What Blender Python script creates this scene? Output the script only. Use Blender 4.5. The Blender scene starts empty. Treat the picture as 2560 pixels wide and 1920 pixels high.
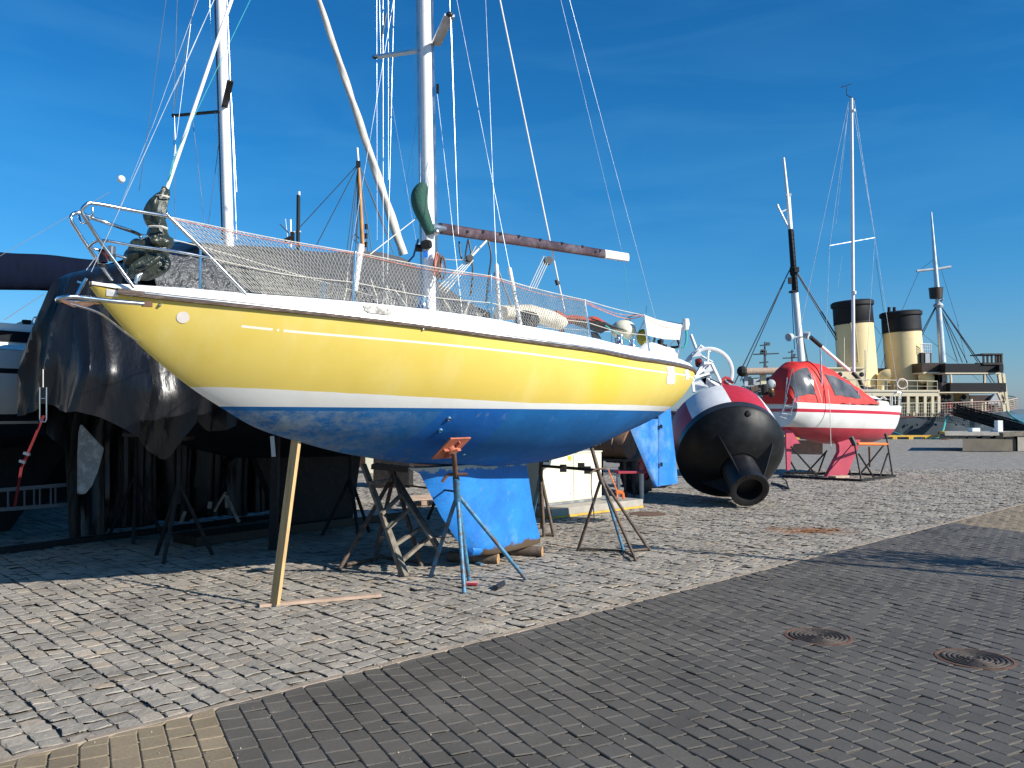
import bpy, math, random
import numpy as np
from mathutils import Vector, Matrix
random.seed(7); RNG = np.random.default_rng(7)
C = bpy.context.scene.collection
sin, cos, pi = math.sin, math.cos, math.pi
R = math.radians

# ---------------------------------------------------------------- camera geometry
CAMH, FPX, PITCH = 1.83, 2100.0, math.atan(70/2100)
def ray(u, v):
    x = (u-1280)/FPX; y = (960-v)/FPX
    return Vector((x, cos(PITCH)-y*sin(PITCH), sin(PITCH)+y*cos(PITCH)))
def N(u, v, Y):                       # photo pixel (2560 wide) at depth Y metres
    r = ray(u, v); return Vector((0, 0, CAMH)) + r*(Y/r.y)
def G(u, v, z=0.0):                   # photo pixel on the ground
    r = ray(u, v); return Vector((0, 0, CAMH)) + r*((z-CAMH)/r.z)
def D(u, v, Y): return N(u*1.15732, v*1.15732, Y)
def GD(u, v, z=0.0): return G(u*1.15732, v*1.15732, z)
CR = dict(A=(0,0,.28933), B=(0,480,.28933), Cc=(0,880,.28933), Dd=(600,0,.28933), E=(600,440,.28933), F=(1200,440,.28933),
          Gg=(600,1000,.28933), H=(1000,1000,.28933), I=(1600,780,.31352), J=(1800,780,.27733), K=(2080,640,.31352),
          L=(2000,180,.2291), M=(1800,360,.3614), O=(0,1400,.31646))
def Z(c, x, y, Y): a = CR[c]; return N(a[0]+x*a[2], a[1]+y*a[2], Y)
def GZ(c, x, y, z=0): a = CR[c]; return G(a[0]+x*a[2], a[1]+y*a[2], z)

# ---------------------------------------------------------------- materials
def nd(nt, t, **kw):
    n = nt.nodes.new(t)
    for k, v in kw.items():
        if k.startswith('i_'):
            n.inputs[k[2:].replace('_', ' ')].default_value = v
        else: setattr(n, k, v)
    return n
def newmat(name):
    m = bpy.data.materials.new(name); m.use_nodes = True
    nt = m.node_tree; b = nt.nodes['Principled BSDF']; return m, nt, b
def c4(c): return (c[0], c[1], c[2], 1)
def mat(name, col, rough=.5, metal=0, var=.12, vs=6.0, bump=.0, bs=40.0, col2=None, c2s=3.0, c2lo=.5, c2hi=.65, coat=0, stretch=(1,1,1), spec=.5, dist=.01):
    """colour with large soft variation, optional second colour in worn patches, optional fine bump"""
    m, nt, b = newmat(name); L = nt.links.new
    tc = nd(nt, 'ShaderNodeTexCoord'); mp = nd(nt, 'ShaderNodeMapping'); mp.inputs['Scale'].default_value = stretch
    L(tc.outputs['Object'], mp.inputs['Vector'])
    n1 = nd(nt, 'ShaderNodeTexNoise'); n1.inputs['Scale'].default_value = vs; n1.inputs['Detail'].default_value = 5
    L(mp.outputs[0], n1.inputs['Vector'])
    mr = nd(nt, 'ShaderNodeMapRange'); mr.inputs[1].default_value = .3; mr.inputs[2].default_value = .7
    mr.inputs[3].default_value = 1-var; mr.inputs[4].default_value = 1+var
    L(n1.outputs[0], mr.inputs[0])
    mx = nd(nt, 'ShaderNodeMix', data_type='RGBA', blend_type='MULTIPLY'); mx.inputs[0].default_value = 1
    mx.inputs[6].default_value = c4(col); L(mr.outputs[0], mx.inputs[7])
    out = mx.outputs[2]
    if col2:
        n2 = nd(nt, 'ShaderNodeTexNoise'); n2.inputs['Scale'].default_value = c2s; n2.inputs['Detail'].default_value = 8; n2.inputs['Roughness'].default_value = .65
        L(mp.outputs[0], n2.inputs['Vector'])
        r2 = nd(nt, 'ShaderNodeMapRange'); r2.inputs[1].default_value = c2lo; r2.inputs[2].default_value = c2hi
        L(n2.outputs[0], r2.inputs[0])
        m2 = nd(nt, 'ShaderNodeMix', data_type='RGBA'); m2.inputs[7].default_value = c4(col2)
        L(r2.outputs[0], m2.inputs[0]); L(out, m2.inputs[6]); out = m2.outputs[2]
    L(out, b.inputs['Base Color'])
    b.inputs['Roughness'].default_value = rough; b.inputs['Metallic'].default_value = metal
    b.inputs['Specular IOR Level'].default_value = spec
    if coat: b.inputs['Coat Weight'].default_value = coat; b.inputs['Coat Roughness'].default_value = .12
    rr = nd(nt, 'ShaderNodeMapRange'); rr.inputs[1].default_value = .3; rr.inputs[2].default_value = .7
    rr.inputs[3].default_value = max(.02, rough-.08); rr.inputs[4].default_value = min(1, rough+.1)
    L(n1.outputs[0], rr.inputs[0]); L(rr.outputs[0], b.inputs['Roughness'])
    if bump:
        nb = nd(nt, 'ShaderNodeTexNoise'); nb.inputs['Scale'].default_value = bs; nb.inputs['Detail'].default_value = 6
        L(mp.outputs[0], nb.inputs['Vector'])
        bp = nd(nt, 'ShaderNodeBump'); bp.inputs['Strength'].default_value = bump; bp.inputs['Distance'].default_value = dist
        L(nb.outputs[0], bp.inputs['Height']); L(bp.outputs[0], b.inputs['Normal'])
    return m
M = {}
M['white'] = mat('white_paint', (.80,.79,.76), .35, var=.05, bump=.05, bs=60)
M['gelwhite'] = mat('white_gelcoat', (.82,.81,.77), .3, var=.05, vs=3, col2=(.55,.53,.47), c2s=5, c2lo=.58, c2hi=.9)
M['mast'] = mat('white_mast_paint', (.80,.78,.77), .35, var=.05, vs=4, col2=(.5,.42,.40), c2s=6, c2lo=.62, c2hi=.9)
M['chrome'] = mat('stainless_steel', (.62,.64,.66), .18, 1, var=.08)
M['steel'] = mat('brushed_steel', (.48,.49,.5), .38, 1, var=.12)
M['wire'] = mat('rigging_wire', (.62,.64,.66), .35, .6, var=.1)
M['wiredark'] = mat('dark_rigging_wire', (.05,.07,.09), .5, .2)
M['rope'] = mat('pale_rope', (.62,.58,.5), .9, var=.15, bump=.4, bs=200)
M['ropered'] = mat('faded_red_rope', (.50,.17,.13), .9, var=.2, col2=(.6,.45,.38), c2s=9)
M['teal'] = mat('teal_rope', (.05,.36,.34), .8)
M['net'] = mat('net_string', (.44,.42,.37), .9)
M['railwood'] = mat('weathered_rail', (.10,.07,.055), .6, var=.3, vs=14, col2=(.28,.22,.18), c2s=11, c2lo=.5, c2hi=.7, stretch=(1,1,8))
M['boom'] = mat('anodised_boom', (.115,.07,.075), .36, .55, var=.25, vs=5, col2=(.34,.27,.27), c2s=3, c2lo=.5, c2hi=.8)
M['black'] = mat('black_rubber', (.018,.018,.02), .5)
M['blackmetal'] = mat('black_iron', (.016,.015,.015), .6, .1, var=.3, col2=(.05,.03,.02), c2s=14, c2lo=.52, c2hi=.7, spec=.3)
M['rust'] = mat('rusty_iron', (.13,.065,.04), .8, .1, var=.35, vs=12, bump=.3, bs=80)
M['rustbrown'] = mat('brown_painted_steel', (.085,.06,.045), .65, .2, var=.35, vs=10, bump=.2, col2=(.17,.10,.06), c2s=20)
M['jackblue'] = mat('scuffed_blue_paint', (.055,.19,.31), .5, .1, var=.25, vs=12, col2=(.10,.08,.07), c2s=9, c2lo=.5, c2hi=.58, bump=.15)
M['orangepad'] = mat('rust_orange_pad', (.42,.12,.065), .7, var=.25, vs=9, bump=.2)
M['greencanvas'] = mat('green_canvas', (.015,.07,.052), .8, var=.2, vs=5, bump=.5, bs=30, dist=.02)
M['greenplastic'] = mat('dark_green_tarp', (.026,.034,.025), .28, var=.3, vs=7, bump=1, bs=20, dist=.025, stretch=(1,1,.6))
M['greytarp'] = mat('grey_canvas_tarp', (.075,.075,.078), .75, var=.15, vs=2, bump=.5, bs=6, dist=.03)
M['cream'] = mat('cream_enamel', (.70,.66,.50), .45, var=.04, vs=2)
M['funnel'] = mat('cream_funnel_paint', (.70,.55,.28), .55, var=.07, vs=.6, col2=(.55,.42,.24), c2s=.8, c2lo=.55, c2hi=.8)
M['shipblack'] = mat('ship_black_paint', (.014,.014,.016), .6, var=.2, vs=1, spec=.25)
M['shiphull'] = mat('dark_slate_ship_hull', (.035,.05,.062), .5, var=.25, vs=.5, col2=(.09,.10,.11), c2s=1, c2lo=.55, c2hi=.8)
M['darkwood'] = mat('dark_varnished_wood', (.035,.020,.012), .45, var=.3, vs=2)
M['concrete'] = mat('concrete', (.36,.33,.28), .9, var=.15, vs=5, bump=.4, bs=50, col2=(.2,.18,.15), c2s=4, c2lo=.55, c2hi=.8)
M['woodnew'] = mat('fresh_timber', (.55,.35,.15), .7, var=.2, vs=3, stretch=(6,6,.6), bump=.15, bs=30, col2=(.36,.2,.08), c2s=4, c2lo=.55, c2hi=.75)
M['woodold'] = mat('grey_weathered_timber', (.20,.17,.13), .85, var=.3, vs=8, bump=.4, bs=60, col2=(.09,.075,.06), c2s=10)
M['woodplank'] = mat('pale_plank', (.42,.30,.22), .85, var=.2, vs=8, bump=.25, bs=60)
M['log'] = mat('sawn_log', (.15,.105,.075), .85, var=.35, vs=18, bump=.5, bs=60)
M['red'] = mat('red_canvas', (.62,.025,.018), .65, var=.12, vs=3, bump=.35, bs=6, dist=.03)
M['redpaint'] = mat('red_paint', (.55,.045,.05), .4, var=.12, vs=2)
M['orange'] = mat('orange_plastic', (.75,.17,.03), .6, var=.15)
M['yellowp'] = mat('yellow_paint', (.62,.36,.04), .6, var=.2, vs=5)
M['navy'] = mat('navy_canvas', (.003,.006,.018), .9, var=.25, vs=2, bump=.5, bs=5, dist=.03, spec=.1)
M['skin'] = mat('skin', (.55,.33,.24), .6)
M['greysteel'] = mat('grey_mast_paint', (.42,.45,.47), .5, var=.1, vs=3)

def emptyglass(name, col, rough=.1, alpha=.5):
    m, nt, b = newmat(name); b.inputs['Base Color'].default_value = c4(col); b.inputs['Roughness'].default_value = rough
    b.inputs['Alpha'].default_value = alpha; return m
M['vinyl'] = emptyglass('clear_vinyl_window', (.22,.22,.23), .12, .72)
M['glassdark'] = mat('dark_glass', (.012,.014,.018), .08, var=0)

# ---------------------------------------------------------------- objects
class MB:
    def __init__(s): s.v = []; s.f = []; s.mi = []; s.cur = 0
    def add(s, vs, fs):
        o = len(s.v); s.v += [tuple(p) for p in vs]; s.f += [tuple(i+o for i in f) for f in fs]; s.mi += [s.cur]*len(fs); return s
    def box(s, c, size, rot=None):
        c = Vector(c); h = [x/2 for x in size]; rot = rot or Matrix.Identity(3)
        vs = [c + rot @ Vector((sx*h[0], sy*h[1], sz*h[2])) for sx in (-1,1) for sy in (-1,1) for sz in (-1,1)]
        return s.add(vs, [(0,1,3,2),(4,6,7,5),(0,4,5,1),(2,3,7,6),(0,2,6,4),(1,5,7,3)])
    def bar(s, p, q, w, h, up=(0,0,1), bevel=0):
        p = Vector(p); q = Vector(q); z = (q-p).normalized(); up = Vector(up)
        if abs(z.dot(up)) > .98: up = Vector((1,0,0))
        x = z.cross(up).normalized(); y = x.cross(z).normalized()
        if bevel:
            b = bevel; prof = [(w/2-b,h/2),(w/2,h/2-b),(w/2,-h/2+b),(w/2-b,-h/2),(-w/2+b,-h/2),(-w/2,-h/2+b),(-w/2,h/2-b),(-w/2+b,h/2)]
        else: prof = [(w/2,h/2),(w/2,-h/2),(-w/2,-h/2),(-w/2,h/2)]
        n = len(prof); vs = [e + x*a + y*b_ for e in (p, q) for a, b_ in prof]
        fs = [(i, (i+1)%n, (i+1)%n+n, i+n) for i in range(n)] + [tuple(range(n))[::-1], tuple(range(n, 2*n))]
        return s.add(vs, fs)
    def tube(s, pts, r, n=8, caps=True, ry=None, up0=None):
        pts = [Vector(p) for p in pts]; k = len(pts); rs = r if isinstance(r, (list, tuple)) else [r]*k
        t0 = (pts[1]-pts[0]).normalized(); up = Vector(up0) if up0 else (Vector((0,0,1)) if abs(t0.z) < .9 else Vector((1,0,0)))
        vs = []
        for i in range(k):
            t = (pts[min(i+1,k-1)]-pts[max(i-1,0)]).normalized()
            x = t.cross(up).normalized(); y = x.cross(t).normalized(); up = y
            for j in range(n):
                a = 2*pi*j/n; vs.append(pts[i] + x*cos(a)*rs[i] + y*sin(a)*rs[i]*(ry or 1))
        fs = [(i*n+j, i*n+(j+1)%n, (i+1)*n+(j+1)%n, (i+1)*n+j) for i in range(k-1) for j in range(n)]
        if caps: fs += [tuple(range(n))[::-1], tuple(range((k-1)*n, k*n))]
        return s.add(vs, fs)
    def lathe(s, prof, o=(0,0,0), axis=(0,0,1), n=32, caps=False, a0=0, a1=2*pi):
        z = Vector(axis).normalized(); t = Vector((1,0,0)) if abs(z.x) < .9 else Vector((0,1,0))
        y = z.cross(t).normalized(); x = y.cross(z); o = Vector(o); full = abs(a1-a0-2*pi) < 1e-6; m = n if full else n+1
        vs = [o + z*h + (x*cos(a0+(a1-a0)*j/n)+y*sin(a0+(a1-a0)*j/n))*r for r, h in prof for j in range(m)]
        fs = [(i*m+j, i*m+(j+1)%m, (i+1)*m+(j+1)%m, (i+1)*m+j) for i in range(len(prof)-1) for j in range(m if full else n)]
        if caps: fs += [tuple(range(m))[::-1], tuple(range((len(prof)-1)*m, len(prof)*m))]
        return s.add(vs, fs)
    def grid(s, rows, closed=False):
        n = len(rows[0]); vs = [p for r in rows for p in r]; m = n if closed else n-1
        return s.add(vs, [(i*n+j, i*n+(j+1)%n, (i+1)*n+(j+1)%n, (i+1)*n+j) for i in range(len(rows)-1) for j in range(m)])
    def prism(s, poly, d):                # poly: 3-D points, d: extrusion vector
        n = len(poly); d = Vector(d); vs = [Vector(p) for p in poly] + [Vector(p)+d for p in poly]
        return s.add(vs, [(i, (i+1)%n, (i+1)%n+n, i+n) for i in range(n)] + [tuple(range(n))[::-1], tuple(range(n, 2*n))])
    def ball(s, c, r, n=12, sc=(1,1,1)):
        c = Vector(c); vs = []; m = n//2+1
        for i in range(m):
            a = pi*i/(m-1)
            for j in range(n):
                b = 2*pi*j/n; vs.append(c + Vector((r*sc[0]*sin(a)*cos(b), r*sc[1]*sin(a)*sin(b), r*sc[2]*cos(a))))
        return s.add(vs, [(i*n+j, i*n+(j+1)%n, (i+1)*n+(j+1)%n, (i+1)*n+j) for i in range(m-1) for j in range(n)])
def wloc(o):
    p = Vector((0,0,0))
    while o: p += o.location; o = o.parent
    return p
def build(name, mb, m, parent=None, smooth=False, bevel=0, thick=0, label=None):
    me = bpy.data.meshes.new(name); off = wloc(parent)
    me.from_pydata([(p[0]-off.x, p[1]-off.y, p[2]-off.z) for p in mb.v], [], mb.f)
    mats = m if isinstance(m, list) else [m]
    for x in mats: me.materials.append(M[x] if isinstance(x, str) else x)
    if len(mats) > 1: me.polygons.foreach_set('material_index', mb.mi)
    if smooth:
        me.polygons.foreach_set('use_smooth', [True]*len(me.polygons))
        try: me.set_sharp_from_angle(angle=R(42))
        except Exception: pass
    me.update(); o = bpy.data.objects.new(name, me); C.objects.link(o); o.parent = parent
    if thick:
        md = o.modifiers.new('Solid', 'SOLIDIFY'); md.thickness = thick; md.offset = 0
    if bevel:
        md = o.modifiers.new('Bevel', 'BEVEL'); md.width = bevel; md.segments = 2; md.limit_method = 'ANGLE'
    if label: o['label'] = label
    return o
def tag(o, label=None, cat=None, group=None, kind=None):
    if label: o['label'] = label
    if cat: o['category'] = cat
    if group: o['group'] = group
    if kind: o['kind'] = kind
    return o
def thing(name, label, cat, loc=(0,0,0), group=None):
    o = bpy.data.objects.new(name, None); C.objects.link(o); o.location = loc; o.empty_display_size = .2
    return tag(o, label, cat, group)
def copytree(o, parent=None):
    c = o.copy(); C.objects.link(c); c.parent = parent
    for ch in list(o.children): copytree(ch, c)
    return c
def catmull(xs, ys):
    """smooth monotone-ish interpolator"""
    xs = np.array(xs, float); ys = np.array(ys, float); d = np.diff(ys)/np.diff(xs); m = np.zeros(len(xs))
    m[0] = d[0]; m[-1] = d[-1]
    for i in range(1, len(xs)-1): m[i] = 0 if d[i-1]*d[i] <= 0 else 2*d[i-1]*d[i]/(d[i-1]+d[i])
    def f(x):
        x = min(max(x, xs[0]), xs[-1]); i = min(int(np.searchsorted(xs, x, side='right'))-1, len(xs)-2)
        h = xs[i+1]-xs[i]; t = (x-xs[i])/h
        return float(ys[i]*(2*t**3-3*t*t+1)+h*m[i]*(t**3-2*t*t+t)+ys[i+1]*(-2*t**3+3*t*t)+h*m[i+1]*(t**3-t*t))
    return f
def smooth_path(pts, k=6):
    pts = [Vector(p) for p in pts]; out = []
    for i in range(len(pts)-1):
        p0 = pts[max(i-1,0)]; p1 = pts[i]; p2 = pts[i+1]; p3 = pts[min(i+2,len(pts)-1)]
        for j in range(k):
            t = j/k; out.append(.5*((2*p1)+(p2-p0)*t+(2*p0-5*p1+4*p2-p3)*t*t+(3*p1-p0-3*p2+p3)*t**3))
    return out+[pts[-1]]
def frame(z, up=(0,0,1)):
    z = Vector(z).normalized(); x = Vector(up).cross(z).normalized(); y = z.cross(x); return Matrix((x, y, z)).transposed()
# ================================================================ sky, sun, camera
sc = bpy.context.scene
SUNAZ = Vector((.875, -.484, 0)).normalized(); SUNEL = R(28.5)
sundir = Vector((SUNAZ.x*cos(SUNEL), SUNAZ.y*cos(SUNEL), sin(SUNEL)))
w = bpy.data.worlds.new('World'); sc.world = w; w.use_nodes = True; nt = w.node_tree; nt.nodes.clear(); Lk = nt.links.new
sky = nd(nt, 'ShaderNodeTexSky'); sky.sky_type = 'NISHITA'; sky.sun_disc = False; sky.sun_elevation = SUNEL
sky.sun_rotation = math.atan2(SUNAZ.x, SUNAZ.y); sky.air_density = 1.0; sky.dust_density = .4; sky.ozone_density = 2.5; sky.altitude = 0
tc = nd(nt, 'ShaderNodeTexCoord'); mp = nd(nt, 'ShaderNodeMapping'); mp.inputs['Scale'].default_value = (2.2, 1.0, 11); mp.inputs['Rotation'].default_value = (0, R(-7), 0)
Lk(tc.outputs['Generated'], mp.inputs[0])
ns = nd(nt, 'ShaderNodeTexNoise'); ns.inputs['Scale'].default_value = 1.6; ns.inputs['Detail'].default_value = 7; ns.inputs['Roughness'].default_value = .5; ns.inputs['Distortion'].default_value = .8
Lk(mp.outputs[0], ns.inputs[0])
rm = nd(nt, 'ShaderNodeMapRange'); rm.inputs[1].default_value = .45; rm.inputs[2].default_value = .85; rm.inputs[3].default_value = 0; rm.inputs[4].default_value = .13
Lk(ns.outputs[0], rm.inputs[0])
hs = nd(nt, 'ShaderNodeMix', data_type='RGBA', blend_type='MULTIPLY'); hs.inputs[0].default_value = 1; 
sxz = nd(nt, 'ShaderNodeSeparateXYZ'); Lk(tc.outputs['Generated'], sxz.inputs[0])
rp = nd(nt, 'ShaderNodeValToRGB'); Lk(sxz.outputs['Z'], rp.inputs[0]); cr = rp.color_ramp
cr.elements[0].position = 0; cr.elements[0].color = (.80,1.0,1.58,1); cr.elements[1].position = .45; cr.elements[1].color = (.16,1.02,1.70,1)
for p_, c_ in ((.06, (.60,1.04,1.50,1)), (.16, (.34,1.10,1.66,1)), (.28, (.20,1.08,1.72,1))):
    e_ = cr.elements.new(p_); e_.color = c_
Lk(rp.outputs[0], hs.inputs[7])
Lk(sky.outputs[0], hs.inputs[6])
cm = nd(nt, 'ShaderNodeMix', data_type='RGBA'); cm.inputs[7].default_value = (2.6, 7.4, 11.5, 1)
Lk(rm.outputs[0], cm.inputs[0]); Lk(hs.outputs[2], cm.inputs[6])
bg = nd(nt, 'ShaderNodeBackground'); bg.inputs[1].default_value = .056; Lk(cm.outputs[2], bg.inputs[0])
ow = nd(nt, 'ShaderNodeOutputWorld'); Lk(bg.outputs[0], ow.inputs[0])
sl = bpy.data.lights.new('sun', 'SUN'); sl.energy = 5.0; sl.angle = R(.5); sl.color = (1, .95, .87)
so = bpy.data.objects.new('sun', sl); C.objects.link(so); so.rotation_euler = sundir.to_track_quat('Z', 'Y').to_euler(); so.location = (20, -10, 30)
cd = bpy.data.cameras.new('camera'); cam = bpy.data.objects.new('camera', cd); C.objects.link(cam); sc.camera = cam
cam.location = (0, 0, CAMH); cam.rotation_euler = (pi/2+PITCH, 0, 0); cd.sensor_width = 36; cd.lens = 36*FPX/2560; cd.clip_end = 5000; cd.clip_start = .05
sc.view_settings.view_transform = 'Standard'; sc.view_settings.look = 'None'; sc.view_settings.exposure = .5; sc.view_settings.gamma = 1

# ================================================================ ground
KP = G(0, 1903); KQ = G(2560, 1259)
e1 = (KQ-KP).normalized(); e1.z = 0; e1.normalize(); e2 = Vector((-e1.y, e1.x, 0))
def stones(kind):
    """arrays of stones: every stone its own bevelled block with its own height, tilt and tone"""
    if kind == 'sett': ax, ay, du, dv, gap = e1, e2, .137, .137, .005
    else:
        a = R(27); ax, ay = Vector((cos(a), sin(a), 0)), Vector((-sin(a), cos(a), 0)); du, dv, gap = .147, .168, .0035
    O = KP
    us = np.arange(-46, 215) if kind == 'sett' else np.arange(-70, 160)
    vs = np.arange(-22, 300) if kind == 'sett' else np.arange(-125, 70)
    U, V = np.meshgrid(us, vs, indexing='ij'); U = U.ravel(); V = V.ravel(); n0 = len(U)
    if kind == 'sett':
        colw = {int(u): RNG.uniform(-.02, .02) for u in us}; off = np.array([RNG.uniform(0, 1) for _ in us])[U-us[0]]
        cu = U*du + np.array([colw[int(u)] for u in U])*.5; cv = (V+off)*dv + RNG.normal(0, .010, n0)
    else:
        cu = U*du; cv = (V+.5*(U % 2))*dv
    X = O.x+ax.x*cu+ay.x*cv; Y = O.y+ax.y*cu+ay.y*cv
    ke = (X-KP.x)*e2.x+(Y-KP.y)*e2.y
    keep = (Y > 2.2) & (Y < 27) & (np.abs(X) < .66*Y+3.0)
    keep &= (ke > -.02) if kind == 'sett' else (ke < .06)
    X, Y, ke = X[keep], Y[keep], ke[keep]; n = len(X)
    if kind == 'sett': k = 5
    else: k = 4
    if kind == 'sett':
        w_ = du-gap-np.abs(RNG.normal(0, .006, n)); h_ = dv-gap-np.abs(RNG.normal(0, .010, n))
        t = np.array([-1, -.88, 0, .88, 1])/2; zt = np.array([-.0058, -.0005, 0, -.0005, -.0058])
    else:
        w_ = np.full(n, du-gap); h_ = np.full(n, dv-gap)
        t = np.array([-1, -.90, .90, 1])/2; zt = np.array([-.0055, 0, 0, -.0055])
    TA, TB = np.meshgrid(t, t, indexing='ij'); TZ = np.minimum(zt[:, None], zt[None, :])
    corner = (np.abs(TA) == .5) & (np.abs(TB) == .5)
    cs = np.where(corner, .90, 1.0)
    LA = (TA*cs)[None]*w_[:, None, None]; LB = (TB*cs)[None]*h_[:, None, None]; LZ = np.repeat(TZ[None], n, 0).copy()
    tl = .0045 if kind == 'sett' else .004
    LZ += RNG.normal(0, tl, n)[:, None, None]*TA[None]+RNG.normal(0, tl, n)[:, None, None]*TB[None]+RNG.normal(0, .0035 if kind == 'sett' else .0012, n)[:, None, None]
    if kind == 'sett':
        LA += RNG.normal(0, .0045, LA.shape); LB += RNG.normal(0, .0045, LB.shape); LZ += RNG.normal(0, .0013, LZ.shape)
        rot = RNG.normal(0, .035, n)[:, None, None]; LA, LB = LA*np.cos(rot)-LB*np.sin(rot), LA*np.sin(rot)+LB*np.cos(rot)
    PX = X[:, None, None]+ax.x*LA+ay.x*LB; PY = Y[:, None, None]+ax.y*LA+ay.y*LB; PZ = LZ
    kk = (PX-KP.x)*e2.x+(PY-KP.y)*e2.y
    lim = .030
    sh = np.maximum(0, lim-kk) if kind == 'sett' else np.minimum(0, -lim-kk)
    if kind == 'sett': sh += 0
    PX = PX+e2.x*sh; PY = PY+e2.y*sh
    P = np.stack([PX, PY, PZ], -1).reshape(-1, 3)
    i, j = np.meshgrid(range(k-1), range(k-1), indexing='ij'); i = i.ravel(); j = j.ravel()
    q = np.stack([i*k+j, (i+1)*k+j, (i+1)*k+j+1, i*k+j+1], -1)
    F = (q[None]+(np.arange(n)*k*k)[:, None, None]).reshape(-1, 4)
    me = bpy.data.meshes.new(kind); me.vertices.add(len(P)); me.vertices.foreach_set('co', P.ravel().astype('f'))
    me.loops.add(len(F)*4); me.loops.foreach_set('vertex_index', F.ravel().astype('i')); me.polygons.add(len(F))
    me.polygons.foreach_set('loop_start', np.arange(0, len(F)*4, 4, dtype='i')); me.update(calc_edges=True); me.validate()
    me.polygons.foreach_set('use_smooth', np.full(len(me.polygons), False))
    tone = RNG.normal(0, 1, n)
    tan = np.zeros(n)
    if kind == 'paver':
        a1 = G(550, 1783); b1 = a1+Vector((ay.x, ay.y, 0)); tan = np.where(((X-a1.x)*ax.x+(Y-a1.y)*ax.y) < 0, 1., 0.)
        a2 = G(2352, 1305); tan = np.maximum(tan, np.where(((X-a2.x)*ax.x+(Y-a2.y)*ax.y) > 0, 1., 0.))
    for nm, arr in (('tone', tone), ('tan', tan)):
        at = me.attributes.new(nm, 'FLOAT', 'POINT'); at.data.foreach_set('value', np.repeat(arr, k*k).astype('f'))
    return me
def stone_mat(kind):
    m, nt, b = newmat(kind+'_stone'); L = nt.links.new
    at = nd(nt, 'ShaderNodeAttribute', attribute_name='tone'); tn = nd(nt, 'ShaderNodeAttribute', attribute_name='tan')
    geo = nd(nt, 'ShaderNodeNewGeometry')
    n1 = nd(nt, 'ShaderNodeTexNoise'); n1.inputs['Scale'].default_value = 55; n1.inputs['Detail'].default_value = 6; n1.inputs['Roughness'].default_value = .7
    n2 = nd(nt, 'ShaderNodeTexNoise'); n2.inputs['Scale'].default_value = 1.3; n2.inputs['Detail'].default_value = 5
    L(geo.outputs['Position'], n1.inputs[0]); L(geo.outputs['Position'], n2.inputs[0])
    if kind == 'sett': ca, cb = (.31,.277,.23), (.31,.277,.23)
    else: ca, cb = (.107,.096,.081), (.25,.195,.125)
    mt = nd(nt, 'ShaderNodeMix', data_type='RGBA'); mt.inputs[6].default_value = c4(ca); mt.inputs[7].default_value = c4(cb); L(tn.outputs['Fac'], mt.inputs[0])
    def mr(src, a, b_, c, d):
        r = nd(nt, 'ShaderNodeMapRange'); r.clamp = True
        for i, v in enumerate((a, b_, c, d)): r.inputs[i+1].default_value = v
        L(src, r.inputs[0]); return r.outputs[0]
    def mul(a, b_):
        x = nd(nt, 'ShaderNodeMath', operation='MULTIPLY'); L(a, x.inputs[0]); L(b_, x.inputs[1]); return x.outputs[0]
    s1 = .15 if kind == 'sett' else .11
    f = mul(mul(mr(at.outputs['Fac'], -2, 2, 1-s1, 1+s1), mr(n1.outputs[0], .3, .7, .78, 1.22)), mr(n2.outputs[0], .3, .7, .74, 1.16))
    mm = nd(nt, 'ShaderNodeMix', data_type='RGBA', blend_type='MULTIPLY'); mm.inputs[0].default_value = 1; L(mt.outputs[2], mm.inputs[6]); L(f, mm.inputs[7])
    out = mm.outputs[2]
    # warm tinted stones
    wt = nd(nt, 'ShaderNodeMix', data_type='RGBA', blend_type='MULTIPLY'); wt.inputs[7].default_value = (1.05, .95, .84, 1)
    L(mr(at.outputs['Fac'], .4, 2.6, 0, 1 if kind == 'sett' else .15), wt.inputs[0]); L(out, wt.inputs[6]); out = wt.outputs[2]
    if kind == 'sett':
        for (c_, sx, sy, col, amt) in ((G(2025, 1326), .85, .55, (.25,.085,.012), .9), (G(1500,1330), .8, .5, (.13,.11,.09), .5), (G(1440,1240), 1.2, .6, (.14,.11,.08), .5)):
            sb = nd(nt, 'ShaderNodeVectorMath', operation='SUBTRACT'); L(geo.outputs['Position'], sb.inputs[0]); sb.inputs[1].default_value = c_
            sc_ = nd(nt, 'ShaderNodeVectorMath', operation='MULTIPLY'); L(sb.outputs[0], sc_.inputs[0]); sc_.inputs[1].default_value = (1/sx, 1/sy, 0)
            ln = nd(nt, 'ShaderNodeVectorMath', operation='LENGTH'); L(sc_.outputs[0], ln.inputs[0])
            nn = nd(nt, 'ShaderNodeTexNoise'); nn.inputs['Scale'].default_value = 4; L(geo.outputs['Position'], nn.inputs[0])
            ad = nd(nt, 'ShaderNodeMath', operation='ADD'); L(ln.outputs['Value'], ad.inputs[0]); L(mr(nn.outputs[0], .2, .8, -.5, .5), ad.inputs[1])
            st = nd(nt, 'ShaderNodeMix', data_type='RGBA'); st.inputs[7].default_value = c4(col); L(mr(ad.outputs[0], .1, 1.0, amt, 0), st.inputs[0]); L(out, st.inputs[6]); out = st.outputs[2]
    L(out, b.inputs['Base Color']); b.inputs['Roughness'].default_value = .85 if kind == 'sett' else .68
    b.inputs['Specular IOR Level'].default_value = .35
    bp = nd(nt, 'ShaderNodeBump'); bp.inputs['Strength'].default_value = .8 if kind == 'sett' else .3; bp.inputs['Distance'].default_value = .006
    n3 = nd(nt, 'ShaderNodeTexNoise'); n3.inputs['Scale'].default_value = 38 if kind == 'sett' else 160; n3.inputs['Detail'].default_value = 5; L(geo.outputs['Position'], n3.inputs[0])
    L(n3.outputs[0], bp.inputs['Height']); L(bp.outputs[0], b.inputs['Normal'])
    return m
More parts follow.
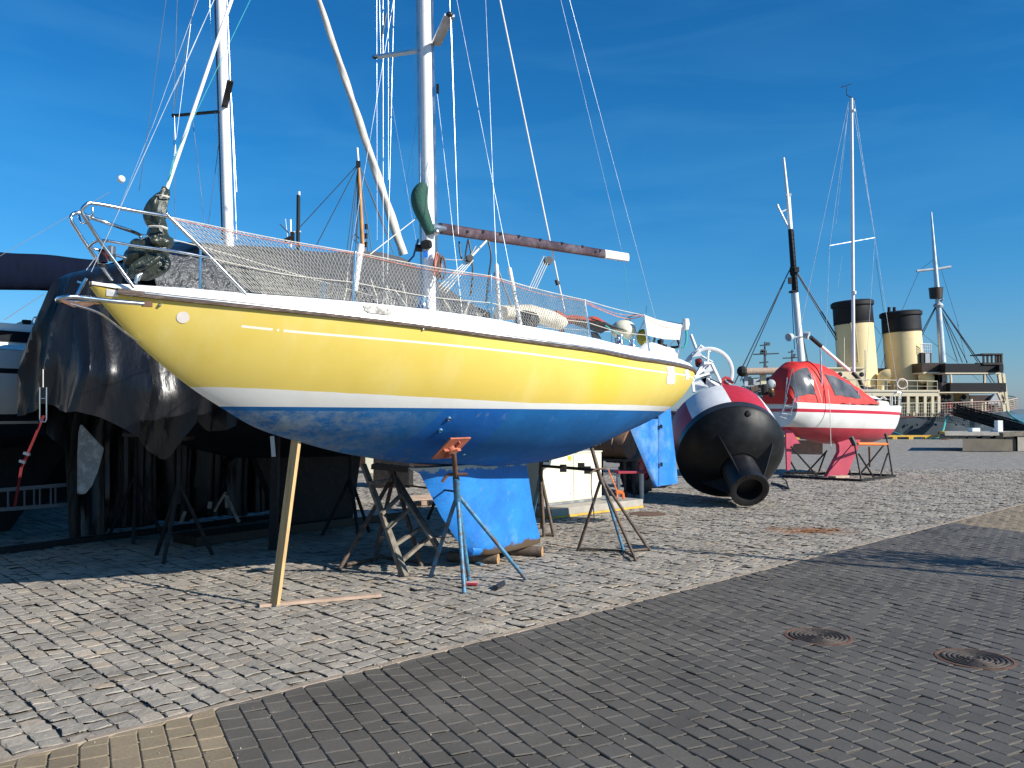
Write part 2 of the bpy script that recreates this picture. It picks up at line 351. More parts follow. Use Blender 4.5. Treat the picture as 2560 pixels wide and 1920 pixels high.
for kind, nm in (('sett', 'cobblestones'), ('paver', 'pavement')):
    me = stones(kind); me.materials.append(stone_mat(kind)); o = bpy.data.objects.new(nm, me); C.objects.link(o); tag(o, kind='structure')

# bedding sand under the stones, and the far quay where single stones no longer show
def ground_mat():
    m, nt, b = newmat('quay_ground'); L = nt.links.new
    geo = nd(nt, 'ShaderNodeNewGeometry'); rt = nd(nt, 'ShaderNodeVectorRotate'); rt.rotation_type = 'Z_AXIS'; rt.inputs['Angle'].default_value = -math.atan2(e1.y, e1.x)
    L(geo.outputs['Position'], rt.inputs[0])
    br = nd(nt, 'ShaderNodeTexBrick'); br.inputs['Scale'].default_value = 1; br.inputs['Brick Width'].default_value = .16; br.inputs['Row Height'].default_value = .16
    br.inputs['Mortar Size'].default_value = .012; br.inputs['Color1'].default_value = (.34,.305,.26,1); br.inputs['Color2'].default_value = (.24,.215,.18,1); br.inputs['Mortar'].default_value = (.10,.09,.075,1)
    L(rt.outputs[0], br.inputs[0])
    n1 = nd(nt, 'ShaderNodeTexNoise'); n1.inputs['Scale'].default_value = 3; n1.inputs['Detail'].default_value = 8; n1.inputs['Roughness'].default_value = .75; L(geo.outputs['Position'], n1.inputs[0])
    mr = nd(nt, 'ShaderNodeMapRange'); mr.inputs[1].default_value = .3; mr.inputs[2].default_value = .7; mr.inputs[3].default_value = .72; mr.inputs[4].default_value = 1.25; L(n1.outputs[0], mr.inputs[0])
    mm = nd(nt, 'ShaderNodeMix', data_type='RGBA', blend_type='MULTIPLY'); mm.inputs[0].default_value = 1; L(br.outputs[0], mm.inputs[6]); L(mr.outputs[0], mm.inputs[7])
    sx = nd(nt, 'ShaderNodeSeparateXYZ'); L(geo.outputs['Position'], sx.inputs[0])
    near = nd(nt, 'ShaderNodeMapRange'); near.inputs[1].default_value = 26; near.inputs[2].default_value = 27; L(sx.outputs['Y'], near.inputs[0])
    dirt = nd(nt, 'ShaderNodeMix', data_type='RGBA'); dirt.inputs[6].default_value = (.12,.10,.07,1); dirt.inputs[7].default_value = (.17,.145,.115,1); L(mr.outputs[0], dirt.inputs[0])
    fin = nd(nt, 'ShaderNodeMix', data_type='RGBA'); L(near.outputs[0], fin.inputs[0]); L(dirt.outputs[2], fin.inputs[6]); L(mm.outputs[2], fin.inputs[7])
    L(fin.outputs[2], b.inputs['Base Color']); b.inputs['Roughness'].default_value = .9
    bp = nd(nt, 'ShaderNodeBump'); bp.inputs['Strength'].default_value = .9; bp.inputs['Distance'].default_value = .02
    n3 = nd(nt, 'ShaderNodeTexNoise'); n3.inputs['Scale'].default_value = 9; n3.inputs['Detail'].default_value = 6; L(geo.outputs['Position'], n3.inputs[0])
    L(n3.outputs[0], bp.inputs['Height']); L(bp.outputs[0], b.inputs['Normal'])
    return m
QE = 57.5           # quay edge distance
g = MB(); g.add([(-90,-40,-.017),(140,-40,-.017),(140,QE,-.017),(-90,QE,-.017),(-90,QE,-3),(140,QE,-3)], [(0,1,2,3),(3,2,5,4)])
tag(build('ground', g, ground_mat()), kind='structure')
kb = MB(); x = -3.5
while x < 22:
    ln = .98; p = KP+e1*(x+.004); q = KP+e1*(x+ln-.004); zz = random.uniform(-.0015, .0015)
    kb.bar(p+Vector((0,0,-.012+zz)), q+Vector((0,0,-.012+zz)), .056, .030, bevel=.004); x += ln
tag(build('kerb_strip', kb, mat('kerb_concrete', (.30,.24,.18), .9, var=.2, vs=8, bump=.5, bs=60)), kind='structure')
wm, nt, b = newmat('harbour_water'); b.inputs['Base Color'].default_value = (.012,.035,.05,1); b.inputs['Roughness'].default_value = .12
nn = nd(nt, 'ShaderNodeTexNoise'); nn.inputs['Scale'].default_value = .9; nn.inputs['Detail'].default_value = 6; bp = nd(nt, 'ShaderNodeBump'); bp.inputs['Strength'].default_value = .6; bp.inputs['Distance'].default_value = .3
gg = nd(nt, 'ShaderNodeNewGeometry'); nt.links.new(gg.outputs['Position'], nn.inputs[0]); nt.links.new(nn.outputs[0], bp.inputs['Height']); nt.links.new(bp.outputs[0], b.inputs['Normal'])
g = MB(); g.add([(-2500,QE-2,-1.5),(3000,QE-2,-1.5),(3000,4000,-1.5),(-2500,4000,-1.5)], [(0,1,2,3)]); tag(build('water', g, wm), kind='structure')
sh = MB(); rr_ = random.Random(3); top = [(-900+i*60, 1500+rr_.uniform(-40,40), 2+rr_.uniform(3,9)) for i in range(50)]
sh.grid([[Vector((p[0], p[1]-20, -2)) for p in top], [Vector(p) for p in top], [Vector((p[0], p[1]+60, -2)) for p in top]])
tag(build('hills', sh, mat('far_shore', (.09,.13,.15), .9)), kind='structure')

# ---------------------------------------------------------------- manhole covers
def manhole(u, v, r, label, seed):
    p = G(u, v); t = thing('manhole_cover', label, 'manhole cover', (p.x, p.y, 0), 'cast iron covers in the paving')
    f = MB(); f.lathe([(r+.035, -.02), (r+.035, .003), (r+.012, .005), (r+.010, -.01)], p, n=48); build('frame', f, 'rust', t, True)
    c = MB(); prof = [(0.0, .004)]; rr = .03
    while rr < r-.01:
        prof += [(rr, .004), (rr+.004, .009), (rr+.016, .009), (rr+.02, .001)]; rr += .035
    prof += [(r, .003), (r, -.02)]
    c.lathe(prof, p, n=48)
    rs = random.Random(seed)
    for k in range(10):
        a = rs.uniform(0, 2*pi); q = rs.uniform(.04, r*.8); c.box((p.x+cos(a)*q, p.y+sin(a)*q, .008), (.03, .012, .006), Matrix.Rotation(a, 3, 'Z'))
    build('lid', c, mat('cast_iron_lid', (.07,.055,.045), .7, .3, var=.3, vs=14, bump=.4, bs=60), t, True)
manhole(2046, 1591, .232, 'round ribbed manhole cover in the dark pavers, the one nearer the cobbles', 1)
manhole(2438, 1647, .236, 'round manhole cover of clear concentric rings, the one nearest the photo edge', 2)
p = G(1618, 1285); t = MB(); t.lathe([(.0, .012), (.30, .012), (.33, .004), (.33, -.02)], p, n=40)
tag(build('manhole_cover', t, mat('rusty_lid', (.13,.075,.045), .8, var=.3, vs=8, bump=.4), None, True), 'flat rusty brown round cover in the cobbles beside the white cabinet', 'manhole cover', 'cast iron covers in the paving')

# loose grit on the paving
gr = MB(); rs = random.Random(31)
for k in range(1100):
    X_ = rs.uniform(-4, 6); Y_ = rs.uniform(4, 12)
    if abs(X_) > .62*Y_: continue
    r_ = rs.uniform(.0025, .007); a = rs.uniform(0, 6.3); c_ = Vector((X_, Y_, r_*.6)); gr.add([c_+Vector((r_*cos(a+j*2.1), r_*sin(a+j*2.1), -r_*.6)) for j in range(3)]+[c_+Vector((0,0,r_*.7))], [(0,1,3),(1,2,3),(2,0,3)])
tag(build('grit', gr, mat('grit', (.30,.25,.19), .9, var=.4, vs=20)), kind='stuff')
# ================================================================ the yellow sailboat
BOW = N(226, 715, 6.5); BD = Vector((.632, .775, 0)).normalized(); BN = Vector((BD.y, -BD.x, 0))   # along, and towards the viewer's side
def YB(s, y, z): return Vector((BOW.x+BD.x*s+BN.x*y, BOW.y+BD.y*s+BN.y*y, z))
yb = catmull([0,.25,.5,1,2,3,4,5,6,7,8,8.7,9.5], [.03,.20,.33,.58,.97,1.24,1.42,1.5,1.48,1.33,1.03,.72,.32])
zbot = catmull([0,.12,.375,.83,1.12,1.51,1.91,2.59,3.5,4.3,4.66,5.57,6.2,6.73,7.83,8.44,9.0,9.5], [2.80,2.65,2.39,2.05,1.88,1.68,1.56,1.40,1.265,1.20,1.17,1.175,1.26,1.38,1.62,1.83,2.03,2.18])
def on_near(u, y_of_s):              # s on the near side line whose picture column is u, then the depth there
    lo, hi = -.5, 9.8
    for _ in range(40):
        m = (lo+hi)/2; p = YB(m, y_of_s(m), 0)
        if 1280+FPX*p.x/p.y < u: lo = m
        else: hi = m
    return lo, YB(lo, y_of_s(lo), 0).y
def zline(pts, y_of_s):
    out = []
    for u, v in pts:
        s, Y = on_near(u, y_of_s); out.append((s, N(u, v, Y).z))
    return catmull([a for a, _ in out], [b for _, b in out])
zrail = zline([(236,716),(301,727),(430,742),(640,764),(889,791),(1065,813),(1240,838),(1340,852),(1489,873),(1610,896),(1727,919)], yb)
zcove = zline([(500,800),(614,814),(800,833),(1000,850),(1240,874),(1470,903),(1666,931),(1725,940)], lambda s: yb(s)*1.005)
ztopw = zline([(222,710),(318,711),(434,717),(579,729),(889,753),(1240,797),(1316,813),(1475,842),(1600,872),(1716,903)], lambda s: max(.01, yb(s)-.05))
def zwl(s): return 1.885-.006*s
def zbt(s): return zwl(s)+(.165 if s < 1 else max(.065, .165-.035*(s-1)))
def ysec(s, t, side=1):
    b, z0, z1 = yb(s), zbot(s), zrail(s); H = z1-z0; f = min(1, max(0, (s-.6)/3.2)); g = max(0, (s-7.6)/1.9)
    a = .18+.16*f-.02*g; hb = .05+.10*f; bul = .70+.30*f+.02*g
    P = [(0, z0), (b*a, z0+H*hb*(1.2-f)), (b*bul, z0+H*(.30+.12*(1-f))), (b, z1)]
    m = 1-t; y = 3*m*m*t*P[1][0]+3*m*t*t*P[2][0]+t**3*P[3][0]; z = m**3*P[0][1]+3*m*m*t*P[1][1]+3*m*t*t*P[2][1]+t**3*P[3][1]
    return YB(s, side*y, z)
boat = thing('sailboat', 'yellow sailboat with white stripe and blue bottom propped on stands in the foreground', 'sailboat', (YB(5,0,0).x, YB(5,0,0).y, 0))
SS = [9.5*(i/150)**1.25 for i in range(151)]; TT = [i/44 for i in range(45)]
hm = MB()
rows = [[ysec(s, t, -1) for t in TT[::-1]]+[ysec(s, t, 1) for t in TT[1:]] for s in SS]; hm.grid(rows)
last = rows[-1]; cidx = len(last)//2
hm.add(last, [tuple(range(len(last)))])                               # transom
hull = build('hull', hm, 'white', boat, True)
def hull_mat():
    m, nt, b = newmat('sailboat_hull_paint'); L = nt.links.new
    def A(n): x = nd(nt, 'ShaderNodeAttribute', attribute_name=n); return x.outputs['Fac']
    def mth(op, a, b_=None):
        x = nd(nt, 'ShaderNodeMath', operation=op)
        for i, v in enumerate((a, b_)):
            if v is None: continue
            if isinstance(v, (int, float)): x.inputs[i].default_value = v
            else: L(v, x.inputs[i])
        return x.outputs[0]
    def mix(f, a, b_):
        x = nd(nt, 'ShaderNodeMix', data_type='RGBA')
        for i, v in ((0, f), (6, a), (7, b_)):
            if isinstance(v, tuple): x.inputs[i].default_value = c4(v)
            elif isinstance(v, (int, float)): x.inputs[i].default_value = v
            else: L(v, x.inputs[i])
        return x.outputs[2]
    def noise(s, d=5, r=.6, st=(1,1,1), off=0):
        mp = nd(nt, 'ShaderNodeMapping'); mp.inputs['Scale'].default_value = st; mp.inputs['Location'].default_value = (off, off, 0); L(tc.outputs['Object'], mp.inputs[0])
        x = nd(nt, 'ShaderNodeTexNoise'); x.inputs['Scale'].default_value = s; x.inputs['Detail'].default_value = d; x.inputs['Roughness'].default_value = r; L(mp.outputs[0], x.inputs[0]); return x.outputs[0]
    def mr(src, a, b_, c=0, d=1):
        r = nd(nt, 'ShaderNodeMapRange')
        for i, v in enumerate((a, b_, c, d)): r.inputs[i+1].default_value = v
        L(src, r.inputs[0]); return r.outputs[0]
    tc = nd(nt, 'ShaderNodeTexCoord')
    s, wl, bt, cv = A('s'), A('wl'), A('bt'), A('cove')
    yel = mix(mr(noise(1.1, 4), .42, .62), (.70,.52,.105), (.735,.56,.13))
    yel = mix(mr(noise(2.2, 6, .7, (1,1,.25)), .52, .75, 0, .45), yel, (.77,.64,.28))
    # a repaired brighter patch about two thirds aft
    pd = mth('ABSOLUTE', mth('SUBTRACT', s, 5.1)); yel = mix(mr(mth('ADD', pd, mr(noise(5), .2, .8, -.25, .25)), .1, .5, .5, 0), yel, (.74,.56,.03))
    # cove stripe with its two gaps
    on = mth('MULTIPLY', mth('LESS_THAN', mth('ABSOLUTE', cv), .0095), mth('GREATER_THAN', s, S0))
    gap = mth('ADD', mth('MULTIPLY', mth('GREATER_THAN', s, S1), mth('LESS_THAN', s, S2)), mth('MULTIPLY', mth('GREATER_THAN', s, S3), mth('LESS_THAN', s, S4)))
    yel = mix(mth('MULTIPLY', on, mth('SUBTRACT', 1, gap)), yel, (.80,.78,.66))
    wht = mix(mr(noise(3, 6), .5, .8, 0, .3), (.80,.79,.75), (.60,.57,.50))
    top = mix(mth('GREATER_THAN', mth('ADD', bt, mr(noise(2.5), .2, .8, -.006, .006)), 0), wht, yel)
    # antifouling: blue with chalky worn patches, newer rectangle, dark band at the waterline
    blu = mix(mr(noise(1.6, 7, .65), .35, .65), (.009,.105,.30), (.013,.14,.40))
    chalk = mth('MULTIPLY', mr(noise(5.5, 10, .76, (1,1,1.6)), .40, .60, 0, .85), mr(s, 1.7, 3.1, 1, .0))
    chalk = mth('MULTIPLY', chalk, mth('LESS_THAN', wl, -.035)); blu = mix(chalk, blu, (.24,.31,.36))
    newp = mth('MULTIPLY', mth('GREATER_THAN', mth('ADD', s, mth('MULTIPLY', wl, -.35)), 3.02), mth('LESS_THAN', s, 3.75)); blu = mix(mth('MULTIPLY', newp, .75), blu, (.008,.11,.42))
    ch2 = mth('MULTIPLY', mr(noise(9, 8, .7, (1,1,.35), 5), .56, .70, 0, .6), mr(wl, -.16, -.04)); ch2 = mth('MULTIPLY', ch2, mth('LESS_THAN', wl, -.035)); blu = mix(ch2, blu, (.22,.32,.42))
    ch3 = mth('MULTIPLY', mr(noise(7, 9, .75, (1,1,1), 9), .52, .66, 0, .8), mr(A('low'), .02, .16, 1, 0)); blu = mix(ch3, blu, (.20,.19,.16))
    out = mix(mth('GREATER_THAN', wl, 0), blu, top); L(out, b.inputs['Base Color'])
    isb = mth('LESS_THAN', wl, 0); L(mr(isb, 0, 1, .42, .72), b.inputs['Roughness']); L(mr(isb, 0, 1, .5, .2), b.inputs['Specular IOR Level'])
    bp = nd(nt, 'ShaderNodeBump'); bp.inputs['Distance'].default_value = .02; L(mr(isb, 0, 1, .06, .25), bp.inputs['Strength']); L(noise(6, 6), bp.inputs['Height']); L(bp.outputs[0], b.inputs['Normal'])
    return m
S0 = on_near(614, yb)[0]; S1 = on_near(692, yb)[0]; S2 = on_near(703, yb)[0]; S3 = on_near(708, yb)[0]; S4 = on_near(719, yb)[0]
me = hull.data; off = wloc(boat)
def setattrs(me, off):
    A = {k: [] for k in ('s', 'wl', 'bt', 'cove', 'low')}
    for v in me.vertices:
        p = v.co+off; s = (p.x-BOW.x)*BD.x+(p.y-BOW.y)*BD.y; A['s'].append(s); A['wl'].append(p.z-zwl(s)); A['bt'].append(p.z-zbt(s)); A['cove'].append(p.z-zcove(s)); A['low'].append(p.z-zbot(s))
    for k, a in A.items(): t = me.attributes.new(k, 'FLOAT', 'POINT'); t.data.foreach_set('value', a)
setattrs(me, off); me.materials.clear(); HM = hull_mat(); me.materials.append(HM)

# stuck-on marks: white disc and swallow-tailed label at the bow, torn white patches near the stern
def hullpoint(u, v, lift=.004):
    """point on the near topside seen at picture column u, row v"""
    best = None
    s0, _ = on_near(u, yb)
    for i in range(-30, 31):
        s = s0+i*.02
        if s < 0.02 or s > 9.5: continue
        for t in TT[10:]:
            p = ysec(s, t); U = 1280+FPX*p.x/p.y; r = N(u, v, p.y); e = (U-u)**2+((r.z-p.z)/p.y*FPX)**2
            if best is None or e < best[0]: best = (e, s, t)
    e, s, t = best
    st, tt = .02, 1/44
    for _ in range(14):
        imp = False
        for ds, dt in ((st,0),(-st,0),(0,tt),(0,-tt)):
            a, b_ = s+ds, min(1, t+dt); p = ysec(a, b_); e2_ = (1280+FPX*p.x/p.y-u)**2+((N(u, v, p.y).z-p.z)/p.y*FPX)**2
            if e2_ < e: e, s, t, imp = e2_, a, b_, True
        if not imp: st /= 2; tt /= 2
    p = ysec(s, t); du = ysec(s+.02, t)-p; dv = ysec(s, min(1, t+.02))-p if t < .98 else p-ysec(s, t-.02); n = du.cross(dv).normalized()
    if n.dot(BN) < 0: n = -n
    return p+n*lift
def decal(name, poly, label, m='gelwhite'):
    pts = [hullpoint(u, v) for u, v in poly]; mb = MB(); c = sum(pts, Vector())/len(pts); n = len(pts)
    mb.add([hullpoint(sum(u for u, _ in poly)/n, sum(v for _, v in poly)/n)]+pts, [(0, i+1, (i+1)%n+1) for i in range(n)]); o = build(name, mb, m, boat, label=label); return o
M['pinkwhite'] = mat('faded_white_vinyl', (.80,.72,.66), .5, var=.06)
cx, cy = CR['B'][0]+1572*.28933, 480+1082*.28933
decal('disc_mark', [(cx+16.3*cos(a*pi/12), cy+14.6*sin(a*pi/12)) for a in range(24)], 'round pinkish white disc', 'pinkwhite')
decal('swallowtail_mark', [(262,722),(296,725),(288,733),(294,742),(262,739)], 'white swallow-tailed pennant mark')
rs = random.Random(5)
def torn(u0, v0, u1, v1):
    L_ = []
    for i in range(6): L_.append((u0+(u1-u0)*i/5, v0+rs.uniform(-2, 3)))
    for i in range(5): L_.append((u1+rs.uniform(-2, 3), v0+(v1-v0)*(i+.5)/5))
    for i in range(6): L_.append((u1-(u1-u0)*i/5, v1+(i%2)*4+rs.uniform(-2, 3)))
    for i in range(5): L_.append((u0+rs.uniform(-3, 2), v1-(v1-v0)*(i+.5)/5))
    return L_
decal('torn_patch', torn(1668,914,1686,958), 'torn white masking patch', 'pinkwhite'); decal('torn_patch', torn(1713,924,1722,946), 'torn white masking patch', 'pinkwhite')
for u, v in ((1122,1046),(1101,1075),(1160,1136)):
    p = hullpoint(u, v, 0); q = hullpoint(u, v, .035); mb = MB(); d_ = (q-p).normalized(); mb.lathe([(.004,.012),(.012,.012),(.016,.018),(.022,.012),(.026,-.01)], p, d_, n=16); build('skin_fitting', mb, 'jackblue', boat, True)
for u, v in ((396,762),(325,739),(1056,823)):
    p = hullpoint(u, v, 0); q = hullpoint(u, v, .03); mb = MB(); mb.lathe([(.0,.022),(.010,.018),(.015,.0)], p, (q-p), n=12); build('fitting', mb, 'steel', boat, True)

# rub rail
rm_ = MB()
for sd in (1, -1):
    rws = []
    for s in [.14+(9.5-.14)*i/120 for i in range(121)]:
        y, z = yb(s), zrail(s); w_ = .030
        rws.append([YB(s, sd*(y-.02), z-.034), YB(s, sd*(y+w_*.8), z-.032), YB(s, sd*(y+w_), z-.016), YB(s, sd*(y+w_), z+.010), YB(s, sd*(y+w_*.7), z+.014), YB(s, sd*(y-.03), z+.014)])
    rm_.grid(rws)
build('rub_rail', rm_, 'railwood', boat)
rt = MB()
rt.grid([[YB(s, yb(s)+.032, zrail(s)-.010), YB(s, yb(s)+.036, zrail(s)-.004), YB(s, yb(s)+.034, zrail(s)+.004)] for s in [.3+9.2*i/100 for i in range(101)]])
build('rail_strip', rt, 'steel', boat)
# bulwark and deck in one white moulding
dk = MB(); rws = []
for s in [9.5*(i/110) for i in range(111)]:
    b, zr, zt = yb(s), zrail(s), max(ztopw(s), zrail(s)+.04); k = min(1, b/.3)
    half = [(b-.01, zr+.014), (b-.022*k, zr+(zt-zr)*.55), (b-.05*k, zt-.008), (b-.075*k, zt), (b-.11*k, zt-.006), (b-.13*k, zt-.045*k), (b*.5, zt-.03*k), (0, zt-.015*k)]
    rws.append([YB(s, -y, z) for y, z in half]+[YB(s, y, z) for y, z in half[::-1][1:]])
dk.grid(rws); dk.add(rws[-1]+[YB(9.5, yb(9.5), zrail(9.5)), YB(9.5, -yb(9.5), zrail(9.5))], [tuple(range(17))])
# bow cap
build('deck', dk, 'gelwhite', boat, True)
# long portlight let into the bulwark
pc = [(905,766),(912,763),(968,772),(974,780),(974,788),(966,791),(914,785),(906,778)]
def bulw(u, v, lift=.006):
    s, Y = on_near(u, lambda s: yb(s)-.035); zz = N(u, v, Y).z; f = min(1, max(0, (zz-zrail(s))/(ztopw(s)-zrail(s)))); return YB(s, yb(s)-.012-.045*f+lift, zz)
pl = MB(); pts = [bulw(u, v, .008) for u, v in smooth_path([(u, v, 0) for u, v in pc+pc[:1]], 4) for u, v in [(u, v)]] if False else [bulw(u, v, .008) for u, v in pc]
pl.add(pts, [tuple(range(len(pts)))]); pl.v = [tuple(Vector(p)+BN*.012+Vector((0,0,.008))) for p in pl.v]; build('portlight', pl, mat('smoked_acrylic', (.30,.28,.24), .15, var=.3, vs=20), boat)
# cabin top
cbm = MB(); rws = []
for i in range(41):
    s = 3.2+4.4*i/40; k = min(1, (s-3.2)/.8, (7.6-s)/.25+.35); wv = min(.78, yb(s)-.42); zt = ztopw(s)-.04; hgt = (.10+.10*min(1, (s-3.2)/2))*max(.05, min(1, k))
    half = [(wv, zt-.03), (wv-.03, zt+hgt*.8), (wv-.10, zt+hgt), (wv*.5, zt+hgt+.03), (0, zt+hgt+.04)]
    rws.append([YB(s, -y, z) for y, z in half]+[YB(s, y, z) for y, z in half[::-1][1:]])
cbm.grid(rws); cbm.add(rws[-1], [tuple(range(9))]); cbm.add(rws[0], [tuple(range(9))]); cab = build('cabin', cbm, 'gelwhite', boat, True)
# cockpit coaming: raised white moulding aft, with the dark side window
cm_ = MB(); rws = []
for i in range(31):
    s = 6.4+2.5*i/30; b = yb(s)-.22; zt = ztopw(s)-.04; hh = .22*min(1, (s-6.25)/.5)*min(1, (9.05-s)/.9+.25); wd = .16
    rws.append([(b, zt-.02), (b-.04, zt+hh*.85), (b-.07, zt+hh), (b-wd, zt+hh), (b-wd-.02, zt-.02)])
cm_.grid([[YB(6.4+2.5*i/30, y, z) for y, z in r] for i, r in enumerate(rws)]); cm_.grid([[YB(6.4+2.5*i/30, -y, z) for y, z in r] for i, r in enumerate(rws)])
build('coaming', cm_, 'gelwhite', boat, True)

# keel, skeg and rudder --------------------------------------------------
def foil(outline, th, name, m, bulge=.9):
    """outline: list of (s_fore, s_aft, z) from the top down"""
    mb = MB(); rws = []
    for sf, sa, z, tk in outline:
        c = sa-sf; r = []
        for i in range(13):
            x = i/12; t = tk*2.6*(.2969*math.sqrt(x)-.126*x-.3516*x*x+.2843*x**3-.1015*x**4)/.26; r.append(YB(sf+c*x, t/2, z))
        for i in range(11, 0, -1):
            x = i/12; t = tk*2.6*(.2969*math.sqrt(x)-.126*x-.3516*x*x+.2843*x**3-.1015*x**4)/.26; r.append(YB(sf+c*x, -t/2, z))
        rws.append(r)
    mb.grid(rws, closed=True); mb.add(rws[-1], [tuple(range(24))]); mb.add(rws[0], [tuple(range(24))]); return build(name, mb, m, boat, True)
def keel_mat(name, worn_top, chalk=.0, aft=False):
    m, nt, b = newmat(name); L = nt.links.new; tc = nd(nt, 'ShaderNodeTexCoord'); geo = nd(nt, 'ShaderNodeNewGeometry')
    def noise(s, d=6, r=.6, off=0):
        mp = nd(nt, 'ShaderNodeMapping'); mp.inputs['Location'].default_value = (off, 0, off); L(geo.outputs['Position'], mp.inputs[0])
        x = nd(nt, 'ShaderNodeTexNoise'); x.inputs['Scale'].default_value = s; x.inputs['Detail'].default_value = d; x.inputs['Roughness'].default_value = r; L(mp.outputs[0], x.inputs[0]); return x.outputs[0]
    def mr(src, a, b_, c=0, d=1):
        r = nd(nt, 'ShaderNodeMapRange')
        for i, v in enumerate((a, b_, c, d)): r.inputs[i+1].default_value = v
        L(src, r.inputs[0]); return r.outputs[0]
    def mix(f, a, b_):
        x = nd(nt, 'ShaderNodeMix', data_type='RGBA'); L(f, x.inputs[0])
        for i, v in ((6, a), (7, b_)):
            if isinstance(v, tuple): x.inputs[i].default_value = c4(v)
            else: L(v, x.inputs[i])
        return x.outputs[2]
    col = mix(mr(noise(3), .35, .65), (.008,.14,.46), (.014,.20,.58))
    col = mix(mr(noise(13, 9, .75, 3), .60, .70, 0, .75), col, (.16,.17,.16))
    col = mix(mr(noise(2.0, 8, .68, 7), .56-chalk*3, .80-chalk*3, 0, .4+chalk*6), col, (.30,.42,.52))
    if worn_top:
        sx = nd(nt, 'ShaderNodeSeparateXYZ'); L(geo.outputs['Position'], sx.inputs[0])
        ad = nd(nt, 'ShaderNodeMath', operation='ADD'); L(sx.outputs['Z'], ad.inputs[0]); L(mr(noise(6, 8, .7, 2), .3, .7, -.05, .05), ad.inputs[1])
        col = mix(mr(ad.outputs[0], worn_top, worn_top+.012, 0, .9), col, (.42,.46,.42))
        lo = mix(mr(ad.outputs[0], .235, .275, 1, 0), (.05,.22,.5), (.10,.045,.02)); col = mix(mr(ad.outputs[0], .20, .225, 1, 0), col, (.085,.055,.03))
        col = mix(mr(ad.outputs[0], .31, .36, 0, 0), col, lo)
    L(col, b.inputs['Base Color']); b.inputs['Roughness'].default_value = .6
    bp = nd(nt, 'ShaderNodeBump'); bp.inputs['Strength'].default_value = .4; bp.inputs['Distance'].default_value = .02; L(noise(14), bp.inputs['Height']); L(bp.outputs[0], b.inputs['Normal'])
    return m
foil([(3.40,5.50,1.22,.26),(3.58,5.48,1.15,.24),(3.72,5.53,.95,.23),(3.92,5.60,.65,.22),(4.14,5.68,.40,.22),(4.26,5.74,.26,.23),(4.42,5.77,.16,.24),(4.55,5.74,.13,.20)], .2, 'keel', keel_mat('keel_paint', 1.165))
bl = MB(); bl.tube([YB(4.34+x*.9, 0, .215+.01*x) for x in (0,.04,.15,.5,1.0,1.5)], [.03,.085,.10,.10,.07,.02], n=16, ry=.85); build('keel_bulb', bl, keel_mat('bulb_paint', 0), boat, True)
foil([(7.85,8.86,1.72,.09),(8.02,8.86,1.55,.09),(8.22,8.86,1.30,.085),(8.42,8.86,1.05,.08),(8.62,8.86,.80,.075),(8.74,8.86,.66,.07)], .1, 'skeg', keel_mat('skeg_paint', 0, .03))
foil([(8.875,9.26,1.95,.085),(8.875,9.30,1.7,.085),(8.875,9.40,1.2,.08),(8.875,9.50,.72,.075),(8.875,9.50,.66,.07)], .1, 'rudder', keel_mat('rudder_paint', 0, .02))
for z_ in (1.0, 1.6):
    mb = MB(); mb.box(YB(8.87, .05, z_), (.03,.05,.06)); build('rudder_hinge', mb, 'blackmetal', boat)

# mast, spreaders, boom --------------------------------------------------
MY = YB(3.79, 0, 0).y
def mp_(u, v, dY=0): return N(u, v, MY+dY)
mf = Vector(N(1077, 775, MY)); mf.z = 2.55; mt = N(1062, 0, MY); mdir = (mt-mf).normalized(); mtop = mf+mdir*12.2
mm = MB(); mm.tube([mf, mf+mdir*3, mf+mdir*8, mtop], [.087,.087,.083,.065], n=24, ry=.78); mast = build('mast', mm, 'mast', boat, True)
tk = MB(); a = mf+mdir*.25-Vector((.088,.02,0)); tk.bar(a, a+mdir*11.5, .03, .022); tk.bar(a+Vector((.175,0.02,0)), a+Vector((.175,.02,0))+mdir*11, .02, .02); build('sail_track', tk, 'steel', mast)
st = MB()
st.bar(mp_(1090, 112), N(1124, 38, MY-.7), .11, .025, up=(0,0,1)); build('spreader', st, 'steel', mast)
st = MB(); st.bar(mp_(1052, 126), N(942, 142, MY+.75), .10, .025); build('spreader', st, 'steel', mast)
for p in (N(1124, 36, MY-.7), N(938, 142, MY+.75)):
    b_ = MB(); b_.ball(p, .03, 10, (1.3,1,1)); build('spreader_tip', b_, 'black', mast, True)
for u, v in ((1094,222),(1058,172),(1060,202)):
    b_ = MB(); p = mp_(u, v, -.02); b_.box(p, (.03,.06,.09)); build('mast_cleat', b_, 'blackmetal', mast)
g1 = mp_(1098, 568); g2 = N(1567, 644, MY+2.5)
def ontoBoom():                      # boom along the boat's centreline
    s = 3.95; lo, hi = 3.9, 9
    for _ in range(40):
        m_ = (lo+hi)/2; p = YB(m_, 0, 0); U = 1280+FPX*p.x/p.y
        if U < 1567: lo = m_
        else: hi = m_
    return lo
sb = ontoBoom(); Yb = YB(sb, 0, 0).y; bA = N(1100, 571, YB(3.93,0,0).y); bB = N(1567, 644, Yb)
bm = MB(); bd_ = (bB-bA); L_ = bd_.length; bu = bd_.normalized()
def oval(mb, p, q, w, h, n=16):
    z = (Vector(q)-Vector(p)).normalized(); x = z.cross(Vector((0,0,1))).normalized(); y = x.cross(z)
    def rnd(a): c_, s_ = cos(a), sin(a); return (abs(c_)**.55*math.copysign(1, c_), abs(s_)**.55*math.copysign(1, s_))
    vs = [Vector(e)+x*rnd(2*pi*i/n)[0]*w/2+y*rnd(2*pi*i/n)[1]*h/2 for e in (p, q) for i in range(n)]
    mb.add(vs, [(i, (i+1)%n, (i+1)%n+n, i+n) for i in range(n)]+[tuple(range(n)), tuple(range(n, 2*n))])
oval(bm, bA, bA+bd_*.84, .085, .125); boom = build('boom', bm, 'boom', boat, True)
